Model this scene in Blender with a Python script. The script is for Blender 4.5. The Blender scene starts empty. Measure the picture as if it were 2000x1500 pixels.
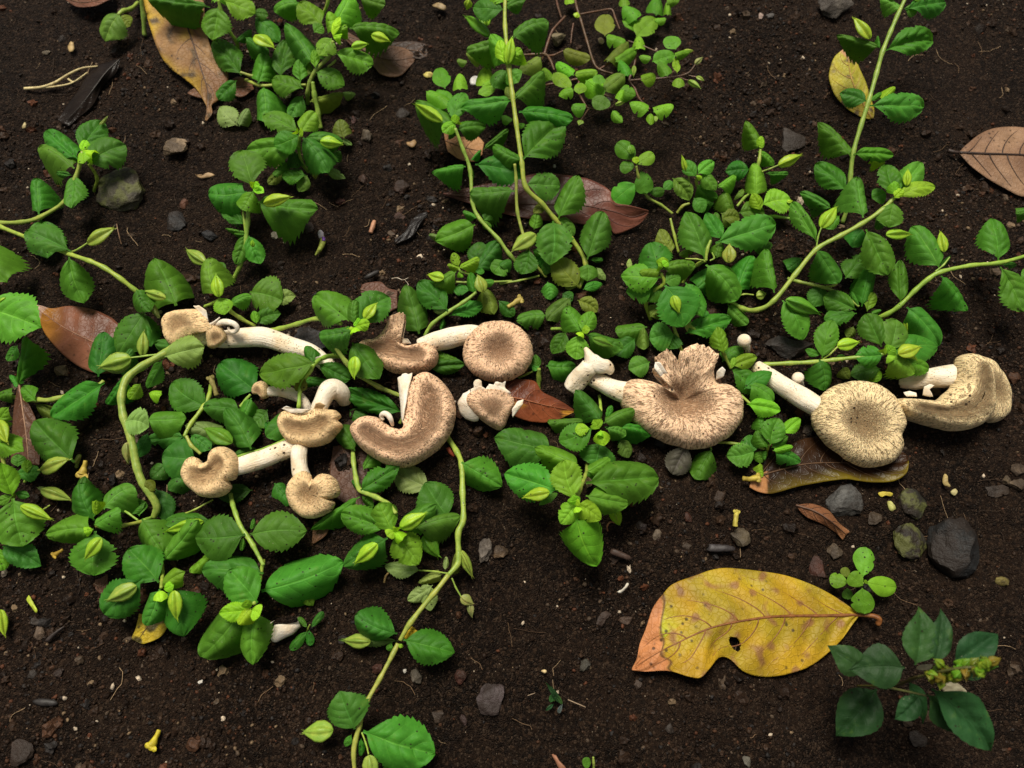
import bpy, math, random
import numpy as np
from mathutils import Vector, Matrix, noise as mnoise

# ------------------------------------------------------------------ camera, sky, sun, exposure
sc = bpy.context.scene
PI = math.pi
TILT = math.radians(22.0)
DIST = 0.50
HFOV = math.radians(65.0)
TH = math.tan(HFOV / 2)
CAM = Vector((0.0, -DIST * math.sin(TILT), DIST * math.cos(TILT)))
FWD = Vector((0, math.sin(TILT), -math.cos(TILT)))
UPV = Vector((0, math.cos(TILT), math.sin(TILT)))
RGT = Vector((1, 0, 0))

cd = bpy.data.cameras.new("camera")
cam = bpy.data.objects.new("camera", cd)
sc.collection.objects.link(cam)
cam.location = CAM
cam.rotation_euler = (TILT, 0, 0)
cd.sensor_width = 36.0
cd.lens = 18.0 / TH
cd.clip_start = 0.01
cd.clip_end = 500.0
cd.dof.use_dof = True
cd.dof.focus_distance = 0.475
cd.dof.aperture_fstop = 9.0
sc.camera = cam

SUN_EL, SUN_AZ = math.radians(66), math.radians(-20)   # azimuth from +Y towards +X
wd = bpy.data.worlds.new("World")
sc.world = wd
wd.use_nodes = True
wn = wd.node_tree.nodes
sky = wn.new("ShaderNodeTexSky")
sky.sky_type = 'NISHITA'
sky.sun_disc = False
sky.sun_elevation = SUN_EL
sky.sun_rotation = SUN_AZ
sky.air_density = 1.0
sky.dust_density = 3.0
hs = wn.new("ShaderNodeHueSaturation")
hs.inputs['Saturation'].default_value = 0.06      # overcast: the clouds take the blue out evenly
bg = wn["Background"]
bg.inputs['Strength'].default_value = 0.05
wd.node_tree.links.new(sky.outputs[0], hs.inputs['Color'])
wd.node_tree.links.new(hs.outputs[0], bg.inputs['Color'])

sl = bpy.data.lights.new("sun", 'SUN')
sl.energy = 4.2
sl.angle = math.radians(24)
sl.color = (1.0, 0.93, 0.80)
sun = bpy.data.objects.new("sun", sl)
sc.collection.objects.link(sun)
sd = Vector((math.sin(SUN_AZ) * math.cos(SUN_EL), math.cos(SUN_AZ) * math.cos(SUN_EL), math.sin(SUN_EL)))
sun.rotation_euler = sd.to_track_quat('Z', 'Y').to_euler()
sun.location = sd * 3

sc.view_settings.view_transform = 'Standard'
sc.view_settings.look = 'None'
sc.view_settings.gamma = 1.0
sc.view_settings.use_curve_mapping = False
sc.view_settings.exposure = 0.22

rnd = random.Random(7)
nr = np.random.default_rng(11)
COL = sc.collection

# ------------------------------------------------------------------ soil height field
_grids = {}
def vnoise(x, y, f, seed):
    if seed not in _grids: _grids[seed] = np.random.default_rng(seed).random((256, 256))
    g = _grids[seed]
    x = x * f + 1000.37 + seed; y = y * f + 1000.91
    xi = np.floor(x).astype(int); yi = np.floor(y).astype(int)
    fx = x - xi; fy = y - yi
    fx = fx * fx * fx * (fx * (fx * 6 - 15) + 10); fy = fy * fy * fy * (fy * (fy * 6 - 15) + 10)
    a = g[xi % 256, yi % 256]; b = g[(xi + 1) % 256, yi % 256]
    c = g[xi % 256, (yi + 1) % 256]; d = g[(xi + 1) % 256, (yi + 1) % 256]
    return (a * (1 - fx) + b * fx) * (1 - fy) + (c * (1 - fx) + d * fx) * fy - 0.5

def gheight(x, y):
    x = np.asarray(x, float); y = np.asarray(y, float)
    fade = np.exp(-np.maximum(0, np.hypot(x, y) - 0.9) ** 2 / 0.8)
    z = 0.011 * vnoise(x, y, 5.0, 1) + 0.007 * vnoise(x, y, 13.0, 2)
    clod = vnoise(x, y, 38.0, 3) + 0.5 * vnoise(x, y, 75.0, 4)
    rough = np.clip(vnoise(x, y, 7.0, 9) * 1.6 + 0.55, 0.12, 1.0)
    z = z + rough * (0.0062 * clod + 0.0036 * np.abs(vnoise(x, y, 120.0, 5)) + 0.0030 * vnoise(x, y, 210.0, 6) + 0.0016 * vnoise(x, y, 400.0, 7))
    return z * fade

def smooth_h(x, y):      # the large swells only: what things are laid on
    return float(0.011 * vnoise(np.array([x]), np.array([y]), 5.0, 1)[0] + 0.007 * vnoise(np.array([x]), np.array([y]), 13.0, 2)[0])

# ------------------------------------------------------------------ pixel -> place on the ground
TILE = {}
for ci, ox in enumerate((0, 480, 960, 1480)):
    for ri, oy in zip("ABCD", (0, 360, 720, 1100)):
        TILE[ri + str(ci + 1)] = (ox, oy)
_cur = [0, 0]
def tile(t): _cur[0], _cur[1] = TILE[t]
def px(x, y): return _cur[0] + x / 3.75, _cur[1] + y / 3.75
def pdir(sx, sy):
    return FWD + RGT * ((sx - 1000) / 1000 * TH) + UPV * ((750 - sy) / 1000 * TH)
def W(x, y, h=0.0):
    """tile coordinates + height over the soil in mm -> world point"""
    sx, sy = px(x, y)
    d = pdir(sx, sy)
    z = h * 1e-3
    for _ in range(3):
        p = CAM + d * ((CAM.z - z) / -d.z)
        z = h * 1e-3 + smooth_h(p.x, p.y)
    return CAM + d * ((CAM.z - z) / -d.z)
def unit(p):             # metres for one tile unit at a place
    return (p - CAM).dot(FWD) * TH / 1000 / 3.75

# ------------------------------------------------------------------ object helpers
def tag(o, label, cat, group=None, kind=None):
    o["label"] = label; o["category"] = cat
    if group: o["group"] = group
    if kind: o["kind"] = kind
def empty(name, loc, label, cat, group=None):
    o = bpy.data.objects.new(name, None); COL.objects.link(o)
    o.location = loc; o.empty_display_size = 0.01
    tag(o, label, cat, group)
    return o
def mesh_obj(name, me, parent=None, color=None):
    o = bpy.data.objects.new(name, me); COL.objects.link(o)
    if parent is not None: o.parent = parent
    if color is not None: o.color = (*color, 1.0)
    return o
def mesh(name, verts, faces, mat=None, smooth=True, uv=None, attrs=None):
    me = bpy.data.meshes.new(name)
    me.from_pydata([tuple(v) for v in verts], [], faces)
    if mat: me.materials.append(mat)
    if smooth: me.polygons.foreach_set("use_smooth", [True] * len(me.polygons))
    if uv is not None:
        l = me.uv_layers.new(name="UVMap")
        vi = np.empty(len(me.loops), np.int32); me.loops.foreach_get("vertex_index", vi)
        l.data.foreach_set("uv", np.asarray(uv, np.float32)[vi].ravel())
    for an, (ty, data) in (attrs or {}).items():
        a = me.attributes.new(an, ty, 'POINT')
        a.data.foreach_set("color" if 'COLOR' in ty else ("vector" if ty == 'FLOAT_VECTOR' else "value"), np.asarray(data, np.float32).ravel())
    me.update()
    return me
def np_mesh(name, verts, faces, mat, attrs=None, smooth=True):
    n = faces.shape[1]
    me = bpy.data.meshes.new(name)
    me.vertices.add(len(verts)); me.vertices.foreach_set("co", verts.astype(np.float32).ravel())
    me.loops.add(faces.size); me.loops.foreach_set("vertex_index", faces.astype(np.int32).ravel())
    me.polygons.add(len(faces))
    me.polygons.foreach_set("loop_start", np.arange(0, faces.size, n, dtype=np.int32))
    me.polygons.foreach_set("use_smooth", np.full(len(faces), smooth, bool))
    me.materials.append(mat)
    for an, (ty, data) in (attrs or {}).items():
        a = me.attributes.new(an, ty, 'POINT')
        a.data.foreach_set("color" if 'COLOR' in ty else "value", data.astype(np.float32).ravel())
    me.update(); me.validate()
    return me
def grid_faces(nu, nv, closed=False):
    f = []
    for i in range(nu - 1):
        for j in range(nv if closed else nv - 1):
            k = (j + 1) % nv
            f.append((i * nv + j, i * nv + k, (i + 1) * nv + k, (i + 1) * nv + j))
    return f
def catmull(P, n, closed=False):
    P = [Vector(p) for p in P]
    m = len(P)
    if m == 2 and not closed:
        return [P[0].lerp(P[1], i / (n - 1)) for i in range(n)]
    if closed: Q = [P[-1]] + P + [P[0], P[1]]; segs = m
    else: Q = [P[0] * 2 - P[1]] + P + [P[-1] * 2 - P[-2]]; segs = m - 1
    dense = []
    for s in range(segs):
        a, b, c, d = Q[s:s + 4]
        for k in range(10):
            t = k / 10
            dense.append(0.5 * ((2 * b) + (c - a) * t + (2 * a - 5 * b + 4 * c - d) * t * t + (3 * b - a - 3 * c + d) * t ** 3))
    dense.append(P[0] if closed else P[-1])
    L = [0.0]
    for i in range(1, len(dense)): L.append(L[-1] + (dense[i] - dense[i - 1]).length)
    out = []; j = 0
    for i in range(n):
        tgt = L[-1] * i / (n if closed else n - 1)
        while j < len(L) - 2 and L[j + 1] < tgt: j += 1
        q = 0 if L[j + 1] == L[j] else (tgt - L[j]) / (L[j + 1] - L[j])
        out.append(dense[j].lerp(dense[j + 1], min(max(q, 0), 1)))
    return out
def interp(vals, n):
    return list(np.interp(np.linspace(0, 1, n), np.linspace(0, 1, len(vals)), vals))
def tube_geo(path, radii, ns=8, wob=0.0, flat=1.0, seed=0, cap=True):
    """path of Vectors, radii per point -> verts, faces, uv"""
    n = len(path); V = []; UV = []
    up = Vector((0, 0, 1))
    for i in range(n):
        t = (path[min(i + 1, n - 1)] - path[max(i - 1, 0)]).normalized()
        a = t.cross(up)
        if a.length < 1e-4: a = t.cross(Vector((0, 1, 0)))
        a.normalize(); b = a.cross(t)
        for j in range(ns):
            an = 2 * PI * j / ns
            r = radii[i]
            if wob: r *= 1 + wob * mnoise.noise(Vector((math.cos(an) * 0.9 + seed * 7.3, math.sin(an) * 0.9, i / n * 3.5)))
            V.append(path[i] + a * (math.cos(an) * r) + b * (math.sin(an) * r * flat))
            UV.append((j / ns, i / (n - 1)))
    F = grid_faces(n, ns, True)
    if cap:
        for k, i in ((0, 0), (1, n - 1)):
            V.append(path[i] + (path[i] - path[1 if i == 0 else n - 2]).normalized() * radii[i] * 0.25); UV.append((0.5, k))
            c = len(V) - 1
            for j in range(ns):
                q = (i * ns + j, i * ns + (j + 1) % ns, c)
                F.append(q if i else q[::-1])
    return V, F, UV

# ------------------------------------------------------------------ materials
class NT:
    def __init__(self, name):
        self.m = bpy.data.materials.new(name); self.m.use_nodes = True
        self.t = self.m.node_tree; self.n = self.t.nodes
        self.p = self.n["Principled BSDF"]; self.out = self.n["Material Output"]
    def node(self, ty, **kw):
        o = self.n.new(ty)
        for k, v in kw.items(): setattr(o, k, v)
        return o
    def lk(self, a, b): self.t.links.new(a, b)
    def val(self, sock, v):
        if isinstance(v, bpy.types.NodeSocket): self.lk(v, sock)
        elif v is not None: sock.default_value = v
    def math(self, op, a, b=0.0, c=None, clamp=False):
        o = self.node("ShaderNodeMath", operation=op, use_clamp=clamp)
        self.val(o.inputs[0], a); self.val(o.inputs[1], b)
        if c is not None: self.val(o.inputs[2], c)
        return o.outputs[0]
    def noise(self, vec, scale, detail=3, rough=0.55, dim='3D'):
        o = self.node("ShaderNodeTexNoise"); o.inputs['Scale'].default_value = scale
        o.inputs['Detail'].default_value = detail; o.inputs['Roughness'].default_value = rough
        if vec is not None: self.lk(vec, o.inputs['Vector'])
        return o.outputs['Fac']
    def voro(self, vec, scale, feature='F1'):
        o = self.node("ShaderNodeTexVoronoi", feature=feature); o.inputs['Scale'].default_value = scale
        if vec is not None: self.lk(vec, o.inputs['Vector'])
        return o
    def ramp(self, fac, a, b, lo=(0, 0, 0, 1), hi=(1, 1, 1, 1)):
        o = self.node("ShaderNodeMapRange", interpolation_type='SMOOTHSTEP')
        self.lk(fac, o.inputs['Value']); self.val(o.inputs['From Min'], a); self.val(o.inputs['From Max'], b)
        return o.outputs['Result']
    def mix(self, fac, a, b, blend='MIX'):
        o = self.node("ShaderNodeMix", data_type='RGBA', blend_type=blend)
        self.val(o.inputs[0], fac)
        for s, v in ((o.inputs[6], a), (o.inputs[7], b)):
            self.val(s, (*v, 1.0) if isinstance(v, tuple) and len(v) == 3 else v)
        return o.outputs[2]
    def coord(self, which='Object'):
        return self.node("ShaderNodeTexCoord").outputs[which]
    def geo(self): return self.node("ShaderNodeNewGeometry").outputs['Position']
    def attr(self, name): return self.node("ShaderNodeAttribute", attribute_name=name)
    def bump(self, h, dist, strength=1.0, prev=None):
        o = self.node("ShaderNodeBump"); o.inputs['Distance'].default_value = dist; o.inputs['Strength'].default_value = strength
        self.lk(h, o.inputs['Height'])
        if prev is not None: self.lk(prev, o.inputs['Normal'])
        return o.outputs[0]
    def fin(self, color, rough=0.6, normal=None, spec=0.4):
        self.val(self.p.inputs['Base Color'], (*color, 1.0) if isinstance(color, tuple) else color)
        self.val(self.p.inputs['Roughness'], rough)
        self.p.inputs['Specular IOR Level'].default_value = spec
        if normal is not None: self.lk(normal, self.p.inputs['Normal'])
        return self.m

def mat_soil():
    k = NT("soil"); P = k.geo()
    n1 = k.noise(P, 14, 4); n2 = k.noise(P, 260, 5, 0.65); n3 = k.noise(P, 900, 3, 0.6)
    c = k.mix(k.ramp(n1, 0.35, 0.68), (0.0052, 0.0028, 0.0016), (0.0165, 0.0086, 0.0047))
    c = k.mix(k.ramp(n2, 0.4, 0.72), c, (0.018, 0.0100, 0.0060))
    g1 = k.voro(P, 620); g2 = k.voro(P, 1250)                       # single grains, each with its own tone
    sg = k.node("ShaderNodeSeparateColor"); k.lk(g1.outputs['Color'], sg.inputs[0])
    sh = k.node("ShaderNodeSeparateColor"); k.lk(g2.outputs['Color'], sh.inputs[0])
    c = k.mix(k.math('MULTIPLY', k.ramp(sg.outputs[0], 0.72, 1.0), 0.8), c, (0.042, 0.024, 0.014))
    c = k.mix(k.math('MULTIPLY', k.ramp(sh.outputs[1], 0.8, 1.0), 0.8), c, (0.06, 0.04, 0.026))
    c = k.mix(k.math('MULTIPLY', k.ramp(sg.outputs[2], 0.35, 0.0), 0.7), c, (0.0045, 0.003, 0.0022))
    v = k.voro(P, 420)
    sp = k.math('MULTIPLY', k.ramp(v.outputs['Distance'], 0.16, 0.08), k.ramp(k.noise(P, 190, 1), 0.6, 0.66))
    c = k.mix(sp, c, (0.22, 0.17, 0.12))
    h = k.math('ADD', k.math('MULTIPLY', n2, 0.8), k.math('MULTIPLY', k.math('ADD', g1.outputs['Distance'], g2.outputs['Distance']), -0.45))
    return k.fin(c, k.math('ADD', k.math('MULTIPLY', n1, 0.5), 0.38), k.bump(h, 0.0034, 1.0), 0.12)
def mat_crumb():
    k = NT("soil_crumb"); P = k.geo(); a = k.attr("Col").outputs['Color']
    n = k.noise(P, 700, 3)
    c = k.mix(k.ramp(n, 0.3, 0.75), a, k.mix(1.0, a, (1.9, 1.8, 1.7), 'MULTIPLY'))
    return k.fin(c, k.math('ADD', k.math('MULTIPLY', n, 0.4), 0.32), k.bump(n, 0.0009, 0.8), 0.14)
def mat_leaf(name="weed_leaf", veins=5.0, vcol=1.9, purple=0.0):
    k = NT(name); P = k.geo()
    uv = k.node("ShaderNodeUVMap"); sp = k.node("ShaderNodeSeparateXYZ"); k.lk(uv.outputs[0], sp.inputs[0])
    s = k.math('ABSOLUTE', k.math('MULTIPLY_ADD', sp.outputs[0], 2.0, -1.0)); t = sp.outputs[1]
    oi = k.node("ShaderNodeObjectInfo")
    col = oi.outputs['Color']
    ph = k.math('FRACT', k.math('SUBTRACT', k.math('MULTIPLY', t, veins), k.math('MULTIPLY', k.math('POWER', s, 1.3), 1.5)))
    vd = k.math('ABSOLUTE', k.math('SUBTRACT', ph, 0.5))
    side = k.math('MULTIPLY', k.math('MULTIPLY', k.ramp(vd, 0.06, 0.01), 0.22), k.ramp(s, 1.0, 0.5))
    mid = k.math('MULTIPLY', k.ramp(s, 0.06, 0.015), k.math('MULTIPLY_ADD', t, -0.5, 0.75))
    vein = k.math('MAXIMUM', side, mid)
    n = k.noise(P, 150, 4); n2 = k.noise(P, 900, 4, 0.65)
    rr = k.node("ShaderNodeHueSaturation"); k.lk(col, rr.inputs['Color'])
    k.val(rr.inputs['Value'], k.math('MULTIPLY_ADD', n, 0.9, 0.55))
    k.val(rr.inputs['Hue'], k.math('MULTIPLY_ADD', oi.outputs['Random'], 0.03, 0.487))
    c = k.mix(vein, rr.outputs[0], k.mix(1.0, col, (vcol, vcol * 0.93, vcol * 1.25), 'MULTIPLY'))
    c = k.mix(k.math('MULTIPLY', k.ramp(n, 0.58, 0.75), 0.35), c, (0.13, 0.2, 0.03))
    c = k.mix(k.math('MULTIPLY', k.ramp(n2, 0.5, 0.7), 0.22), c, k.mix(1.0, col, (1.6, 1.5, 1.6), 'MULTIPLY'))
    # soil specks and a few pale blemishes splashed on the blade
    rv = k.math('MULTIPLY', oi.outputs['Random'], 37.0)
    cc = k.node("ShaderNodeVectorMath", operation='ADD'); k.lk(P, cc.inputs[0]); k.lk(rv, cc.inputs[1])
    v = k.voro(cc.outputs[0], 300)
    spk = k.math('MULTIPLY', k.ramp(v.outputs['Distance'], 0.2, 0.11), k.ramp(k.noise(cc.outputs[0], 60, 2), 0.50, 0.57))
    c = k.mix(spk, c, (0.022, 0.014, 0.009))
    v2 = k.voro(cc.outputs[0], 520)
    sp2 = k.math('MULTIPLY', k.ramp(v2.outputs['Distance'], 0.14, 0.08), k.ramp(k.noise(cc.outputs[0], 90, 2), 0.6, 0.65))
    c = k.mix(sp2, c, (0.32, 0.3, 0.2))
    bh = k.math('ADD', k.math('MULTIPLY', n2, 0.6), k.math('MULTIPLY', vein, -1.2))
    nb = k.bump(bh, 0.0004, 0.8)
    k.fin(c, k.math('MULTIPLY_ADD', n2, 0.25, 0.42), nb, 0.22)
    tr = k.node("ShaderNodeBsdfTranslucent"); k.lk(k.mix(1.0, c, (1.5, 1.35, 0.55), 'MULTIPLY'), tr.inputs['Color']); k.lk(nb, tr.inputs['Normal'])
    mx = k.node("ShaderNodeMixShader"); mx.inputs[0].default_value = 0.34
    k.lk(k.p.outputs[0], mx.inputs[1]); k.lk(tr.outputs[0], mx.inputs[2]); k.lk(mx.outputs[0], k.out.inputs['Surface'])
    return k.m
def mat_green(name, rough=0.45, trans=0.25, stripes=0.0):
    k = NT(name); P = k.geo(); oi = k.node("ShaderNodeObjectInfo")
    n = k.noise(P, 260, 3); n2 = k.noise(P, 1500, 2)
    c = k.mix(k.ramp(n, 0.3, 0.75), k.mix(1.0, oi.outputs['Color'], (0.7, 0.8, 0.7), 'MULTIPLY'), k.mix(1.0, oi.outputs['Color'], (1.2, 1.1, 1.1), 'MULTIPLY'))
    if stripes:
        uv = k.node("ShaderNodeUVMap"); sp = k.node("ShaderNodeSeparateXYZ"); k.lk(uv.outputs[0], sp.inputs[0])
        w = k.math('SINE', k.math('MULTIPLY', sp.outputs[0], stripes * 2 * PI))
        c = k.mix(k.math('MULTIPLY', k.ramp(w, 0.1, 1.0), 0.5), c, k.mix(1.0, oi.outputs['Color'], (0.55, 0.75, 0.5), 'MULTIPLY'))
    v = k.voro(P, 420)
    spk = k.math('MULTIPLY', k.ramp(v.outputs['Distance'], 0.2, 0.1), k.ramp(k.noise(P, 80, 2), 0.58, 0.64))
    c = k.mix(spk, c, (0.03, 0.02, 0.012))
    k.fin(c, rough, k.bump(n2, 0.0003, 0.5), 0.4)
    if trans:
        tr = k.node("ShaderNodeBsdfTranslucent"); k.lk(c, tr.inputs['Color'])
        mx = k.node("ShaderNodeMixShader"); mx.inputs[0].default_value = trans
        k.lk(k.p.outputs[0], mx.inputs[1]); k.lk(tr.outputs[0], mx.inputs[2]); k.lk(mx.outputs[0], k.out.inputs['Surface'])
    return k.m
def mat_cap(name, base, scale, scaly, dirt=0.5, rimfib=0.6):
    k = NT(name); P = k.coord('Object')
    fib = k.attr("fib").outputs['Vector']; rho = k.attr("rho").outputs['Fac']
    f1 = k.noise(fib, 0.85, 4, 0.6); f2 = k.noise(fib, 1.7, 3, 0.6)
    big = k.noise(P, 70, 3); fine = k.noise(P, 900, 3)
    c = k.mix(k.ramp(big, 0.3, 0.7), base, tuple(min(1, q * 1.22) for q in base))
    cen = k.ramp(rho, 0.66, 0.15)
    thr = k.math('SUBTRACT', 0.645 - 0.10 * scaly, k.math('MULTIPLY', cen, 0.10 * (0.5 + scaly)))
    rim = k.ramp(rho, 0.72, 0.98)
    m1 = k.ramp(k.math('SUBTRACT', f1, thr), -0.02, 0.07)
    m2 = k.math('MULTIPLY', k.ramp(k.math('SUBTRACT', f2, thr), -0.03, 0.05), k.math('MULTIPLY_ADD', rim, rimfib, 0.25))
    fl = k.voro(fib, 2.1); flk = k.math('MULTIPLY', k.ramp(fl.outputs['Distance'], 0.36, 0.2), k.ramp(k.noise(P, 120, 2), 0.57 - 0.12 * scaly, 0.65 - 0.12 * scaly))
    m2 = k.math('MAXIMUM', m2, flk)
    msk = k.math('MAXIMUM', k.math('MULTIPLY', m1, k.math('SUBTRACT', 1.0, k.math('MULTIPLY', rim, 0.55))), m2)
    c = k.mix(k.math('MULTIPLY', cen, 0.42 + 0.12 * scaly), c, tuple(q * 1.7 for q in scale))
    c = k.mix(k.math('MULTIPLY', msk, 0.42 + 0.36 * scaly, clamp=True), c, scale)
    # soil crumbs stuck on the skin
    v = k.voro(P, 260); dm = k.math('MULTIPLY', k.ramp(v.outputs['Distance'], 0.24, 0.13), k.ramp(k.noise(P, 48, 2), 0.62 - 0.1 * dirt, 0.68 - 0.1 * dirt))
    v2 = k.voro(P, 620); dm2 = k.math('MULTIPLY', k.ramp(v2.outputs['Distance'], 0.2, 0.12), k.ramp(k.noise(P, 75, 2), 0.58 - 0.1 * dirt, 0.63 - 0.1 * dirt))
    dm = k.math('MAXIMUM', dm, dm2)
    c = k.mix(dm, c, (0.035, 0.02, 0.012))
    h = k.math('ADD', k.math('MULTIPLY', msk, 0.7), k.math('ADD', k.math('MULTIPLY', f2, 0.5), k.math('MULTIPLY', dm, 1.0)))
    b = k.bump(fine, 0.0005, 0.6, k.bump(h, 0.0017, 0.85))
    k.fin(c, 0.66, b, 0.25)
    k.p.inputs['Subsurface Weight'].default_value = 0.12
    k.p.inputs['Subsurface Radius'].default_value = (0.004, 0.002, 0.001)
    k.p.inputs['Subsurface Scale'].default_value = 0.6
    return k.m
def mat_flesh(name, base, dirt=0.5, streak=True):
    k = NT(name); P = k.coord('Object')
    n = k.noise(P, 90, 4); fine = k.noise(P, 800, 3)
    uv = k.node("ShaderNodeUVMap"); mp = k.node("ShaderNodeMapping"); mp.inputs['Scale'].default_value = (26, 3, 1); k.lk(uv.outputs[0], mp.inputs[0])
    s = k.noise(mp.outputs[0], 1.0, 3)
    c = k.mix(k.ramp(n, 0.35, 0.75), base, tuple(q * f for q, f in zip(base, (0.86, 0.74, 0.58))))
    if streak: c = k.mix(k.math('MULTIPLY', k.ramp(s, 0.55, 0.75), 0.35), c, tuple(q * f for q, f in zip(base, (0.6, 0.48, 0.36))))
    v = k.voro(P, 300); dm = k.math('MULTIPLY', k.ramp(v.outputs['Distance'], 0.26, 0.13), k.ramp(k.noise(P, 45, 3), 0.62 - 0.1 * dirt, 0.69 - 0.1 * dirt))
    v2 = k.voro(P, 800); dm2 = k.math('MULTIPLY', k.ramp(v2.outputs['Distance'], 0.22, 0.12), k.ramp(k.noise(P, 60, 2), 0.56 - 0.1 * dirt, 0.62 - 0.1 * dirt))
    dm = k.math('MAXIMUM', dm, dm2)
    c = k.mix(dm, c, (0.04, 0.022, 0.013))
    h = k.math('ADD', k.math('MULTIPLY', s, 0.6), k.math('ADD', k.math('MULTIPLY', fine, 0.4), dm))
    k.fin(c, 0.6, k.bump(h, 0.0011, 0.85), 0.25)
    k.p.inputs['Subsurface Weight'].default_value = 0.15
    k.p.inputs['Subsurface Radius'].default_value = (0.004, 0.003, 0.002)
    k.p.inputs['Subsurface Scale'].default_value = 0.6
    return k.m
def mat_dead(name, rough, spec, spots=1.0, bmp=0.6):
    k = NT(name); P = k.geo(); a = k.attr("Col").outputs['Color']
    n = k.noise(P, 55, 4); n2 = k.noise(P, 420, 4); n3 = k.noise(P, 170, 5, 0.7)
    c = k.mix(k.ramp(n, 0.3, 0.72), k.mix(1.0, a, (0.72, 0.68, 0.62), 'MULTIPLY'), k.mix(1.0, a, (1.12, 1.1, 1.05), 'MULTIPLY'))
    c = k.mix(k.math('MULTIPLY', k.ramp(n3, 0.56, 0.74), 0.45 * spots), c, k.mix(1.0, a, (0.45, 0.38, 0.5), 'MULTIPLY'))
    v = k.voro(P, 230)
    c = k.mix(k.math('MULTIPLY', k.math('MULTIPLY', k.ramp(v.outputs['Distance'], 0.3, 0.12), k.ramp(k.noise(P, 40, 3), 0.5, 0.62)), 0.85 * spots), c, (0.03, 0.017, 0.01))
    ce = k.voro(P, 310, 'DISTANCE_TO_EDGE').outputs['Distance']     # net of the finest veins
    c = k.mix(k.math('MULTIPLY', k.ramp(ce, 0.06, 0.0), 0.22), c, k.mix(1.0, a, (0.4, 0.32, 0.25), 'MULTIPLY'))
    h = k.math('ADD', k.math('MULTIPLY', k.ramp(ce, 0.1, 0.0), 0.4), n2)
    k.fin(c, rough, k.bump(h, 0.0006, bmp), spec)
    tr = k.node("ShaderNodeBsdfTranslucent"); k.lk(c, tr.inputs['Color'])
    mx = k.node("ShaderNodeMixShader"); mx.inputs[0].default_value = 0.12
    k.lk(k.p.outputs[0], mx.inputs[1]); k.lk(tr.outputs[0], mx.inputs[2]); k.lk(mx.outputs[0], k.out.inputs['Surface'])
    return k.m
def mat_rock(name, moss=0.0):
    k = NT(name); P = k.geo(); oi = k.node("ShaderNodeObjectInfo"); a = oi.outputs['Color']
    n = k.noise(P, 90, 5, 0.6); n2 = k.noise(P, 480, 4, 0.65); n3 = k.noise(P, 35, 2)
    c = k.mix(k.ramp(n, 0.35, 0.7), k.mix(1.0, a, (0.5, 0.48, 0.46), 'MULTIPLY'), k.mix(1.0, a, (1.25, 1.22, 1.18), 'MULTIPLY'))
    c = k.mix(k.math('MULTIPLY', k.ramp(n2, 0.6, 0.72), 0.5), c, k.mix(1.0, a, (2.0, 1.9, 1.7), 'MULTIPLY'))
    c = k.mix(k.math('MULTIPLY', k.ramp(k.math('ADD', n3, k.math('MULTIPLY', n2, 0.35)), 0.60, 0.78), 0.75), c, (0.016, 0.0095, 0.006))
    if moss: c = k.mix(k.math('MULTIPLY', k.ramp(k.noise(P, 110, 4), 0.45, 0.6), moss), c, (0.11, 0.12, 0.03))
    h = k.math('ADD', k.math('MULTIPLY', n, 0.8), k.math('MULTIPLY', n2, 0.6))
    return k.fin(c, k.math('MULTIPLY_ADD', n2, 0.4, 0.36), k.bump(h, 0.0018, 0.9), 0.25)
def mat_plain(name, rough=0.55, spec=0.35, trans=0.0):
    k = NT(name); P = k.geo(); oi = k.node("ShaderNodeObjectInfo"); a = oi.outputs['Color']
    n = k.noise(P, 300, 4)
    c = k.mix(k.ramp(n, 0.3, 0.75), k.mix(1.0, a, (0.62, 0.58, 0.52), 'MULTIPLY'), k.mix(1.0, a, (1.15, 1.15, 1.1), 'MULTIPLY'))
    k.fin(c, rough, k.bump(n, 0.0005, 0.7), spec)
    if trans:
        tr = k.node("ShaderNodeBsdfTranslucent"); k.lk(c, tr.inputs['Color'])
        mx = k.node("ShaderNodeMixShader"); mx.inputs[0].default_value = trans
        k.lk(k.p.outputs[0], mx.inputs[1]); k.lk(tr.outputs[0], mx.inputs[2]); k.lk(mx.outputs[0], k.out.inputs['Surface'])
    return k.m
M_SOIL, M_CRUMB = mat_soil(), mat_crumb()
M_LEAF = mat_leaf()
M_LEAF_S = mat_leaf("small_round_leaf", 4.5, 1.5)
M_LEAF_D = mat_leaf("blue_green_leaf", 6.0, 1.35)
M_STEM = mat_green("weed_stem", 0.4, 0.12, 5)
M_BUD = mat_green("seed_pod", 0.42, 0.3, 5)
M_DEAD = mat_dead("dry_leaf", 0.5, 0.25)
M_WET = mat_dead("wet_dead_leaf", 0.3, 0.12, 0.7, 0.3)
M_VEIN = mat_plain("leaf_vein", 0.5)
M_ROCK, M_MOSS = mat_rock("stone"), mat_rock("mossy_stone", 0.6)
M_BIT = mat_plain("litter", 0.55)
M_PETAL = mat_plain("petal", 0.5, 0.3, 0.3)
M_CAP_P = mat_cap("cap_pinkish_tan", (0.76, 0.495, 0.31), (0.165, 0.078, 0.034), 0.68, 0.8)
M_CAP_T = mat_cap("cap_smooth_tan", (0.74, 0.52, 0.275), (0.20, 0.10, 0.038), 0.46, 0.6)
M_CAP_S = mat_cap("cap_scaly", (0.80, 0.545, 0.345), (0.19, 0.092, 0.04), 0.8, 0.6)
M_CAP_G = mat_cap("cap_greyish", (0.74, 0.57, 0.315), (0.14, 0.08, 0.034), 0.8, 0.9)
M_STIPE = mat_flesh("mushroom_stem", (0.78, 0.70, 0.565), 0.8)
M_FLESH = mat_flesh("mushroom_flesh", (0.82, 0.74, 0.62), 0.05, False)

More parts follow.
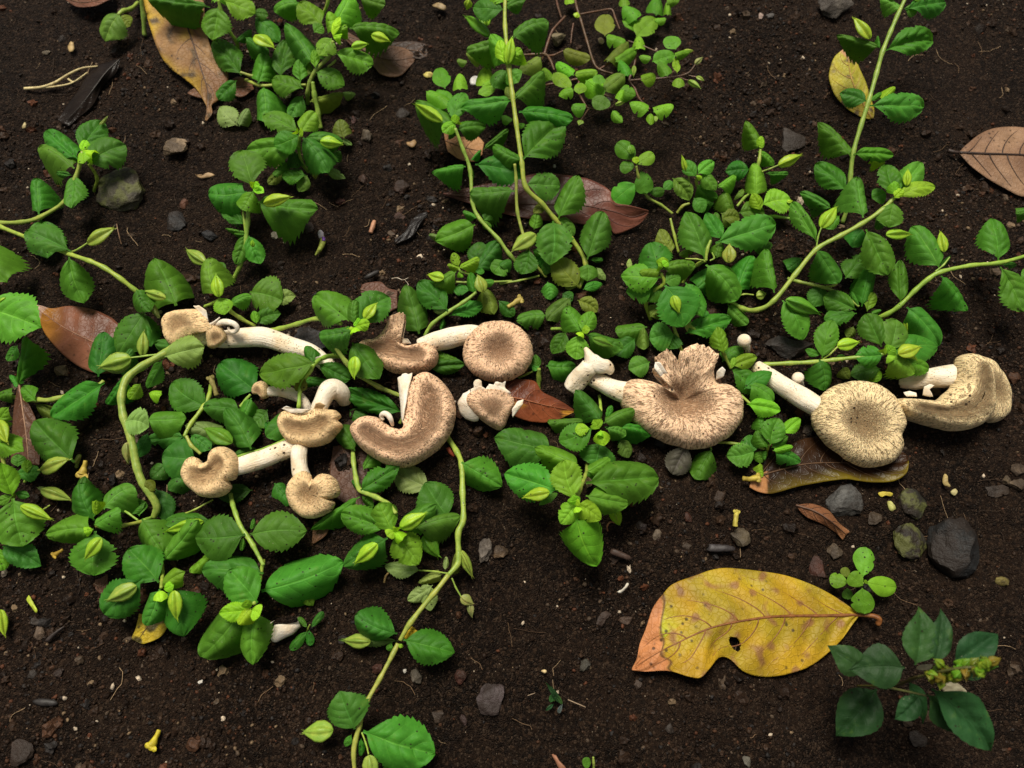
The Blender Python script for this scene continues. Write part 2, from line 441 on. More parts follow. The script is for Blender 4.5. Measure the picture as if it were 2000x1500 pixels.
# ------------------------------------------------------------------ the ground
def build_ground():
    sp = 0.0016
    xs = np.arange(-0.56, 0.56, sp); ys = np.arange(-0.36, 0.56, sp)
    # the same sheet runs on, coarser and coarser, to the horizon
    g = [0.02, 0.05, 0.1, 0.2, 0.4, 0.9, 2, 4, 9, 20, 45, 100, 200]
    xs = np.concatenate([[-0.56 - q for q in g[::-1]], xs, [xs[-1] + q for q in g]])
    ys = np.concatenate([[-0.36 - q for q in g[::-1]], ys, [ys[-1] + q for q in g]])
    X, Y = np.meshgrid(xs, ys, indexing='ij')
    Z = gheight(X, Y)
    V = np.stack([X, Y, Z], -1).reshape(-1, 3)
    nx, ny = len(xs), len(ys)
    i = np.arange(nx - 1)[:, None] * ny + np.arange(ny - 1)[None]
    F = np.stack([i, i + ny, i + ny + 1, i + 1], -1).reshape(-1, 4)
    o = mesh_obj("ground", np_mesh("ground", V, F, M_SOIL))
    o["kind"] = "structure"; o["label"] = "dark moist brown garden soil"
def ico(sub):
    import bmesh
    bm = bmesh.new(); bmesh.ops.create_icosphere(bm, subdivisions=sub, radius=1.0)
    bm.verts.ensure_lookup_table()
    V = np.array([v.co[:] for v in bm.verts]); F = np.array([[v.index for v in f.verts] for f in bm.faces]); bm.free()
    return V, F
def crumbs(name, label, n, sub, smin, smax, power, seed):
    g = np.random.default_rng(seed)
    V0, F0 = ico(sub)
    x = g.uniform(-0.52, 0.52, n * 2); y = g.uniform(-0.32, 0.5, n * 2)
    dens = np.clip(0.58 + 2.2 * vnoise(x, y, 9.0, 21) + 0.9 * vnoise(x, y, 30.0, 22) - 0.55 * np.clip(y * 2.2 + 0.25 + x * 0.5, -0.4, 0.7), 0.10, 1)
    keep = g.random(n * 2) < dens
    x, y = x[keep][:n], y[keep][:n]; n = len(x)
    s = smin + (smax - smin) * g.random(n) ** power
    z = gheight(x, y) + s * (g.uniform(-0.5, 0.15, n) if sub > 1 else g.uniform(-0.35, 0.35, n))
    ax = g.normal(size=(n, 4)); ax /= np.linalg.norm(ax, axis=1)[:, None]
    w, a, b, c = ax.T
    R = np.stack([1 - 2 * (b * b + c * c), 2 * (a * b - c * w), 2 * (a * c + b * w), 2 * (a * b + c * w), 1 - 2 * (a * a + c * c), 2 * (b * c - a * w), 2 * (a * c - b * w), 2 * (b * c + a * w), 1 - 2 * (a * a + b * b)], -1).reshape(n, 3, 3)
    j = g.normal(0, 0.2 if sub > 1 else 0.22, (n, len(V0), 1)) + 1
    sc3 = g.uniform(0.6, 1.15, (n, 1, 3))
    P = V0[None] * j * sc3
    P = np.einsum('nij,nvj->nvi', R, P) * s[:, None, None] + np.stack([x, y, z], -1)[:, None]
    pal = np.array([(0.0075, 0.0045, 0.003), (0.014, 0.008, 0.005), (0.022, 0.0125, 0.0075), (0.032, 0.0155, 0.0085), (0.012, 0.0105, 0.010), (0.05, 0.019, 0.0095), (0.045, 0.032, 0.022), (0.10, 0.07, 0.042), (0.30, 0.25, 0.19)])
    pr = np.array([0.28, 0.26, 0.17, 0.09, 0.08, 0.045, 0.04, 0.024, 0.011]); pr /= pr.sum()
    ci = g.choice(len(pal), n, p=pr)
    col = pal[ci] * g.uniform(0.75, 1.25, (n, 1))
    C = np.concatenate([np.repeat(col, len(V0), 0), np.ones((n * len(V0), 1))], 1)
    F = (F0[None] + (np.arange(n) * len(V0))[:, None, None]).reshape(-1, 3)
    o = mesh_obj(name, np_mesh(name, P.reshape(-1, 3), F, M_CRUMB, {"Col": ('FLOAT_COLOR', C)}, smooth=(sub == 1)))
    tag(o, label, "soil crumbs", kind="stuff")
build_ground()
crumbs("soil_crumbs", "fine dark brown soil grains strewn over the ground", 46000, 1, 0.0004, 0.0016, 1.8, 5)
crumbs("soil_gravel", "coarser brown soil lumps and grit strewn over the ground", 7000, 2, 0.0011, 0.0042, 3.0, 6)

def fibres(n, seed):
    r = random.Random(seed); V = []; F = []; C = []
    for _ in range(n):
        x, y = r.uniform(-0.45, 0.45), r.uniform(-0.26, 0.42); a = r.uniform(0, 2 * PI); L = r.uniform(0.004, 0.022); w = r.uniform(0.00008, 0.00022)
        k = 7; pts = []
        for i in range(k):
            pts.append((x, y)); a += r.gauss(0, 0.35); x += math.cos(a) * L / k; y += math.sin(a) * L / k
        g = gheight(np.array([p[0] for p in pts]), np.array([p[1] for p in pts]))
        g = np.convolve(np.pad(g, 1, mode='edge'), [0.3, 0.4, 0.3], 'valid') + 0.0009
        v, f, u = tube_geo([Vector((p[0], p[1], z)) for p, z in zip(pts, g)], [w] * k, 4, cap=False)
        b = len(V); V += v; F += [tuple(q + b for q in ff) for ff in f]
        c = r.choice(((0.11, 0.07, 0.04), (0.05, 0.03, 0.018), (0.24, 0.17, 0.10), (0.03, 0.02, 0.014)))
        C += [(*c, 1)] * len(v)
    o = mesh_obj("root_fibres", mesh("root_fibres", V, F, M_CRUMB, attrs={"Col": ('FLOAT_COLOR', C)}))
    tag(o, "hair-fine dry root fibres scattered over the soil", "root fibres", kind="stuff")
fibres(420, 3)

# ------------------------------------------------------------------ green leaves: a few shared blades
def blade(name, mat, a, b, teeth, depth, fold, arch, curl, quilt, seed, nt=64, ns=16, pet=0.05):
    r = random.Random(seed)
    V = []; UV = []
    mx = max(((i / 200) ** a) * ((1 - i / 200) ** b) for i in range(1, 200))
    bend = r.uniform(-0.09, 0.09); tw = r.uniform(-0.35, 0.35); bite = (r.uniform(0.35, 0.8), r.choice((-1, 1)), r.uniform(0.15, 0.4) if r.random() < 0.3 else 0.0)
    for i in range(nt):
        t = i / (nt - 1)
        u = max(0.0, (t - pet) / (1 - pet))
        w0 = (max(u, 1e-6) ** a) * (max(1 - u, 0.0) ** b) / mx * 0.5
        tooth = 1.0
        if teeth and 0.14 < u < 0.99:
            tooth = 1 + depth * (((u * teeth) % 1.0) - 0.5) * -2 * min(1, (u - 0.14) * 8)
        for j in range(ns + 1):
            s = -1 + 2 * j / ns
            e = abs(s)
            w = w0 * (1 + (tooth - 1) * (e ** 6)) * (1 + 0.05 * mnoise.noise(Vector((t * 4, s, seed))))
            w = max(w, 0.028 * (1 - 0.5 * t) if t < pet + 0.06 else 0.0)
            if bite[2] and s * bite[1] > 0: w *= 1 - bite[2] * e * math.exp(-((t - bite[0]) / 0.05) ** 2)
            x = s * w + bend * math.sin(t * PI) * 1.0
            z = fold * e * w + arch * 4 * t * (1 - t) - curl * (e * w * 2) ** 2 - 0.02 * 0
            z += tw * s * w * t * 0.5
            z += 0.05 * mnoise.noise(Vector((t * 3.1 + seed, s * 1.6, 5.0))) * min(1, t * 4)
            if quilt and u > 0.02:
                ph = (t * 5.0 - e ** 1.3 * 1.5) % 1.0; quilt_ = quilt * (1 + 0.8 * mnoise.noise(Vector((t * 5, s * 2, seed))))
                z -= quilt_ * math.exp(-((ph - 0.5) / 0.17) ** 2) * math.sin(PI * min(e * 0.9 + 0.1, 1)) * min(1, u * 5) * w * 2
                z -= quilt * 0.9 * math.exp(-(e / 0.16) ** 2) * min(1, u * 5) * w0 * 2
            V.append((x, t, z)); UV.append((0.5 + 0.5 * s, t))
    return mesh(name, V, grid_faces(nt, ns + 1), mat, uv=UV)
BL = [blade("weed_leaf_blade", M_LEAF, r.uniform(0.68, 0.98), r.uniform(0.70, 1.0), r.choice((10, 11, 12, 13)), r.uniform(0.06, 0.095),
            r.uniform(0.1, 0.6), r.uniform(0.02, 0.14), r.uniform(0.1, 0.9), r.uniform(0.015, 0.04), 30 + i)
      for i, r in enumerate([random.Random(50 + q) for q in range(26)])]
BS = [blade("round_leaf_blade", M_LEAF_S, r.uniform(0.45, 0.6), r.uniform(0.6, 0.85), 7, 0.03,
            r.uniform(0.05, 0.3), r.uniform(0.02, 0.1), r.uniform(0.1, 0.5), 0.03, 70 + i, 30, 8)
      for i, r in enumerate([random.Random(90 + q) for q in range(8)])]
BD = [blade("pointed_leaf_blade", M_LEAF_D, r.uniform(0.68, 0.85), r.uniform(1.15, 1.4), 9, 0.03, r.uniform(0.25, 0.6), r.uniform(0.05, 0.12), r.uniform(0.1, 0.4), 0.05, 110 + i, 30, 10)
      for i, r in enumerate([random.Random(130 + q) for q in range(5)])]
BE = [blade("seedling_leaf_blade", M_LEAF_S, 0.7, 0.5, 0, 0, 0.15, 0.05, 0.2, 0.015, 140 + q, 26, 8) for q in range(3)]
BLADES = {'weed': BL, 'round': BS, 'dark': BD, 'seedling': BE}

def bud_mesh(seed):
    r = random.Random(seed); V = []; UV = []; n, m = 22, 24
    for i in range(n):
        t = i / (n - 1)
        w = 0.5 * (math.sin(PI * min(1, t ** 0.75)) ** 0.9) + (0.05 if t < 0.1 else 0.02)
        for j in range(m):
            an = 2 * PI * j / m
            rr = w * (0.5 + 0.5 * (0.5 + 0.5 * math.cos(4 * an)) ** 1.6) * (1 + 0.10 * mnoise.noise(Vector((t * 6, an, seed))))
            V.append((math.cos(an) * rr, t, math.sin(an) * rr * 0.75 + 0.05 * math.sin(PI * t) * r.uniform(0.9, 1.1))); UV.append((j / m, t))
    # three short calyx teeth at the mouth
    F = grid_faces(n, m, True); b = len(V)
    for q in range(3):
        an = 2 * PI * q / 3 + 0.5
        c, s = math.cos(an), math.sin(an)
        V += [(c * .07 - s * .05, 0.93, s * .06 + c * .05), (c * .07 + s * .05, 0.93, s * .06 - c * .05), (c * 0.14, 1.09, s * 0.12)]
        UV += [(0, 1)] * 3; F.append((b + q * 3, b + q * 3 + 1, b + q * 3 + 2))
    return mesh("seed_pod_shell", V, F, M_BUD, uv=UV)
BUDS = [bud_mesh(i) for i in range(3)]

TINT = {-1: (0.046, 0.158, 0.016), 0: (0.074, 0.232, 0.020), 1: (0.29, 0.58, 0.024), 2: (0.15, 0.23, 0.028), 3: (0.23, 0.34, 0.09), 4: (0.10, 0.085, 0.055)}  # -1: darker green of older leaves, also mild shade painted into understory ones
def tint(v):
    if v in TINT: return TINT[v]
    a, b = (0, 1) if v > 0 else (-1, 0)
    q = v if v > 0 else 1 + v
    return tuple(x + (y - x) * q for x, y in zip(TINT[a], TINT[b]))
def put_blade(name, me, B, T, width, parent, base, color, roll=0.0, zs=1.0):
    y = T - B; L = y.length; y.normalize()
    mid = (B + T) / 2
    up = (Vector((0, 0, 1)) * 0.65 + (CAM - mid).normalized() * 0.35)
    z = (up - y * up.dot(y)).normalized(); x = y.cross(z)
    z, x = (z * math.cos(roll) + x * math.sin(roll)), (x * math.cos(roll) - z * math.sin(roll))
    M = Matrix(((x.x * width, y.x * L, z.x * L * zs, B.x - base.x), (x.y * width, y.y * L, z.y * L * zs, B.y - base.y), (x.z * width, y.z * L, z.z * L * zs, B.z - base.z), (0, 0, 0, 1)))
    o = mesh_obj(name, me, parent, color)
    o.matrix_basis = M
    return o
PG = "creeping weeds growing out of the soil"
STEMC = (0.34, 0.44, 0.075)
def plant(label, tl, h, stems=(), leaves=(), buds=(), kind='weed', name="weed_plant", cat="weed", group=PG, stemcol=STEMC, rim=None, flip=1.0):
    tile(tl)
    r = random.Random(label)
    if stems: s0 = stems[0][1][0] if len(stems[0][1][0]) == 3 else (*stems[0][1][0], 2)
    else: s0 = (leaves[0][0], leaves[0][1], 2)
    base = W(s0[0], s0[1], 0)
    e = empty(name, base, label, cat, group)
    for rad, pts in stems:
        P = [W(*(p if len(p) == 3 else (p[0], p[1], h))) for p in pts]
        n = max(8, 9 * len(P))
        path = catmull(P, n)
        u = unit(P[len(P) // 2])
        rr = [rad * u * (1.0 - 0.15 * i / n + 0.10 * mnoise.noise(Vector((i * 0.5, rad, 0)))) for i in range(n)]
        for p_ in P[1:-1]:      # swollen joints where the leaf pairs sit
            rr = [q * (1 + 0.30 * math.exp(-((path[i] - p_).length / (rad * u * 2.2)) ** 2)) for i, q in enumerate(rr)]
        V, F, UV = tube_geo(path, rr, 10, 0.22)
        o = mesh_obj("stem", mesh("stem", [v - base for v in V], F, M_STEM, uv=UV), e, tuple(c * r.uniform(0.85, 1.12) for c in stemcol))
    for i, lf in enumerate(leaves):
        bx, by, tx, ty, w, tn = lf[:6]
        L = math.hypot(tx - bx, ty - by) * 0.085
        hb = lf[6] if len(lf) > 6 else h + i * 0.7
        ht = lf[7] if len(lf) > 7 else (max(2.5, hb - r.uniform(0.0, 0.30) * L) if tn < 0.9 or tn >= 2 else hb + r.uniform(1, 4))
        B = W(bx, by, hb); T = W(bx + (tx - bx) * 1.05, by + (ty - by) * 1.05, ht)
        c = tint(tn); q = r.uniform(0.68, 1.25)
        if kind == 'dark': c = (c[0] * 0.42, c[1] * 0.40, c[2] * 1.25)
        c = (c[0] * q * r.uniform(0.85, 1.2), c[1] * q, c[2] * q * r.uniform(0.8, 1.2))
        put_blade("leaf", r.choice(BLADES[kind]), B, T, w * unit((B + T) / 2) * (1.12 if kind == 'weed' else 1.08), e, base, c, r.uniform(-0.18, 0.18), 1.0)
    for bd in buds:
        bx, by, tx, ty, w, tn = bd[:6]
        hb = bd[6] if len(bd) > 6 else h + len(leaves) * 0.7 + 2
        ht = bd[7] if len(bd) > 7 else hb + 1
        B = W(bx, by, hb); T = W(tx, ty, ht)
        c = {1: (0.44, 0.64, 0.045), 2: (0.38, 0.48, 0.08), 3: (0.36, 0.38, 0.12), 0: (0.16, 0.36, 0.03)}[tn]
        put_blade("seed_pod", r.choice(BUDS), B, T, w * unit((B + T) / 2), e, base, tuple(q * r.uniform(0.9, 1.1) for q in c), r.uniform(-0.3, 0.3), 0.55)
    return e

# ------------------------------------------------------------------ mushrooms
def cap_mesh(name, mat, base, centre, h, nrm, outline, thick, dip, spine=None, scale_f=1.0, n=144, rim_in=0.90, lump=0.06, seed=0, shoulder=0.5):
    """outline: tile points (x, y[, torn 0..1[, lift mm]]) of the cap's silhouette"""
    C = W(centre[0], centre[1], h)
    nz = Vector(nrm).normalized(); ux = (RGT - nz * RGT.dot(nz)).normalized(); uy = nz.cross(ux)
    def flat(p):
        sx, sy = px(p[0], p[1]); d = pdir(sx, sy); lift = (p[3] if len(p) > 3 else 0) * 1e-3
        q = CAM + d * ((C + nz * lift - CAM).dot(nz) / d.dot(nz)) - C
        return q.dot(ux), q.dot(uy), lift
    pts = [flat(p) for p in outline]
    m = len(pts)
    O = catmull([Vector((p[0], p[1], 0)) for p in pts], n, True)
    # carry torn / lift along by nearest outline control point blend
    per = [0.0]
    for i in range(m): per.append(per[-1] + math.hypot(pts[(i + 1) % m][0] - pts[i][0], pts[(i + 1) % m][1] - pts[i][1]))
    tp = np.linspace(0, per[-1], n, endpoint=False)
    torn = np.interp(tp, per, [(o[2] if len(o) > 2 else 0) for o in outline] + [outline[0][2] if len(outline[0]) > 2 else 0])
    lift = np.interp(tp, per, [p[2] for p in pts] + [pts[0][2]])
    S = [flat(s) for s in (spine or [centre])]
    S = [Vector((s[0], s[1], 0)) for s in S]
    if len(S) > 1: S = catmull(S, 24)
    I = []
    for o in O: I.append(min(S, key=lambda s: (s - o).length))
    for _ in range(6): I = [(I[i - 1] + I[i] * 2 + I[(i + 1) % n]) / 4 for i in range(n)]
    if len(S) > 1:
        def onto(p):
            best = None
            for a_, b_ in zip(S[:-1], S[1:]):
                d_ = b_ - a_; q = min(max((p - a_).dot(d_) / max(d_.length_squared, 1e-12), 0), 1); c_ = a_ + d_ * q
                if best is None or (c_ - p).length < (best - p).length: best = c_
            return best
        I = [onto(i_) for i_ in I]
    def prf(r):
        if r < shoulder: return -dip * (1 - (r / shoulder) ** 2) ** 2
        q = (r - shoulder) / (1 - shoulder)
        return -0.95 * (1 - math.sqrt(max(0.0, 1 - q ** 2.3)))
    rhos = [0.03, 0.1, 0.18, 0.26, 0.34, 0.42, 0.5, 0.58, 0.65, 0.71, 0.77, 0.82, 0.865, 0.9, 0.93, 0.955, 0.975, 0.99, 1.0]
    if len(S) > 1: rhos = [0.0] + rhos[1:]
    rings = [(r, prf(r)) for r in rhos] + [(0.985, -1.0), (0.955, -1.1), (rim_in, -1.08)]
    V = []; fib = []; rho = []
    for ri, (r, z) in enumerate(rings):
        for j in range(n):
            q = torn[j]
            zz = z
            if r > shoulder or ri >= len(rhos):
                flatz = -0.25 * max(0, (r - shoulder)) / (1 - shoulder)
                if ri >= len(rhos): flatz = -0.25 - 0.35 * (ri - len(rhos) + 1) / 3
                zz = z * (1 - q) + flatz * q
            jag = 1 + (0.012 + q * 0.07) * mnoise.noise(Vector((j * 0.9, seed, 0))) * (r ** 6) + 0.02 * mnoise.noise(Vector((j * 0.21, seed, 3))) * (r ** 3)
            p = I[j] + (O[j] - I[j]) * (r * jag)
            lm = lump * 2.0 * mnoise.noise(Vector((p.x * 90 + seed, p.y * 90, seed))) + lump * 1.0 * mnoise.noise(Vector((p.x * 260 + seed, p.y * 260, seed)))
            V.append(C + ux * p.x + uy * p.y + nz * (zz * thick + lm * thick + lift[j] * r * r) - base)
            an = 2 * PI * j / n
            qk = min(r, 0.5) / 0.5; K = 15.0 * scale_f * qk; sx_ = 650 * scale_f * (1 - qk)
            fib.append((math.cos(an) * K + p.x * sx_ + seed * 3.1, math.sin(an) * K + p.y * sx_, (r if ri < len(rhos) else 2 - r) * 5.5 * scale_f * qk)); rho.append(min(1, r if ri < len(rhos) else 1))
    F = grid_faces(len(rings), n, True)
    F = [f[::-1] for f in F]
    if len(S) == 1:
        V.append(C + ux * I[0].x + uy * I[0].y + nz * (-dip * thick) - base)
        fib.append((seed * 3.1, 0, 0)); rho.append(0); c = len(V) - 1
        F += [(j, (j + 1) % n, c) for j in range(n)]
    me = mesh(name, V, F, mat, attrs={"fib": ('FLOAT_VECTOR', fib), "rho": ('FLOAT', rho)})
    # gills: a radially pleated underside
    g2 = []; 
    for ri, (r, z) in enumerate([(rim_in, -1.06), (0.7, -0.92), (0.45, -0.8 - dip * 0.5), (0.16, -1.0 - dip)]):
        for j in range(n * 2):
            jj = j // 2; q = torn[jj]; o = O[jj] if j % 2 == 0 else (O[jj] + O[(jj + 1) % n]) / 2; ii = I[jj]
            p = ii + (o - ii) * r
            zz = z * (1 - q) + (z * 0.62) * q + (0.16 if j % 2 else -0.1) * (1 if r < rim_in else 0.2)
            g2.append(C + ux * p.x + uy * p.y + nz * (zz * thick + lift[jj] * r * r) - base)
    gm = mesh("gills", g2, [f[::-1] for f in grid_faces(4, n * 2, True)], M_FLESH, smooth=False, uv=[(0, 0)] * len(g2))
    return me, gm
MG = "picked mushrooms laid on the weeds"
def mushroom(label, tl, centre, base_h=0):
    tile(tl)
    b = W(centre[0], centre[1], base_h)
    return empty("mushroom", b, label, "mushroom", MG), b
def add_cap(e, b, mat, *a, **k):
    me, gm = cap_mesh("cap", mat, b, *a, **k)
    c = mesh_obj("cap", me, e); mesh_obj("gills", gm, c)
    return c
def add_tube(e, b, name, mat, pts, radii, ns=20, wob=0.18, n=None, seed=0, color=None):
    P = [W(*p) for p in pts]
    n = n or max(14, 8 * len(P))
    path = catmull(P, n)
    u = unit(P[0])
    rr = [q * u for q in interp(radii, n)]
    V, F, UV = tube_geo(path, rr, ns, wob, 1.0, seed)
    return mesh_obj(name, mesh(name, [v - b for v in V], F, mat, uv=UV), e, color)
def add_flap(e, b, name, mat, pts, thick=0.8, lift=1.5, seed=0, color=None, n=28, rings=6):
    """a torn scrap of flesh: closed outline in tile units (x, y, h) filled as a buckled thick sheet"""
    P = [W(*p) for p in pts]
    if mat in (M_FLESH, M_CAP_T):      # torn flesh keeps its corners
        m_ = len(P); O = [P[int(i * m_ / n)].lerp(P[(int(i * m_ / n) + 1) % m_], i * m_ / n % 1.0) for i in range(n)]
    else: O = catmull(P, n, True)
    C = sum(O, Vector()) / n
    V = []
    for top in (1, 0):
        for i in range(rings + 1):
            r = i / rings
            for j in range(n):
                p = C.lerp(O[j], max(r, 0.02) * (1 + 0.05 * mnoise.noise(Vector((j * 1.1, seed, 1))) * r + 0.10 * mnoise.noise(Vector((j * 2.7, seed, 4))) * r))
                z = lift * 1e-3 * (1 - r * r) + 0.6e-3 * mnoise.noise(Vector((p.x * 200, p.y * 200, seed)))
                V.append(p + Vector((0, 0, z + (thick * 1e-3 * (1 - 0.5 * r ** 3) if top else 0))) - b)
    m = (rings + 1) * n
    F = [f[::-1] for f in grid_faces(rings + 1, n, True)] + [(a + m, b_ + m, c + m, d + m) for a, b_, c, d in grid_faces(rings + 1, n, True)]
    F += [(rings * n + j, m + rings * n + j, m + rings * n + (j + 1) % n, rings * n + (j + 1) % n) for j in range(n)]
    F += [tuple(range(n)), tuple(m + j for j in range(n))[::-1]]
    return mesh_obj(name, mesh(name, V, F, mat, uv=[(0, 0)] * len(V)), e, color)

# ------------------------------------------------------------------ fallen leaves
LG = "dead leaves lying on the soil"
def dead_leaf(label, tl, mid, left, right, col, h=3, veins=6, mat=None, nt=64, ns=12, vcol=(0.12, 0.06, 0.03), bulge=0.0, wob=1.0, petiole=None, hole=None, vrad=0.35, vlen=0.86, vsweep=0.16, name="dead_leaf", cat="leaf", group=LG, midrib=True, quilt=0.3):
    tile(tl)
    r = random.Random(label); sd_ = r.uniform(0, 50)
    def pth(P, n): return catmull([W(*(p if len(p) == 3 else (p[0], p[1], h))) for p in P], n)
    A, Mi, Bq = pth(left, nt), pth(mid, nt), pth(right, nt)
    b = Mi[0].copy()
    e = empty(name, b, label, cat, group)
    def surf(t, s, up=0.0):
        x = t * (nt - 1); i = min(int(x), nt - 2); q = x - i
        m = Mi[i].lerp(Mi[i + 1], q); o = (A if s < 0 else Bq); o = o[i].lerp(o[i + 1], q)
        a = abs(s)
        p = m.lerp(o, a)
        z = bulge * 1e-3 * 4 * a * (1 - a) + wob * 1e-3 * mnoise.noise(Vector((p.x * 60, p.y * 60, sd_))) * (0.3 + a) * min(1, 4 * t) 
        z += quilt * 1e-3 * math.cos((t * veins * 1.15 - a * 1.1) * 2 * PI) * math.sin(PI * a)
        return p + Vector((0, 0, z + up))
    V = []; UV = []; Cc = []
    for i in range(nt):
        t = i / (nt - 1)
        for j in range(2 * ns + 1):
            s = -1 + j / ns
            p = surf(t, s)
            V.append(p - b); UV.append((0.5 + s / 2, t))
            c = col(t, s, mnoise.noise(Vector((p.x * 45 + sd_, p.y * 45, 1))), mnoise.noise(Vector((p.x * 150 + sd_, p.y * 150, 2))))
            Cc.append((*c, 1))
    F = grid_faces(nt, 2 * ns + 1)
    if hole:
        ht_, hs_, ra, rb = hole
        F = [f for f in F if ((UV[f[0]][1] - ht_) / ra) ** 2 + ((UV[f[0]][0] * 2 - 1 - hs_) / rb) ** 2 > 1]
    me = mesh("blade", V, F, mat or M_DEAD, uv=UV, attrs={"Col": ('FLOAT_COLOR', Cc)})
    o = mesh_obj("blade", me, e)
    sm = o.modifiers.new("thickness", 'SOLIDIFY'); sm.thickness = 0.00035; sm.offset = -1
    if midrib:
        u = unit(b)
        path = [surf(t, 0.0, 0.0002) for t in np.linspace(0.0, 0.985, 40)]
        Vm, Fm, Um = tube_geo(path, [vrad * 1.9e-3 * (1 - 0.75 * i / 39) for i in range(40)], 8)
        mo = mesh_obj("midrib", mesh("midrib", [v - b for v in Vm], Fm, M_VEIN, uv=Um), e, vcol)
        for i in range(veins):
            for sg in (-1, 1):
                t0 = 0.06 + 0.8 * (i + (0.25 if sg > 0 else 0)) / veins
                vp = [surf(min(0.985, t0 + vsweep * (q ** 1.6)), sg * vlen * q, 0.00012) for q in np.linspace(0, 1, 14)]
                Vv, Fv, Uv = tube_geo(vp, [vrad * 1.0e-3 * (1 - 0.7 * q / 13) for q in range(14)], 6)
                mesh_obj("side_vein", mesh("side_vein", [v - b for v in Vv], Fv, M_VEIN, uv=Uv), mo, vcol)
    if petiole:
        P = [W(*p) for p in petiole]
        path = catmull(P, 20)
        Vp, Fp, Up = tube_geo(path, [vrad * 1e-3 * q for q in interp([2.0, 2.4, 3.0], 20)], 10, 0.1)
        mesh_obj("stalk", mesh("stalk", [v - b for v in Vp], Fp, M_VEIN, uv=Up), e, vcol)
    return e
def lerp3(a, b, q):
    q = min(max(q, 0), 1); q = q * q * (3 - 2 * q)
    return tuple(x + (y - x) * q for x, y in zip(a, b))

# ------------------------------------------------------------------ stones and litter
SG = "stones lying in the soil"
ROUGH = {"big black angular rock with white chips": (6, 0.85)}
def stone(label, tl, x0, y0, x1, y1, col, hfrac=0.55, sink=0.3, moss=False, seed=0, cuts=13, sub=4, name="stone"):
    tile(tl)
    c = W((x0 + x1) / 2, (y0 + y1) / 2, 2); u = unit(c)
    a, bb = (x1 - x0) / 2 * u, (y1 - y0) / 2 * u
    r = random.Random(label + str(seed)); V0, F0 = ico(sub)
    V = V0.copy()
    if label in ROUGH: cuts, hfrac = ROUGH[label]
    for _ in range(cuts):
        d = np.array([r.gauss(0, 1), r.gauss(0, 1), r.gauss(0, 0.8)]); d /= np.linalg.norm(d)
        off = r.uniform(0.5, 0.88) if not moss else r.uniform(0.8, 0.97)
        k = V @ d - off
        V = V - np.outer(np.maximum(k, 0), d)
    sd_ = r.uniform(0, 90)
    V = np.array([v * (1 + 0.16 * mnoise.noise(Vector(v) * 1.6 + Vector((sd_, 0, 0))) + 0.08 * mnoise.noise(Vector(v) * 4.5 + Vector((sd_, 0, 0)))) for v in V])
    V /= np.abs(V).max(0)
    hz = hfrac * (a + bb) / 2
    V = V * np.array([a, bb, hz]) + np.array([0, 0, hz * (1 - 2 * sink)])
    g = float(gheight(np.array([c.x]), np.array([c.y]))[0])
    me = mesh(name, V, [tuple(f) for f in F0], M_MOSS if moss else M_ROCK); me.set_sharp_from_angle(angle=0.45)
    o = mesh_obj(name, me, None, tuple(q * (0.55 if sum(col) < 0.75 else 0.95) for q in col))
    o.location = (c.x, c.y, g)
    tag(o, label, "stone", SG)
    return o
def litter(label, tl, pts, thick, color, name, cat, mat=None, lift=0.4, group=None, seed=0):
    tile(tl)
    b = W(pts[0][0], pts[0][1], 0)
    o = add_flap(None, b, name, mat or M_BIT, pts, thick, lift, seed, color, 24, 4)
    o.location = b; tag(o, label, cat, group)
    return o
def twig(label, tl, branches, radii, color, name="twig", cat="twig", mat=None):
    tile(tl)
    b = W(*branches[0][0])
    e = empty(name, b, label, cat)
    for i, br in enumerate(branches):
        add_tube(e, b, "stalk" if i == 0 else "side_stalk", mat or M_BIT, br, [q * (1 if i == 0 else 0.7) for q in radii], 8, 0.2, None, i, color)
    return e

# ------------------------------------------------------------------ the mushrooms (tile coordinates read off the photograph)
UPN = (0.0, -0.22, 1.0)
e, b = mushroom("mushroom with torn tan cap, curled flap and long bent white stem under a weed leaf", "B1", (1300, 1030))
add_cap(e, b, M_CAP_T, (1290, 1010), 26, (-0.25, -0.2, 1), [(1150, 960), (1205, 912), (1290, 893), (1400, 893, 0.3), (1455, 925, 0.9), (1490, 985, 1), (1530, 1035, 1), (1480, 1068, 1), (1390, 1085, 0.9), (1310, 1125, 0.8), (1262, 1172, 0.6), (1215, 1180), (1165, 1125), (1143, 1040)], 0.011, 0.12, shoulder=0.55, seed=1)
add_tube(e, b, "stem", M_STIPE, [(1330, 1105, 16), (1450, 1120, 14), (1620, 1135, 13), (1800, 1120, 13), (1950, 1122, 12), (2110, 1175, 10), (2270, 1225, 9), (2380, 1310, 8), (2470, 1400, 7), (2530, 1430, 5)], [62, 60, 70, 72, 74, 70, 66, 62, 58, 50], seed=1)
add_flap(e, b, "torn_flap", M_FLESH, [(1415, 890, 27), (1460, 890, 30), (1512, 925, 30), (1520, 965, 28), (1532, 1030, 24), (1495, 1000, 25), (1465, 945, 27)], 0.6, 0.5, 1)
add_tube(e, b, "curled_rim", M_FLESH, [(1560, 1040, 24), (1640, 1008, 28), (1710, 1020, 29), (1738, 1055, 27), (1712, 1082, 25), (1680, 1068, 25), (1672, 1045, 26)], [14, 22, 24, 22, 18, 14, 9], 12, 0.1)
add_tube(e, b, "curled_rim", M_FLESH, [(1500, 1040, 25), (1560, 1015, 28), (1610, 975, 30)], [12, 9, 5], 10, 0.1)
add_cap(e, b, M_CAP_T, (1585, 1120), 25, (0.35, -0.5, 1), [(1505, 1120), (1510, 1060, 0.8), (1555, 1032, 0.8), (1610, 1045), (1650, 1090), (1658, 1135), (1610, 1180), (1560, 1205), (1520, 1190, 0.5)], 0.007, 0.05, shoulder=0.5, n=72, seed=2)

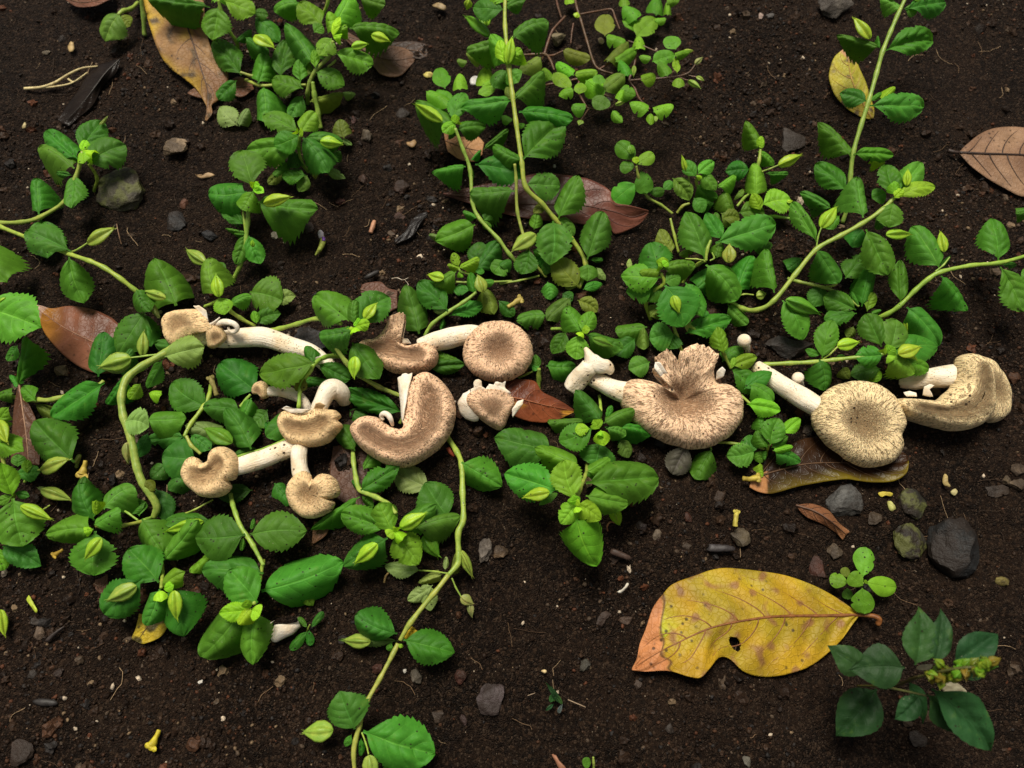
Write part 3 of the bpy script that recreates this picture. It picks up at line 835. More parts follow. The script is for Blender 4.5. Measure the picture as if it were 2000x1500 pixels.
e, b = mushroom("tiny button mushroom with thin arching pale stem", "C2", (90, 160))
add_cap(e, b, M_CAP_T, (82, 160), 20, (-0.2, -0.5, 1), [(25, 150), (45, 108), (85, 95), (125, 120), (143, 165), (138, 210), (115, 225), (80, 195, 0.6), (35, 185, 0.8)], 0.0055, 0.02, shoulder=0.5, n=64, seed=3)
add_tube(e, b, "stem", M_STIPE, [(110, 175, 15), (200, 165, 15), (300, 172, 15), (390, 210, 14), (440, 270, 12), (455, 330, 8)], [32, 38, 42, 42, 38, 34], 16, 0.15, seed=3)

e, b = mushroom("tan kidney-capped mushroom whose white stem bends up behind it, beside the tiny button mushroom", "C2", (450, 420))
add_cap(e, b, M_CAP_T, (450, 420), 27, UPN, [(203, 390), (222, 322), (285, 300, 0.9), (390, 328, 1), (470, 300, 1), (520, 270, 0.8), (575, 285, 0.2), (640, 293), (675, 335), (660, 370, 0.7), (687, 408), (640, 470), (585, 532), (490, 562), (395, 562), (300, 540), (238, 480)], 0.010, 0.22, spine=[(330, 420), (450, 430), (560, 390)], seed=4)
add_tube(e, b, "stem", M_STIPE, [(520, 330, 20), (545, 265, 22), (585, 185, 22), (630, 150, 20), (690, 175, 16), (725, 240, 8)], [58, 62, 72, 74, 66, 50], seed=4)
add_flap(e, b, "torn_flap", M_FLESH, [(262, 292, 27), (300, 275, 30), (350, 292, 30), (420, 298, 29), (470, 300, 29), (420, 328, 28), (330, 325, 28)], 0.6, 0.5, 2)
add_flap(e, b, "torn_flap", M_CAP_T, [(500, 292, 29), (512, 255, 33), (545, 246, 34), (585, 268, 33), (560, 296, 29)], 0.6, 0.5, 3)

e, b = mushroom("tan mushroom with notched lobed cap and straight white stem, among dark weed leaves", "C1", (1480, 770))
add_cap(e, b, M_CAP_T, (1500, 745), 27, (-0.15, -0.25, 1), [(1283, 745), (1310, 672), (1350, 642, 0.3), (1412, 650, 0.8), (1450, 690, 0.8), (1498, 665, 0.6), (1500, 610), (1550, 566), (1622, 576), (1670, 622), (1696, 692), (1690, 755), (1672, 808), (1630, 825, 0.5), (1640, 870), (1600, 920), (1520, 946), (1430, 936), (1350, 882), (1300, 822)], 0.0095, 0.25, spine=[(1440, 780), (1530, 740), (1590, 690)], seed=5)
add_tube(e, b, "stem", M_STIPE, [(1580, 790, 18), (1700, 730, 17), (1830, 690, 16), (1950, 650, 15), (2080, 600, 14), (2220, 560, 12)], [55, 62, 68, 72, 74, 70], seed=5)

e, b = mushroom("tan mushroom with split round cap and short upright stem pointing up to the others", "C2", (460, 930))
add_cap(e, b, M_CAP_T, (455, 910), 25, (0.0, -0.3, 1), [(268, 905), (288, 832), (340, 770), (400, 746), (450, 775, 0.3), (478, 812, 0.8), (525, 772, 0.4), (600, 785), (650, 832), (668, 900), (640, 948), (592, 962, 0.6), (630, 990), (610, 1040), (550, 1082), (460, 1106), (380, 1092), (310, 1032), (278, 970)], 0.0095, 0.22, seed=6)
add_tube(e, b, "stem", M_STIPE, [(430, 850, 16), (405, 770, 17), (392, 690, 18), (392, 620, 18), (405, 555, 14)], [58, 62, 60, 56, 48], seed=6)

e, b = mushroom("brown mushroom with torn upright flap, half covered by a weed leaf", "B2", (1080, 1200))
add_cap(e, b, M_CAP_P, (1090, 1210), 24, UPN, [(800, 1150), (850, 1120), (930, 1110, 0.3, 2), (1000, 1050, 0.8, 6), (1045, 960, 1, 10), (1080, 945, 1, 11), (1130, 930, 1, 12), (1165, 945, 1, 12), (1150, 985, 1, 9), (1112, 1030, 1, 6), (1110, 1100, 1, 2), (1150, 1155, 0.8), (1200, 1162, 0.3), (1300, 1133), (1370, 1168), (1402, 1232), (1380, 1300), (1300, 1352), (1180, 1372), (1050, 1355), (970, 1300), (880, 1240), (820, 1190)], 0.012, 0.14, spine=[(950, 1190), (1080, 1200), (1240, 1240)], seed=7)
add_flap(e, b, "torn_flap", M_FLESH, [(1105, 1075, 24), (1130, 1120, 25), (1190, 1135, 26), (1210, 1165, 24), (1150, 1168, 22), (1105, 1120, 22)], 0.6, 0.5, 4)
add_tube(e, b, "stem", M_STIPE, [(1080, 1230, 14), (960, 1290, 9), (870, 1330, 5)], [60, 55, 40], seed=7)

e, b = mushroom("round brown mushroom with sunken centre and short white stem, touching the brown leaf", "B2", (1850, 1200))
add_cap(e, b, M_CAP_P, (1850, 1195), 27, (0.05, -0.22, 1), [(1850 + 263 * math.cos(a) * (1 + 0.02 * math.sin(3 * a)), 1200 + 230 * math.sin(a)) for a in [2 * PI * i / 18 for i in range(18)]], 0.011, 0.42, seed=8, scale_f=1.25, shoulder=0.54)
add_tube(e, b, "stem", M_STIPE, [(1760, 1110, 18), (1650, 1095, 17), (1530, 1120, 15), (1400, 1150, 13), (1280, 1190, 10)], [62, 68, 76, 74, 62], seed=8)

e, b = mushroom("large folded kidney-shaped brown mushroom cap with white torn edge", "C2", (1150, 500))
add_cap(e, b, M_CAP_P, (1150, 520), 27, (0.06, -0.2, 1), [(1085, 428, 0.9), (1140, 432, 1), (1152, 380, 1), (1165, 290, 1), (1190, 150, 1), (1225, 48, 0.8), (1285, -2), (1350, 5), (1420, 50), (1488, 130), (1530, 220), (1536, 330), (1502, 450), (1420, 562), (1330, 632), (1230, 690), (1120, 713), (1000, 682), (880, 612), (800, 540), (750, 462), (743, 408), (790, 350), (860, 323), (945, 335), (1000, 372, 0.3), (1050, 412, 0.7)], 0.015, 0.07, shoulder=0.4, spine=[(880, 460), (1000, 530), (1130, 560), (1260, 500), (1340, 360), (1340, 190)], seed=9, scale_f=1.3)
add_flap(e, b, "torn_edge", M_FLESH, [(1112, 70, 24), (1150, 42, 27), (1225, 36, 29), (1200, 130, 29), (1170, 280, 28), (1150, 400, 24), (1140, 380, 22), (1135, 280, 23), (1122, 170, 23)], 1.6, 1.8, 5)
add_tube(e, b, "curled_rim", M_FLESH, [(1075, 415, 24), (1062, 370, 28), (1035, 335, 29), (1005, 330, 28), (992, 350, 26), (1010, 375, 25)], [12, 17, 20, 20, 16, 10], 12, 0.15)
add_tube(e, b, "stem", M_STIPE, [(1110, 560, 14), (1060, 620, 8), (1010, 650, 4)], [75, 60, 50], seed=9)

e, b = mushroom("broken brown mushroom with pale gills showing, lying against the reddish brown leaf", "C2", (1780, 300))
add_cap(e, b, M_CAP_P, (1790, 270), 22, (0.25, -0.45, 1), [(1632, 250, 0.3), (1640, 185, 0.8), (1710, 158, 1), (1820, 150, 1), (1900, 170, 1), (1965, 215, 1), (1975, 280, 0.6), (1948, 350), (1920, 425), (1882, 464), (1810, 432), (1735, 380), (1670, 318)], 0.009, -0.1, shoulder=0.45, seed=10, scale_f=1.1)
add_flap(e, b, "gills", M_FLESH, [(1552, 260, 12), (1585, 195, 16), (1640, 160, 18), (1660, 250, 19), (1700, 330, 17), (1710, 392, 12), (1625, 382, 9), (1570, 335, 9)], 2.2, 2.5, 6)
add_flap(e, b, "torn_flap", M_FLESH, [(1638, 200, 18), (1648, 150, 20), (1672, 140, 21), (1668, 95, 23), (1700, 75, 24), (1728, 90, 23), (1730, 130, 21), (1760, 150, 20), (1720, 175, 19)], 0.6, 0.6, 7)
add_flap(e, b, "torn_flap", M_FLESH, [(1740, 170, 19), (1770, 130, 21), (1785, 110, 22), (1812, 125, 21), (1830, 95, 23), (1880, 105, 22), (1905, 90, 22), (1895, 140, 20), (1950, 185, 19), (1850, 185, 19)], 0.6, 0.6, 8)
add_flap(e, b, "torn_flap", M_FLESH, [(1950, 300, 19), (1990, 240, 21), (2035, 225, 22), (2030, 260, 21), (1985, 320, 18), (1955, 360, 16)], 0.6, 0.5, 12)

e, b = mushroom("largest scaly mushroom with ragged raised back rim and broken forked stem", "C3", (1400, 250))
add_cap(e, b, M_CAP_S, (1410, 225), 30, UPN, [(953, 150), (985, 80), (1060, 48), (1150, 68), (1225, 118), (1280, 95, 0.7, 2), (1230, 30, 0.9, 7), (1190, -10, 1, 10), (1235, -60, 1, 12), (1212, -95, 1, 14), (1290, -150, 1, 14), (1345, -110, 1, 12), (1385, -60, 1, 10), (1400, -135, 0.8, 14), (1470, -188, 0.6, 16), (1540, -208, 0.6, 17), (1620, -178, 0.7, 15), (1680, -105, 0.9, 12), (1648, -20, 1, 8), (1660, 60, 0.9, 3), (1705, 85, 0.4), (1795, 92), (1872, 155), (1902, 255), (1880, 370), (1800, 472), (1650, 556), (1480, 572), (1285, 512), (1150, 440), (1040, 342), (978, 245)], 0.0175, 0.42, seed=11, scale_f=1.35, shoulder=0.54, n=176)
add_tube(e, b, "stem", M_STIPE, [(1150, 230, 18), (1020, 190, 17), (900, 150, 15), (800, 105, 14), (720, 60, 12)], [80, 86, 78, 66, 55], seed=11)
add_tube(e, b, "broken_stem", M_STIPE, [(575, 150, 10), (630, 85, 14), (690, 20, 18), (735, -40, 22), (715, -100, 24), (685, -150, 24)], [58, 68, 74, 68, 44, 14], seed=12, wob=0.3)
add_tube(e, b, "broken_stem", M_STIPE, [(720, -50, 22), (790, -30, 23), (850, -5, 22), (880, 20, 20)], [60, 62, 54, 26], seed=13, wob=0.3)
add_flap(e, b, "torn_flap", M_FLESH, [(1290, 120, 29), (1230, 50, 36), (1192, 0, 39), (1195, -50, 40), (1240, -40, 41), (1285, 30, 37), (1300, 90, 31)], 0.6, 0.5, 13)
add_flap(e, b, "torn_flap", M_FLESH, [(1640, 85, 30), (1650, 20, 35), (1690, -15, 37), (1715, 10, 36), (1700, 60, 33)], 0.6, 0.5, 14)

e, b = mushroom("round scaly greyish mushroom with dark flecks and long straight white stem", "C4", (800, 390))
add_cap(e, b, M_CAP_G, (775, 395), 28, (0.0, -0.2, 1), [(443, 335), (480, 230), (560, 132), (680, 78), (800, 64), (920, 84), (1030, 150), (1090, 222), (1130, 312), (1150, 395), (1112, 470), (1128, 540), (1098, 630), (1010, 690), (880, 713), (760, 682), (640, 602), (540, 522), (470, 432)], 0.013, 0.40, seed=14, scale_f=1.35, shoulder=0.54)
add_tube(e, b, "stem", M_STIPE, [(590, 350, 19), (450, 285, 18), (300, 195, 16), (150, 105, 14), (40, 25, 12), (-10, -10, 10)], [70, 76, 74, 70, 62, 55], seed=14)

e, b = mushroom("greyish brown mushroom curved like a bean with thick pale stem stub behind it", "C4", (1500, 290))
add_cap(e, b, M_CAP_G, (1540, 270), 30, (0.05, -0.3, 1), [(1078, 265), (1100, 215), (1180, 203), (1300, 215, 0.0), (1400, 222, 0.1), (1470, 165, 0.1), (1540, 85, 0.1), (1560, -20), (1580, -100), (1635, -133), (1705, -110), (1770, 0), (1802, 120), (1812, 250), (1780, 352), (1700, 422), (1560, 452), (1420, 432), (1280, 390), (1150, 340)], 0.017, 0.05, shoulder=0.3, spine=[(1220, 280), (1400, 310), (1570, 290), (1670, 180), (1660, 20)], seed=15, scale_f=1.3)
add_tube(e, b, "stem", M_STIPE, [(1600, 80, 17), (1500, 50, 18), (1400, 55, 17), (1260, 75, 14), (1140, 95, 10), (1040, 110, 6)], [85, 92, 84, 76, 62, 30], seed=15)
add_flap(e, b, "torn_flap", M_FLESH, [(1065, 175, 20), (1110, 163, 22), (1160, 180, 23), (1165, 205, 23), (1090, 205, 21)], 0.6, 0.5, 15)
add_flap(e, b, "torn_flap", M_FLESH, [(1205, 195, 24), (1215, 135, 27), (1260, 112, 28), (1292, 125, 27), (1250, 160, 26), (1285, 208, 24)], 0.6, 0.5, 16)

e, b = mushroom("greyish mushroom cap half hidden beneath the bean-curved mushroom", "C4", (1800, 180))
add_cap(e, b, M_CAP_G, (1770, 140), 20, (0.25, -0.2, 1), [(1660, -60), (1710, -118), (1790, -72), (1860, 30), (1900, 130), (1914, 235), (1900, 320), (1850, 372), (1780, 372), (1690, 300), (1640, 120)], 0.012, 0.1, seed=16, scale_f=1.1, n=96)

for tl, x, y, r_, h, lab in (("B3", 1865, 1140, 50, 20, "small white ball-shaped button mushroom on a short stalk behind the largest mushroom"), ("C4", 310, 66, 44, 18, "small white ball-shaped button mushroom next to the long white stem")):
    e, b = mushroom(lab, tl, (x, y))
    add_cap(e, b, M_FLESH, (x, y), h, (0, -0.35, 1), [(x + r_ * math.cos(a), y + r_ * math.sin(a)) for a in [2 * PI * i / 12 for i in range(12)]], r_ * 0.085e-3 * 1.15, 0.0, n=48, shoulder=0.02, lump=0.02)
    add_tube(e, b, "stem", M_STIPE, [(x, y + 20, h - 3), (x + 12, y + r_ * 1.1, h - 8), (x + 10, y + r_ * 1.9, 3)], [r_ * 0.42, r_ * 0.4, r_ * 0.36], 14)

e, b = mushroom("broken white piece of mushroom with soil on top, beside dark seedling", "D2", (280, 480))
add_flap(e, b, "broken_stem", M_FLESH, [(160, 480, 6), (185, 440, 8), (260, 400, 9), (330, 390, 10), (390, 430, 9), (405, 465, 8), (350, 520, 7), (270, 560, 6), (210, 585, 5), (185, 540, 5)], 5.0, 1.0, 17)
add_flap(e, b, "soil_lump", M_SOIL, [(170, 465, 11), (235, 405, 14), (340, 385, 15), (388, 420, 14), (330, 440, 14), (250, 450, 13)], 1.2, 1.0, 18)

# ------------------------------------------------------------------ fallen leaves
YEL, OLV, TAN, BRN, RED, DRK = (0.44, 0.275, 0.015), (0.30, 0.34, 0.02), (0.42, 0.24, 0.10), (0.20, 0.085, 0.035), (0.16, 0.062, 0.042), (0.045, 0.026, 0.018)
def c_big(t, s, n, m):
    c = lerp3(YEL, (0.36, 0.27, 0.016), 0.5 + n * 1.5)
    c = lerp3(c, (0.33, 0.38, 0.015), (t - 0.66) * 5 if s < -0.3 else 0)
    c = lerp3(c, (0.27, 0.14, 0.045), (m - 0.12) * 2.4)
    edge = 0.858 - 0.12 * max(0, -s) ** 1.2 + 0.012 * math.sin(s * 9) + 0.02 * n
    c = lerp3(c, (0.13, 0.06, 0.02), max(0, 1 - abs(t - edge) / 0.012))
    return lerp3(c, (0.52, 0.215, 0.085), (t - edge) / 0.012)
dead_leaf("large yellow leaf with browned torn tip lying flat on bare soil", "D3",
    [(2690, 378, 7), (2450, 385, 7), (2160, 388, 7), (1950, 405, 8), (1620, 470, 10), (1350, 590, 12), (1240, 645, 11), (1120, 715, 9), (1030, 778, 6)],
    [(2690, 376, 7), (2550, 268, 6), (2350, 160, 5), (2150, 88, 4), (1950, 55, 4), (1750, 35, 5), (1620, 48, 5), (1480, 95, 6), (1330, 152, 7), (1250, 235, 8), (1180, 335, 8), (1130, 480, 8), (1085, 600, 8), (1065, 700, 7), (1030, 776, 6)],
    [(2690, 380, 7), (2560, 560, 5), (2370, 730, 4), (2190, 805, 3), (2000, 832, 3), (1850, 795, 4), (1745, 700, 5), (1670, 690, 8), (1600, 770, 14), (1530, 838, 16), (1440, 830, 14), (1290, 787, 11), (1130, 795, 8), (1030, 780, 6)],
    c_big, veins=7, nt=230, ns=40, vcol=(0.20, 0.075, 0.02), wob=1.4, petiole=[(2680, 378, 7), (2790, 385, 8), (2840, 410, 8), (2830, 450, 6)], hole=(0.545, 0.46, 0.026, 0.16), vrad=0.55, vsweep=0.27, vlen=0.9, quilt=0.8)
def c_left(t, s, n, m):
    c = lerp3((0.20, 0.082, 0.05), (0.13, 0.05, 0.03), 0.5 + n)
    c = lerp3(c, (0.36, 0.16, 0.03), (t - 0.55) * 2.4 + n * 0.6)
    return lerp3(c, (0.46, 0.30, 0.24), (t - 0.86) / 0.015)
dead_leaf("reddish brown leaf with pale pinkish tip, half under dark weed leaves", "B1",
    [(900, 1240, 4), (780, 1200, 5), (650, 1140, 6), (480, 1055, 7), (340, 960, 7), (222, 878, 9)],
    [(900, 1230, 4), (910, 1080, 4), (850, 1005, 4), (800, 968, 4), (680, 918, 5), (520, 893, 5), (380, 910, 6), (300, 888, 8), (222, 874, 9)],
    [(900, 1250, 4), (850, 1370, 3), (720, 1385, 3), (650, 1367, 3), (560, 1322, 3), (480, 1262, 4), (400, 1182, 4), (330, 1092, 5), (288, 992, 6), (222, 886, 9)],
    c_left, veins=6, mat=M_WET, vcol=(0.20, 0.09, 0.05), vrad=0.4)
def c_top(t, s, n, m):
    c = lerp3((0.30, 0.17, 0.07), (0.20, 0.10, 0.045), 0.5 + n)
    c = lerp3(c, (0.50, 0.33, 0.04), (-s * 1.3 - 0.35 + n * 1.6) * (1.25 - t))
    return lerp3(c, (0.09, 0.06, 0.03), (m - 0.22) * 3)
dead_leaf("long yellowish brown leaf hanging point down under weed leaves", "A1",
    [(1270, -160, 16), (1300, -40, 16), (1335, 90, 16), (1395, 260, 14), (1465, 480, 11), (1525, 690, 7), (1508, 890, 4)],
    [(1090, -170, 14), (1052, -60, 13), (1062, 40, 12), (1100, 200, 11), (1160, 370, 9), (1230, 482, 7), (1330, 562, 6), (1430, 642, 5), (1488, 730, 5), (1518, 800, 5), (1503, 890, 4)],
    [(1450, -160, 16), (1490, 0, 16), (1500, 120, 16), (1520, 270, 14), (1570, 400, 12), (1660, 515, 9), (1668, 600, 7), (1605, 720, 5), (1550, 770, 5), (1556, 830, 5), (1512, 890, 4)],
    c_top, veins=6, vcol=(0.07, 0.035, 0.02), vrad=0.5)
def flatc(a, b_, c2=None, at=2.0):
    def f(t, s, n, m):
        c = lerp3(a, b_, 0.5 + n * 1.2)
        return lerp3(c, c2, (t - at + n * 0.08) / 0.04) if c2 else c
    return f
dead_leaf("brown scrap of leaf poking out below the long yellowish leaf", "A1", [(1500, 640, 3), (1440, 660, 3), (1375, 685, 3)], [(1500, 610, 3), (1440, 640, 3), (1375, 683, 3)], [(1510, 730, 3), (1440, 715, 3), (1375, 688, 3)], flatc((0.22, 0.10, 0.05), (0.15, 0.07, 0.035)), veins=2, nt=20, ns=6)
dead_leaf("reddish brown leaf under the weeds near the hanging yellowish leaf", "A1", [(1650, 640, 4), (1740, 640, 4), (1850, 630, 4)], [(1650, 630, 4), (1740, 560, 4), (1860, 600, 4)], [(1650, 650, 4), (1760, 710, 4), (1860, 650, 4)], flatc((0.20, 0.085, 0.04), (0.13, 0.055, 0.03)), veins=3, nt=24, ns=6)
dead_leaf("curled reddish brown leaf beside the pale ragged weed leaf", "A1", [(460, -20, 8), (620, 20, 9), (830, -30, 9)], [(460, -40, 8), (620, -70, 6), (830, -80, 6)], [(460, -20, 8), (560, 45, 10), (690, 45, 10), (830, -20, 9)], flatc((0.24, 0.11, 0.06), (0.15, 0.06, 0.035)), veins=3, nt=30, ns=6)
dead_leaf("pale grey-brown leaf with pointed tip and dark midrib on bare muddy soil", "A4",
    [(1475, 1118, 5), (1620, 1125, 7), (1780, 1130, 8), (1950, 1135, 8), (2150, 1150, 7), (2420, 1190, 5)],
    [(1475, 1114, 5), (1530, 1058, 6), (1620, 988, 6), (1720, 945, 6), (1830, 925, 6), (1950, 932, 6), (2200, 990, 5), (2420, 1180, 5)],
    [(1475, 1122, 5), (1560, 1212, 5), (1680, 1302, 4), (1800, 1380, 3), (1950, 1445, 3), (2200, 1440, 3), (2420, 1200, 5)],
    flatc((0.30, 0.185, 0.115), (0.23, 0.13, 0.08)), veins=6, vcol=(0.035, 0.02, 0.015), vrad=0.5, petiole=[(1480, 1118, 5), (1440, 1114, 5), (1395, 1104, 4)])
def c_wet(t, s, n, m):
    c = lerp3((0.13, 0.05, 0.04), (0.075, 0.032, 0.026), 0.5 + n)
    c = lerp3(c, (0.15, 0.105, 0.095), max(0, 1 - ((t - 0.56) / 0.16) ** 2 - (s / 0.75) ** 2) * 2)
    return lerp3(c, (0.22, 0.085, 0.06), (t - 0.70) * 5 + n)
dead_leaf("wet purplish brown leaf with curled tip behind the tall weed stem", "B3",
    [(-350, 70, 3), (-100, 100, 4), (150, 140, 4), (400, 150, 5), (640, 150, 6), (900, 200, 8), (1030, 240, 8), (1150, 200, 12)],
    [(-350, 65, 3), (-100, 10, 5), (150, -40, 6), (380, -80, 7), (640, -55, 8), (800, 0, 9), (880, 60, 10), (900, 130, 11), (1000, 155, 13), (1080, 175, 14), (1150, 190, 13)],
    [(-350, 75, 3), (-100, 160, 3), (150, 230, 3), (400, 270, 3), (640, 288, 3), (860, 330, 3), (905, 365, 3), (1000, 335, 4), (1090, 285, 7), (1150, 215, 11)],
    c_wet, veins=6, mat=M_WET, vcol=(0.11, 0.045, 0.035), nt=80)
def c_yt(t, s, n, m):
    c = lerp3((0.38, 0.36, 0.035), (0.46, 0.36, 0.03), 0.5 + n)
    c = lerp3(c, (0.12, 0.08, 0.03), (m - 0.18) * 3 + (0.5 if s > 0.4 and t > 0.7 else 0))
    return lerp3(c, (0.55, 0.30, 0.17), (t - 0.78 + 0.06 * s) / 0.03)
dead_leaf("yellow leaf with orange-brown tip leaning behind the tall right weed stem", "A4",
    [(835, 868, 4), (770, 760, 6), (700, 620, 9), (670, 500, 11), (670, 400, 12), (700, 322, 13)],
    [(820, 872, 4), (740, 850, 4), (650, 790, 5), (570, 700, 7), (528, 600, 9), (524, 530, 10), (555, 430, 11), (620, 368, 12), (698, 320, 13)],
    [(850, 862, 4), (852, 790, 5), (812, 680, 7), (772, 560, 9), (725, 450, 10), (690, 390, 12), (702, 322, 13)],
    c_yt, veins=5, vcol=(0.42, 0.26, 0.06))
dead_leaf("small orange-brown leaf fragment under a weed stem", "A2", [(1460, 1030, 4), (1590, 1080, 5), (1735, 1110, 4)], [(1450, 975, 4), (1560, 1000, 5), (1690, 998, 5), (1745, 1045, 4)], [(1480, 1110, 4), (1570, 1168, 4), (1680, 1182, 4), (1735, 1125, 4)], flatc((0.47, 0.25, 0.12), (0.38, 0.18, 0.08)), veins=3, nt=36, ns=10, vcol=(0.25, 0.12, 0.06))
def c_redb(t, s, n, m):
    c = lerp3((0.22, 0.062, 0.025), (0.12, 0.035, 0.018), 0.5 + n * 1.2)
    return lerp3(c, (0.42, 0.20, 0.03), (n - 0.05) * 3 if s > 0.2 else 0)
dead_leaf("glossy reddish brown leaf with pointed tip under the broken mushroom", "C3",
    [(20, 200, 9), (200, 220, 10), (400, 270, 9), (612, 311, 6)],
    [(30, 130, 8), (110, 88, 9), (220, 78, 10), (320, 92, 10), (370, 165, 9), (450, 208, 8), (540, 258, 7), (612, 309, 6)],
    [(30, 280, 7), (140, 335, 7), (260, 382, 6), (400, 394, 5), (500, 372, 5), (612, 313, 6)],
    c_redb, veins=5, mat=M_WET, vcol=(0.26, 0.08, 0.03))
def c_dark(t, s, n, m):
    c = lerp3((0.04, 0.018, 0.008), (0.022, 0.011, 0.006), 0.5 + n)
    if s > 0: c = lerp3(c, (0.17, 0.13, 0.012), (s - 0.35 + 0.5 * n) * (0.5 + t) * 1.2)
    return lerp3(c, (0.40, 0.19, 0.08), (0.115 - t + 0.03 * n) / 0.015 if s > -0.2 else 0)
dead_leaf("wet dark brown leaf with olive rim under the round scaly mushroom", "C4",
    [(-50, 810, 6), (100, 760, 5), (350, 700, 5), (620, 690, 5), (850, 700, 5), (1000, 690, 6), (1100, 660, 8)],
    [(-50, 790, 6), (60, 660, 5), (220, 560, 5), (400, 500, 5), (650, 480, 5), (850, 500, 5), (1000, 560, 6), (1100, 640, 8)],
    [(-60, 870, 5), (0, 900, 5), (80, 916, 5), (150, 905, 5), (350, 850, 6), (620, 812, 7), (730, 820, 7), (850, 832, 7), (1000, 822, 8), (1085, 765, 9), (1105, 680, 9)],
    c_dark, veins=6, mat=M_WET, vcol=(0.09, 0.045, 0.02), nt=80)
dead_leaf("small dry brown leaf folded along its rib, below the wet dark leaf", "C4",
    [(280, 1000, 4), (420, 1045, 6), (540, 1120, 7), (650, 1215, 4)], [(280, 998, 4), (400, 988, 3), (520, 1035, 3), (600, 1125, 3), (682, 1190, 3)], [(280, 1002, 4), (350, 1080, 3), (480, 1140, 3), (570, 1195, 3), (628, 1252, 3)],
    flatc((0.28, 0.13, 0.06), (0.20, 0.085, 0.04)), veins=4, nt=40, ns=10, vcol=(0.10, 0.05, 0.03))
dead_leaf("blackened glossy dead leaf beside dry straw stalks", "A1",
    [(880, 435, 5), (770, 540, 7), (660, 690, 7), (540, 830, 5), (440, 900, 3)], [(880, 430, 5), (710, 480, 4), (640, 560, 4), (560, 680, 4), (490, 775, 3), (425, 885, 3)], [(880, 440, 5), (850, 530, 4), (760, 620, 3), (690, 760, 3), (600, 840, 3), (500, 920, 3)],
    flatc((0.016, 0.011, 0.009), (0.009, 0.0065, 0.0055)), veins=4, mat=M_WET, vcol=(0.02, 0.014, 0.01))
dead_leaf("narrow dark brown leaf with pale midrib standing between weed leaves", "C1",
    [(140, 105, 10), (165, 280, 10), (192, 480, 9), (212, 700, 6)], [(138, 108, 10), (105, 260, 8), (92, 440, 7), (82, 700, 5)], [(142, 108, 10), (215, 255, 8), (275, 400, 7), (300, 560, 6), (290, 710, 5)],
    flatc((0.13, 0.058, 0.032), (0.09, 0.04, 0.024)), veins=4, vcol=(0.27, 0.15, 0.09))
dead_leaf("dull brown leaf half sunk in soil beside top weed rosette", "A2",
    [(720, 260, 5), (900, 390, 6), (1080, 440, 5), (1245, 420, 3)], [(740, 230, 4), (900, 315, 6), (1050, 335, 6), (1150, 350, 4), (1240, 400, 3)], [(740, 300, 4), (920, 470, 4), (1000, 548, 3), (1130, 552, 3), (1235, 450, 3)],
    flatc((0.19, 0.105, 0.06), (0.13, 0.07, 0.042)), veins=5, vcol=(0.11, 0.06, 0.04))
dead_leaf("dark decayed leaf lying behind the dull brown leaf", "A2", [(1050, 350, 3), (1220, 370, 3), (1400, 400, 3)], [(1060, 310, 3), (1200, 300, 3), (1330, 330, 3), (1400, 390, 3)], [(1060, 400, 3), (1200, 425, 3), (1350, 440, 3), (1400, 410, 3)], flatc((0.06, 0.04, 0.032), (0.04, 0.026, 0.02)), veins=3, nt=30, ns=8)
def c_mott(t, s, n, m):
    return lerp3((0.50, 0.38, 0.03), (0.06, 0.05, 0.012), (m * 2.2 + 0.15) * 1.0)
dead_leaf("mottled yellow and black leaf tip under weed rosette", "D1", [(1120, 380, 6), (1070, 480, 5), (1000, 575, 3)], [(1020, 370, 5), (990, 490, 4), (965, 545, 3), (998, 572, 3)], [(1240, 400, 6), (1225, 470, 5), (1170, 545, 4), (1060, 588, 3), (1004, 578, 3)], c_mott, veins=3, nt=50, ns=14, vcol=(0.10, 0.06, 0.02))
dead_leaf("flat rusty leaf fragment half buried behind weed and mushroom", "B2", [(840, 770, 3), (960, 800, 3), (1110, 830, 3)], [(850, 735, 3), (900, 718, 3), (990, 715, 3), (1040, 760, 3), (1110, 780, 3)], [(850, 830, 3), (950, 900, 3), (1040, 930, 3), (1110, 900, 3)], flatc((0.115, 0.05, 0.032), (0.08, 0.036, 0.024)), veins=3, nt=36, ns=8)
dead_leaf("dark brown leaf in the shade beneath the folded kidney-shaped mushroom", "C2", [(700, 560, 3), (780, 780, 3), (820, 1010, 3)], [(640, 570, 3), (615, 780, 3), (640, 930, 3), (800, 1020, 3)], [(830, 560, 3), (990, 700, 3), (1030, 830, 3), (960, 970, 3), (840, 1020, 3)], flatc((0.11, 0.055, 0.036), (0.075, 0.036, 0.025)), veins=4)
dead_leaf("torn brown leaf scrap below the split round mushroom", "C2", [(560, 1120, 4), (540, 1190, 3), (490, 1280, 3)], [(500, 1120, 4), (490, 1200, 3), (487, 1280, 3)], [(625, 1140, 4), (600, 1195, 3), (575, 1230, 3), (495, 1282, 3)], flatc((0.26, 0.13, 0.07), (0.18, 0.09, 0.05)), veins=2, nt=24, ns=6)
dead_leaf("rusty scrap of leaf under the muddy weed rosette", "D1", [(690, 150, 3), (740, 170, 3), (790, 120, 3)], [(700, 120, 3), (740, 110, 3), (790, 80, 3)], [(700, 190, 3), (740, 225, 3), (790, 160, 3)], flatc((0.16, 0.07, 0.04), (0.11, 0.05, 0.03)), veins=2, nt=20, ns=6)
dead_leaf("black rotten leaf strip on crumbly soil", "B2", [(1330, 220, 3), (1220, 310, 4), (1090, 420, 3)], [(1330, 200, 3), (1230, 240, 3), (1180, 330, 3), (1085, 410, 3)], [(1330, 230, 3), (1280, 290, 3), (1220, 380, 3), (1095, 435, 3)], flatc((0.022, 0.02, 0.021), (0.014, 0.012, 0.012)), veins=3, mat=M_WET, nt=30, ns=8, vcol=(0.015, 0.012, 0.012))

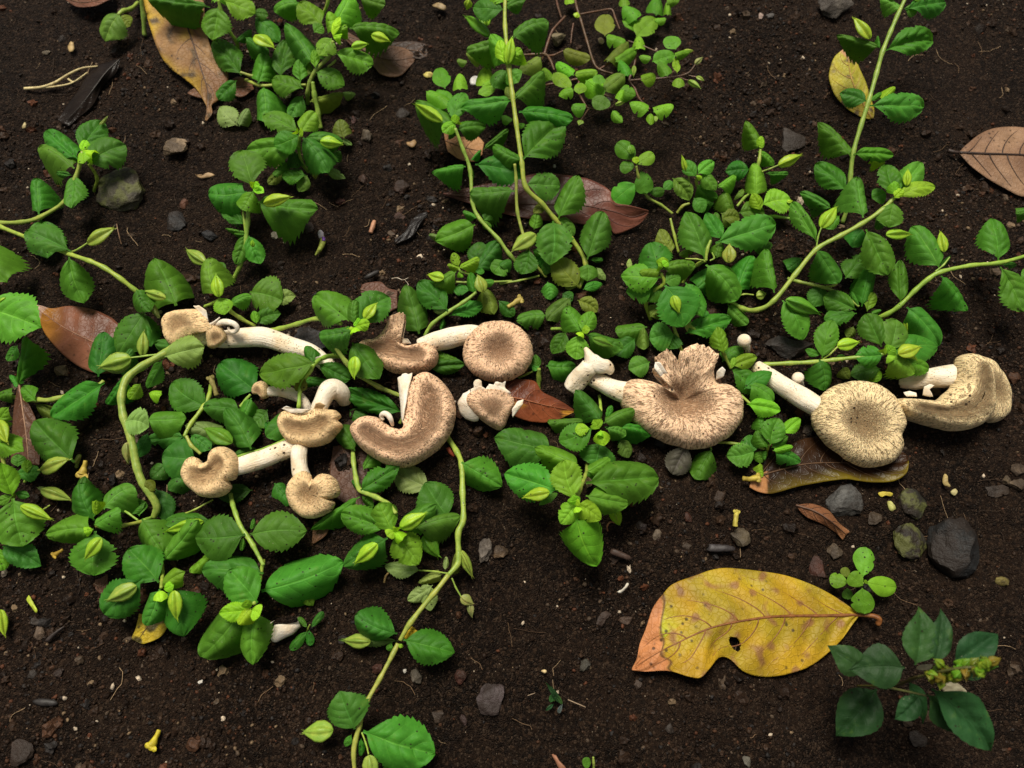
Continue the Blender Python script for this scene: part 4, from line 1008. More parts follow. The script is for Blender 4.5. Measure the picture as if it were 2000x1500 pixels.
# ------------------------------------------------------------------ the weeds: stems (radius, points with height in mm), leaves (base, tip, width, tint[, heights]), pods
plant("weed runner with leaf rosette beside the mossy stone", "A1", 26,
    [(16, [(-60, 1640, 4), (0, 1635, 8), (150, 1628, 12), (290, 1590, 15), (480, 1470, 20), (550, 1310, 26), (590, 1180, 32), (605, 1110, 34)]), (12, [(690, 1400, 2), (710, 1300, 14), (650, 1200, 25)])],
    [(285, 1570, 270, 1318, 185, 0, 17, 22), (300, 1610, 345, 1880, 240, 0, 12, 8), (530, 1285, 420, 1270, 50, -1), (545, 1235, 302, 1085, 215, 0), (575, 1170, 350, 970, 190, 0), (640, 1200, 905, 1065, 240, 0), (590, 1110, 745, 900, 180, 0), (545, 1290, 525, 1515, 155, 0, 26, 24), (725, 920, 790, 850, 24, 3),
     (600, 1110, 628, 1030, 70, 1), (600, 1110, 685, 1115, 90, 1), (600, 1110, 610, 1195, 95, 1)])
plant("weed runner arching from the left with dark leaf and pale pods", "B1", 26,
    [(17, [(-80, 280, 14), (0, 312, 18), (215, 397, 22), (510, 510, 28), (650, 560, 30), (760, 610, 30), (880, 690, 28), (990, 775, 24), (1090, 850, 19), (1165, 975, 12)]), (7, [(515, 500, 28), (580, 470, 32), (640, 430, 34)])],
    [(520, 490, 215, 345, 200, -1, 30, 33), (505, 530, 612, 855, 205, 0, 28, 16), (1290, 890, 1135, 560, 335, 0, 16, 18), (1060, 935, 870, 1235, 240, -1, 15, 10), (1065, 950, 1105, 1180, 130, -1, 13, 9), (1000, 770, 1100, 925, 150, -1, 27, 24), (1085, 850, 1165, 975, 45, 3, 25, 18)],
    [(640, 435, 838, 320, 125, 2, 34, 37), (1215, 835, 1045, 782, 75, 2, 26, 24)])
plant("broad bright weed leaves of the plant by the narrow dark brown leaf", "B1", 30,
    [(16, [(-120, 1300, 2), (-100, 1000, 25), (-90, 900, 38)])],
    [(-90, 430, 45, 705, 260, 0, 30, 28), (-120, 900, 285, 1040, 350, 0.25, 44, 40), (130, 1180, 60, 1290, 90, -1, 16, 14), (135, 1480, 195, 1130, 140, 0, 10, 24), (125, 1490, 75, 1400, 60, 0, 9, 9), (100, 1530, -20, 1555, 105, 0, 10, 8)],
    [(-10, 870, 40, 830, 40, 1, 44, 45)])
plant("glaring yellow-green weed shoot with pod near the narrow dark brown leaf", "C1", 34,
    [(15, [(60, 1130, 2), (95, 930, 22), (60, 800, 30), (0, 600, 36)]), (6, [(320, 1030, 26), (365, 1000, 27)])],
    [(95, 930, 10, 700, 150, 0.6, 26, 36), (110, 910, 212, 935, 55, 0, 24, 22), (95, 930, -20, 975, 70, 0.3, 26, 24), (95, 950, 165, 1285, 320, 0.15, 26, 18), (-60, 500, 165, 600, 170, 0.6, 38, 42), (-40, 440, 60, 290, 130, 0.6, 40, 46), (-30, 1300, 30, 1470, 100, 0.5, 14, 8), (20, 1300, 290, 1440, 170, -1, 12, 6)],
    [(-20, 380, 50, 540, 110, 1, 46, 47), (150, 1005, 375, 1105, 95, 1, 30, 27)])
plant("weed shoot with broad drooping leaf next to the curved runner", "C1", 15,
    [(18, [(80, 205, 3), (180, 228, 8), (270, 226, 11), (400, 222, 14), (700, 130, 16), (760, 90, 16)])],
    [(260, 260, 410, 350, 110, 2, 8, 6), (262, 238, 170, 140, 110, 0, 14, 12), (765, 105, 392, 340, 235, 0, 22, 16)],
    [(960, -50, 730, -10, 135, 3, 24, 22)])
plant("single broad weed leaf with pale pods beside the fallen yellow corolla", "C1", 12,
    [(13, [(560, 720, 2), (580, 640, 8), (545, 690, 10)]), (11, [(180, 830, 2), (240, 760, 8), (300, 740, 12)])],
    [(545, 685, 262, 395, 280, 0, 14, 18), (120, 760, 290, 760, 110, 0, 10, 11), (130, 720, 130, 630, 90, 0, 12, 14), (200, 770, 200, 670, 60, 0.4, 12, 14), (270, 870, 500, 950, 60, 3, 7, 6)],
    [(300, 745, 503, 662, 130, 2, 14, 18), (300, 885, 522, 962, 95, 2, 10, 9)])
plant("thick pale curved weed runner looping past the torn mushroom", "C1", 22,
    [(25, [(1350, -205, 16), (1280, -160, 20), (1200, -110, 24), (1040, -20, 28), (930, 70, 30), (890, 200, 30), (905, 350, 28), (950, 480, 26), (975, 600, 24), (1000, 720, 22), (1040, 830, 20), (1100, 920, 17), (1148, 1010, 13), (1125, 1090, 9)]), (7, [(1190, -110, 24), (1080, -95, 26), (960, -80, 27)])],
    [(1480, -160, 1150, -180, 190, -1, 12, 9), (720, 60, 760, -255, 215, -1, 12, 14), (900, 60, 960, -140, 110, -1, 12, 15), (1190, -60, 1085, 135, 120, 0, 18, 12), (930, 50, 790, 250, 145, 0, 22, 14), (1030, 110, 950, 220, 100, 0.6, 18, 16), (1080, 375, 1352, 365, 235, 0, 14, 10), (1085, 470, 1020, 640, 100, -1, 14, 9), (1205, -90, 1485, -160, 220, 3, 25, 27), (915, 385, 1085, 425, 190, 3, 29, 26), (1045, 830, 1130, 890, 90, 2, 21, 18), (1090, 180, 1180, 190, 90, 1, 15, 16)],
    [(960, -78, 728, -10, 135, 2, 28, 28), (1045, -90, 1052, -275, 85, 2, 22, 26), (930, 540, 938, 692, 75, 3, 27, 22)])
plant("weed rosette with muddy leaf and bright pod at the edge of bare soil", "C1", 24,
    [(13, [(1130, 1090, 4), (1030, 1122, 14), (900, 1150, 20), (800, 1172, 25), (700, 1150, 30)]), (8, [(1010, 1110, 14), (940, 1060, 14), (880, 1020, 12)])],
    [(560, 1080, 620, 800, 170, -1, 12, 16), (760, 1030, 975, 870, 235, 0, 20, 16), (690, 1110, 590, 850, 190, 0, 22, 28), (700, 1190, 690, 1500, 310, 0, 24, 17), (685, 1175, 352, 1215, 215, 0, 28, 22), (690, 1145, 880, 1035, 165, 0.1, 31, 32), (700, 1075, 705, 968, 85, 1, 33, 40), (680, 1180, 615, 1195, 70, 1, 34, 37)],
    [(742, 1240, 622, 1395, 110, 1, 32, 28)])
plant("pair of dark serrated weed leaves below the thick curved runner", "C1", 16,
    [(13, [(1125, 1085, 6), (1060, 1110, 12), (1030, 1125, 14)])],
    [(960, 1070, 1060, 980, 80, 0, 8, 8), (1040, 1100, 1190, 1340, 250, -0.4, 16, 13), (1200, 1405, 1440, 1120, 240, 0, 12, 22), (1140, 880, 1232, 1105, 140, -1, 10, 6), (1020, 1080, 1010, 960, 100, 0, 8, 8)])
plant("weed rosette with bright pod, soil on its leaves, over the mottled yellow leaf", "D1", 28,
    [(14, [(1180, -60, 3), (1190, 60, 16), (1180, 180, 30)])],
    [(1165, 140, 950, -90, 265, 0, 22, 20), (1045, 110, 775, 360, 265, -0.2, 25, 18), (1265, 175, 1345, 520, 295, 0, 28, 19), (1170, 190, 1075, 445, 205, 0, 31, 24), (1195, 170, 1350, 65, 135, 0.5, 33, 36), (1170, 200, 1180, 280, 90, 1, 34, 36), (1200, 190, 1270, 160, 70, 1, 34, 37)],
    [(1000, 165, 785, 275, 120, 2, 29, 26), (1278, 200, 1295, 415, 110, 1, 36, 31)])
plant("weed stem with dark broad opposite leaves below the notched mushroom", "C1", 18,
    [(16, [(1690, 920, 8), (1705, 1000, 12), (1725, 1060, 15), (1760, 1150, 17), (1800, 1215, 18), (1850, 1290, 18), (1930, 1440, 18)]), (7, [(1350, 1065, 8), (1430, 1030, 9), (1560, 960, 8)])],
    [(1560, 1120, 1220, 1120, 130, 0, 10, 8), (1620, 1290, 1400, 1480, 140, 0.3, 9, 5), (1795, 1215, 1445, 1235, 310, -0.4, 20, 16), (1830, 1215, 2230, 1190, 270, -0.3, 20, 16), (1780, 1230, 1770, 1330, 40, 0, 19, 16), (1840, 1180, 1860, 1100, 36, 0, 19, 20)],
    [(1490, 1120, 1215, 1190, 90, 1, 13, 13)])
plant("large weed rosette with yellow-green heart and sandy broad leaf", "D1", 27,
    [(16, [(1930, -20, 8), (1900, 120, 18), (1860, 300, 32)])],
    [(1930, 75, 1500, 50, 250, 0, 18, 15), (1915, 205, 2490, 0, 340, 0, 20, 12), (2210, 190, 2290, 305, 90, 0.3, 10, 5), (1800, 300, 1490, 665, 330, 0, 27, 16), (1880, 350, 1855, 725, 235, 0, 29, 18), (1885, 290, 1685, 60, 245, 0, 31, 33), (1840, 340, 1615, 365, 130, 1, 34, 36), (1835, 340, 1900, 385, 110, 1, 35, 38), (1840, 330, 1750, 445, 120, 1, 36, 36), (1830, 330, 1800, 270, 70, 1, 37, 42)])
plant("weed rosette with two bright pods below the folded kidney-shaped mushroom", "C2", 24,
    [(17, [(785, 560, 5), (788, 680, 9), (810, 810, 12), (840, 890, 15), (950, 940, 19), (1040, 990, 24), (1100, 1060, 28)])],
    [(835, 940, 495, 1170, 130, 0, 15, 8), (800, 600, 670, 425, 160, -0.6, 10, 14), (860, 740, 940, 600, 110, 0, 11, 12), (840, 890, 780, 820, 50, 0, 14, 12), (840, 890, 1115, 720, 160, 0, 17, 17), (850, 930, 930, 1010, 60, 0, 14, 10),
     (1480, 1090, 1320, 845, 260, 0, 16, 19), (1240, 1170, 1558, 1085, 200, 0, 22, 17), (1110, 1180, 1385, 1000, 180, 0, 25, 24), (1040, 1240, 730, 1440, 240, 0, 25, 18), (1040, 1175, 715, 1060, 195, 0, 26, 22), (1090, 1215, 1260, 1425, 220, 0.25, 28, 22), (1075, 1195, 980, 992, 195, 0.3, 30, 34), (1085, 1190, 1145, 1255, 90, 1, 33, 36), (1085, 1190, 1035, 1225, 80, 1, 33, 36), (1085, 1195, 1090, 1160, 60, 1, 33, 38)],
    [(1130, 1165, 1320, 1060, 110, 1, 33, 34), (965, 1285, 800, 1425, 110, 1, 30, 26), (1300, 1225, 1415, 1380, 120, 0, 12, 6)])
plant("spotted pale weed leaf lying loose under the kidney-shaped mushroom", "C2", 5, [(7, [(1370, 900, 3), (1345, 880, 4), (1330, 870, 5)])], [(1345, 880, 1085, 745, 190, 3, 6, 5)])
plant("long weed runner with a leaf pair, crossing bare soil below the kidney-shaped mushroom", "D2", 18,
    [(20, [(1470, -935, 6), (1545, -815, 10), (1580, -720, 14), (1590, -520, 16), (1592, -320, 17), (1555, -220, 17), (1560, -60, 16), (1550, 10, 16), (1485, 85, 17)]), (19, [(1485, 85, 17), (1380, 220, 18), (1210, 430, 18), (1130, 565, 17)]), (17, [(1115, 590, 17), (1080, 660, 17), (980, 850, 18), (880, 1035, 18), (830, 1200, 17), (800, 1310, 16), (790, 1400, 15), (800, 1560, 12)]), (6, [(1510, 110, 16), (1540, 180, 14), (1580, 250, 12)]), (6, [(850, 1240, 17), (880, 1320, 17), (900, 1400, 17)]), (6, [(1480, 75, 16), (1380, 60, 13), (1270, 52, 10)])],
    [(1580, -740, 1865, -570, 240, 0, 16, 10), (1500, 95, 1540, -70, 60, 2, 16, 14), (1460, 50, 1468, -45, 40, 3, 15, 14), (1280, 55, 1030, 25, 120, 3, 9, 6), (1440, 80, 1270, 140, 80, 3, 12, 8), (1370, 160, 1195, 270, 100, 3, 9, 5), (1330, 150, 1350, 340, 110, 3, 9, 4),
     (1110, 515, 815, 385, 215, -1, 19, 24), (1120, 570, 700, 565, 60, 3, 10, 6), (1155, 560, 1515, 650, 230, -0.3, 19, 14), (1080, 610, 1030, 620, 60, 0, 14, 12), (1140, 590, 1130, 620, 40, 0.4, 18, 18),
     (800, 1215, 690, 950, 285, -1, 20, 27), (860, 1230, 1360, 1390, 340, 0, 20, 13), (1230, 1440, 980, 1580, 180, 0, 12, 8), (845, 1280, 845, 1405, 50, 0, 16, 10), (775, 1255, 728, 1335, 50, 0, 16, 11)],
    [(1570, -95, 1660, 100, 75, 2, 16, 10), (1575, 245, 1665, 300, 80, 3, 12, 10), (1640, 290, 1655, 395, 55, 3, 9, 6), (915, 575, 715, 565, 105, 2, 12, 8), (640, 1225, 422, 1238, 150, 2, 18, 16), (905, 1405, 925, 1590, 115, 2, 17, 14)])
plant("dark strap-like weed leaf crossing behind the kidney-shaped mushroom", "C2", 10, [(14, [(1130, 400, 3), (1160, 330, 7), (1150, 310, 9)])], [(1150, 320, 722, 165, 150, -0.5, 10, 13)])
plant("weed rosette with bright pods draped over the torn brown mushroom", "B2", 38,
    [(17, [(1130, 1550, 8), (970, 1480, 14), (820, 1390, 20), (740, 1310, 26), (660, 1180, 33), (700, 1100, 37), (780, 1050, 40)]), (16, [(180, 1070, 8), (250, 1058, 12), (380, 1020, 18), (520, 985, 26), (700, 1020, 36)])],
    [(640, 1190, 680, 1120, 80, -1, 28, 28), (780, 1160, 970, 1415, 215, -0.2, 31, 26), (760, 1000, 520, 820, 245, 0, 38, 34), (830, 1040, 1040, 835, 235, 0, 38, 34), (800, 1070, 550, 1110, 200, 0, 40, 36), (800, 1030, 800, 855, 110, 0, 41, 44), (800, 1040, 905, 1015, 85, 1, 43, 46), (790, 1050, 800, 1085, 70, 1, 43, 46), (795, 1050, 760, 1060, 50, 1, 43, 46), (790, 1040, 830, 980, 50, 1, 43, 46)],
    [(870, 985, 955, 870, 95, 1, 44, 45), (800, 1260, 790, 1418, 100, 1, 36, 32)])
plant("broad weed leaf lying across the long bent mushroom stem", "B2", 24,
    [(15, [(690, 1262, 14), (640, 1258, 18), (580, 1265, 22), (510, 1305, 26), (470, 1370, 25), (430, 1420, 22), (398, 1500, 20), (390, 1620, 18), (385, 1660, 14)])],
    [(530, 1315, 755, 1425, 140, -0.6, 20, 15), (500, 1290, 440, 1190, 110, -0.2, 24, 22), (430, 1410, 370, 1510, 100, 2, 23, 20), (510, 1305, 118, 1385, 240, 0.1, 30, 26), (505, 1310, 470, 1190, 60, 0, 27, 26)])
plant("weed rosette above a leaf with a tiny yellow flower, on bare crumbly soil", "B1", 32,
    [(16, [(1700, 715, 3), (1760, 590, 12), (1800, 400, 20), (1815, 280, 26), (1820, 180, 31), (1850, 60, 36)]), (9, [(1800, 360, 22), (1790, 280, 25), (1780, 200, 26)])],
    [(1800, 300, 1650, 200, 95, 0, 22, 18), (1800, 355, 1655, 325, 45, 0, 20, 18), (1800, 370, 1720, 360, 40, 0, 20, 18), (1810, 375, 1730, 580, 130, 0, 21, 14), (1820, 375, 1905, 575, 130, 0, 21, 14),
     (1890, 130, 2310, 175, 300, 0.15, 33, 28), (1810, 60, 1540, 70, 290, -0.2, 34, 28), (1850, 20, 1775, -235, 235, 0.1, 36, 36), (1855, 50, 1780, 185, 170, 0.35, 38, 36), (1850, 30, 1930, 60, 60, 1, 40, 42), (1850, 30, 1840, -20, 60, 1, 40, 46), (1855, 40, 1900, 0, 60, 1, 40, 46)],
    [(1930, 140, 2130, 90, 95, 1, 41, 42), (1850, 460, 1850, 405, 38, 1, 24, 28)])
plant("low weed shoot with upright bright pod behind the long bent mushroom stem", "B1", 22,
    [(14, [(1870, 1040, 5), (1760, 980, 12), (1690, 930, 16), (1620, 850, 22)]), (12, [(1500, 895, 10), (1560, 870, 15), (1610, 840, 21)])],
    [(1660, 620, 1590, 580, 60, -0.4, 12, 12), (1870, 1010, 2050, 950, 120, 0, 7, 6), (2000, 870, 2160, 820, 110, 3, 8, 6), (1830, 790, 2060, 850, 270, -0.3, 14, 10), (1880, 1020, 1860, 930, 60, 0.3, 10, 14), (1690, 885, 1832, 815, 115, 0.1, 20, 18), (1600, 825, 1530, 555, 220, 0.1, 24, 28), (1610, 830, 1645, 950, 130, 0.4, 26, 24)],
    [(1605, 825, 1580, 660, 95, 1, 30, 34), (1505, 580, 1365, 480, 95, 2, 22, 18)])
plant("tangle of dark weed leaves around the small tan mushrooms", "C1", 8,
    [(15, [(1545, 120, 4), (1530, 200, 7), (1490, 280, 9), (1400, 400, 11), (1350, 495, 12)]), (13, [(1365, 495, 12), (1400, 560, 12), (1470, 625, 10)]), (14, [(1700, 660, 8), (1830, 620, 9), (1960, 580, 10), (2100, 520, 11), (2200, 500, 12)]), (12, [(1760, 280, 8), (1800, 230, 9), (1835, 190, 10)])],
    [(1520, 280, 1270, 110, 230, -1, 8, 10), (1880, 170, 1620, -30, 270, -1, 7, 10), (1850, 890, 1600, 930, 130, -1, 4, 4), (2010, 840, 2160, 980, 160, -1, 6, 3), (1440, 660, 1200, 640, 280, -1, 10, 8), (1210, 700, 1110, 800, 130, -1, 7, 6), (1460, 760, 1240, 880, 180, -1, 5, 4), (1640, 510, 1370, 420, 170, 3, 9, 9), (1350, 500, 1080, 520, 130, -1, 8, 5), (1400, 490, 1540, 590, 150, -0.6, 8, 6), (1760, 300, 1500, 280, 170, -0.4, 12, 11), (1840, 215, 1770, 410, 140, -0.5, 12, 8), (1840, 590, 1660, 300, 210, -0.6, 14, 19), (2180, 330, 1960, 490, 200, 0, 14, 11), (2080, 540, 1950, 400, 90, -1, 8, 9), (1700, 660, 1880, 600, 100, -1, 7, 8), (1960, 300, 1850, 400, 150, -1, 6, 5), (2040, 120, 1960, -40, 150, -1, 6, 6), (2600, 430, 2700, 560, 160, -1, 6, 4), (2560, 300, 2740, 420, 150, -1, 5, 4), (2200, 90, 2400, 110, 120, -1, 5, 4)],
    [(1700, 545, 1500, 435, 130, 0, 15, 15)])
# top left
plant("ragged yellowish weed leaf on bare soil by the hanging brown leaf", "A1", 14, [(14, [(1010, 20, 3), (960, 62, 12), (900, 80, 17), (865, 110, 18)]), (16, [(1060, 260, 2), (1050, 120, 12), (1030, -40, 24)])], [(880, 95, 775, 295, 190, 2, 18, 11), (870, 120, 950, 190, 110, 2, 17, 12)])
plant("leafy weed over the long yellowish hanging leaf", "A1", 38,
    [(13, [(1745, 400, 4), (1735, 310, 14), (1660, 200, 26), (1620, 80, 36), (1600, 0, 42)]), (11, [(1980, 580, 10), (1860, 560, 14), (1760, 530, 17)])],
    [(1770, 550, 1580, 310, 180, -0.7, 16, 18), (1850, 220, 1740, 300, 80, -0.6, 22, 18), (1735, 590, 1605, 725, 130, -0.2, 15, 11), (1540, 55, 1100, -5, 170, 0, 36, 32), (1600, 50, 1560, 285, 200, 0.1, 37, 28), (1640, 5, 1860, 95, 160, 0.2, 38, 34), (1570, 20, 1610, -80, 110, 0.3, 40, 40), (1740, 920, 1615, 790, 150, 3, 6, 8), (1750, 925, 1815, 800, 100, 3, 6, 9), (1930, 640, 1940, 885, 215, -0.2, 14, 8), (1860, 100, 1960, 110, 90, 0, 30, 28)])
plant("tall bushy weed with folded leaves at the edge of the dull brown leaf", "A2", 30,
    [(16, [(550, 940, 3), (530, 830, 10), (505, 700, 18), (490, 600, 24)]), (15, [(455, 760, 3), (455, 680, 14), (470, 600, 20), (510, 520, 26), (610, 410, 34), (640, 300, 42)]), (12, [(0, 585, 10), (100, 625, 14), (230, 622, 16), (440, 622, 18)]), (8, [(600, 490, 28), (640, 460, 30), (660, 440, 32)]), (12, [(560, 120, 30), (600, 20, 40), (610, -60, 46)])],
    [(70, 130, 240, 305, 140, 0, 26, 20), (0, 275, 165, 395, 115, -0.2, 26, 20), (420, 700, 330, 855, 120, -0.5, 12, 8), (255, 570, 295, 305, 155, -0.3, 18, 22), (90, 612, 135, 385, 165, 0, 17, 21), (420, 650, 205, 585, 165, 0, 20, 16), (400, 600, 400, 440, 110, -0.2, 20, 23), (480, 550, 440, 440, 90, 2, 20, 22), (470, 745, 705, 690, 135, 2, 15, 9), (700, 690, 800, 690, 55, 3, 9, 6), (515, 530, 715, 625, 165, -0.1, 27, 20), (500, 465, 300, 185, 205, 0, 29, 34), (390, 20, 215, 80, 150, 0, 38, 34), (830, -30, 1015, 30, 150, 0.1, 42, 38), (760, 210, 1110, 245, 205, -0.3, 37, 29), (650, 390, 922, 470, 190, 0.1, 36, 28), (560, 185, 400, 30, 175, 0.2, 38, 41), (500, 240, 560, 190, 90, 0.1, 37, 38), (650, 190, 770, -30, 200, 0.4, 41, 44), (630, 280, 540, 405, 150, 0.3, 42, 38), (640, 240, 610, 90, 120, 0.4, 43, 48), (640, 260, 740, 190, 90, 0.7, 44, 47), (640, 270, 700, 260, 70, 1, 45, 48), (640, 270, 690, 130, 60, 1, 45, 50), (510, 500, 500, 370, 60, 0.5, 30, 33)],
    [(60, 265, 208, 345, 115, 1, 32, 30), (920, 255, 1055, 300, 80, 1, 40, 38), (775, 345, 895, 320, 70, 1, 38, 38)])
plant("compact weed rosette below the bushy weed, folded leaf with yellow underside", "A2", 28,
    [(13, [(460, 1260, 2), (410, 1190, 12), (390, 1090, 22), (395, 990, 32)])],
    [(720, 1015, 690, 880, 125, 2, 14, 16), (700, 1020, 775, 1060, 40, 3, 13, 8), (590, 1240, 725, 1305, 65, 3, 8, 5), (630, 1180, 690, 1110, 80, -0.4, 10, 12), (200, 1290, 290, 1190, 110, 0, 12, 14), (270, 1250, 170, 1345, 80, 2, 12, 8), (440, 1285, 275, 1290, 120, -0.2, 14, 10), (450, 1285, 390, 1400, 90, 2, 11, 6), (500, 1230, 510, 1310, 40, 2, 12, 8), (340, 1100, 380, 1230, 110, -0.8, 18, 16), (395, 1090, 18, 1105, 205, 0, 26, 20), (440, 1010, 700, 1045, 160, 0, 30, 26), (420, 1010, 600, 1255, 220, 0, 31, 24), (390, 990, 215, 1065, 160, 0.2, 33, 30), (390, 970, 148, 845, 165, 0.1, 34, 32), (400, 970, 500, 825, 140, 0.2, 34, 36), (385, 975, 370, 950, 60, 1, 36, 40), (390, 980, 420, 960, 60, 1, 36, 40)],
    [(545, 1035, 705, 1055, 90, 1, 35, 33)])
# top middle
plant("tallest weed with long leaning stem and broad toothed leaves beside the small-leaved weed", "A3", 40,
    [(17, [(640, 2110, 3), (690, 1930, 8), (580, 1740, 14), (470, 1610, 20), (370, 1490, 26), (250, 1370, 32), (220, 1190, 38), (180, 900, 46), (155, 700, 52), (130, 500, 58), (100, 200, 64), (100, -20, 68)])],
    [(640, 2100, 460, 1890, 185, 2, 8, 12), (640, 2100, 540, 2050, 110, 2, 6, 5), (670, 2120, 805, 2080, 70, 0, 8, 7), (770, 1960, 830, 2050, 60, 3, 9, 5), (720, 1905, 812, 1900, 40, 0, 12, 10), (700, 1935, 700, 2055, 150, 0, 13, 9), (700, 1900, 810, 1565, 205, 0, 14, 22), (590, 1990, 640, 2000, 40, 0, 8, 8), (250, 1350, 490, 1365, 195, -0.1, 30, 24), (490, 1600, 600, 1720, 130, 0, 20, 15), (490, 1600, 630, 1300, 200, 0, 22, 28), (450, 1620, 430, 1930, 245, 0, 23, 15), (170, 1400, -145, 1420, 235, -0.2, 30, 26), (400, 1480, 310, 1560, 70, 2, 22, 20), (220, 1180, 20, 1075, 150, 0, 39, 38), (230, 1165, 510, 890, 275, 0, 40, 40), (200, 820, 580, 870, 235, 0, 47, 43), (150, 740, -210, 790, 180, -0.1, 50, 46), (170, 725, 375, 530, 180, 0, 53, 55), (120, 520, 195, 600, 130, 0, 57, 54), (110, 515, 20, 640, 140, 0, 57, 52), (160, 740, 110, 640, 60, 2, 50, 52), (150, 290, 400, 160, 210, 0, 60, 58), (90, 290, -170, 375, 175, 0, 59, 54), (110, 480, 0, 260, 165, 0.2, 58, 64), (120, 470, 215, 360, 135, 0.4, 59, 66), (110, 480, 60, 300, 90, 0.7, 60, 67), (100, 60, 245, 0, 100, 0, 65, 66), (90, 70, -125, 55, 165, 0, 65, 62), (90, 20, 10, -60, 130, 0.5, 67, 69), (110, 10, 150, -70, 120, 0.4, 67, 69)],
    [(120, 470, 150, 270, 85, 1, 62, 70), (-20, 260, -190, 120, 90, 0, 52, 48), (-40, 190, -60, 60, 90, 1, 50, 49), (-165, 0, -180, 70, 60, 1, 58, 52)])
plant("weed with slender dark stem, folded yellow-green leaf and orange fragment below", "A2", 34,
    [(14, [(2050, 1990, 4), (1930, 1860, 10), (1850, 1750, 14), (1710, 1600, 18), (1660, 1480, 22), (1645, 1250, 30), (1590, 1090, 37), (1535, 940, 44)])],
    [(1700, 1960, 1720, 1780, 140, -0.8, 8, 10), (1690, 1980, 1850, 1770, 190, -0.5, 9, 12), (1740, 1620, 1830, 1500, 110, -0.5, 14, 15), (1700, 1600, 1595, 1550, 60, 0, 18, 18), (1720, 1620, 1795, 1670, 55, 0, 17, 14), (1680, 1645, 1400, 1760, 215, 0.1, 18, 12), (1410, 1740, 1345, 1720, 50, 3, 12, 9), (1650, 1230, 1660, 1310, 40, 0, 29, 26), (1610, 1220, 1375, 1265, 145, -0.1, 30, 25), (1680, 1205, 2030, 1265, 205, -0.2, 31, 28), (1740, 1095, 1915, 955, 85, 0, 34, 36), (1650, 1180, 1720, 1100, 40, 0, 33, 35), (1500, 925, 1260, 750, 245, 0, 40, 38), (1550, 950, 1750, 930, 140, 0, 41, 37), (1500, 770, 1405, 665, 125, 0.1, 38, 38), (1520, 890, 1600, 690, 140, 0.1, 42, 44), (1540, 900, 1445, 965, 95, 0.5, 45, 44), (1535, 905, 1530, 840, 60, 1, 46, 50), (1535, 905, 1560, 880, 45, 1, 46, 49), (1530, 940, 1490, 1020, 40, -0.3, 42, 38)],
    [(1440, 890, 1240, 762, 90, 1, 45, 43)])
plant("low weed shoot with pale pods behind the round brown mushroom", "B2", 16,
    [(14, [(1310, 1110, 4), (1370, 1020, 8), (1480, 935, 12), (1600, 860, 15), (1690, 790, 18)]), (9, [(1950, 710, 6), (1800, 715, 10), (1690, 720, 14), (1540, 715, 16)]), (8, [(1640, 660, 18), (1580, 640, 21), (1560, 620, 22)])],
    [(1480, 930, 1380, 930, 40, 3, 12, 10), (1490, 965, 1725, 885, 110, -0.5, 10, 8), (1450, 980, 1430, 1060, 40, -0.4, 8, 5), (1270, 1095, 1175, 750, 235, -0.1, 9, 16), (1480, 925, 1275, 725, 185, -0.4, 14, 16), (1640, 780, 1530, 770, 90, -0.5, 14, 12), (1680, 800, 1650, 650, 85, 0.2, 17, 20), (1750, 760, 1815, 945, 150, 2, 14, 8), (1740, 720, 1815, 710, 60, 0, 18, 16), (1680, 640, 1745, 640, 50, 0, 18, 17), (1540, 640, 1385, 735, 140, 0.2, 21, 17), (1560, 640, 1590, 680, 40, 0.6, 21, 19), (1560, 600, 1520, 505, 65, 0.6, 23, 26), (1560, 615, 1705, 545, 95, 0.6, 24, 25), (1570, 620, 1480, 590, 50, 0.4, 22, 22), (1560, 1300, 1400, 1230, 110, -0.6, 8, 8), (1340, 1340, 1590, 1320, 120, -0.3, 8, 7), (1850, 850, 1960, 960, 90, -0.3, 8, 4)],
    [(1450, 690, 1335, 660, 85, 1, 24, 22), (1740, 790, 1700, 665, 95, 2, 22, 25)])
plant("weed pod and leaf cluster between tallest weed and round mushroom", "B3", 14,
    [(12, [(400, 680, 3), (300, 560, 10), (260, 450, 15), (240, 400, 18), (190, 200, 24), (180, -40, 34), (170, -150, 40)]), (8, [(60, 730, 6), (200, 705, 7), (350, 670, 7)])],
    [(100, 560, 20, 650, 150, -0.4, 9, 6), (60, 600, 140, 560, 100, 0, 10, 10), (300, 480, 370, 510, 50, 0, 14, 12), (310, 330, 330, 210, 90, 0.1, 16, 20), (270, 470, 220, 650, 165, -0.1, 16, 10), (410, 715, 430, 840, 120, 0, 9, 5), (580, 835, 410, 990, 145, 2, 8, 5), (630, 850, 770, 930, 110, 2, 9, 6), (400, 960, 190, 1000, 155, 0, 9, 7), (520, 800, 590, 850, 90, -0.5, 6, 5), (450, 640, 380, 580, 100, -0.6, 8, 9), (330, 500, 420, 600, 120, -0.7, 8, 6)],
    [(325, 365, 150, 485, 125, 2, 20, 16)])
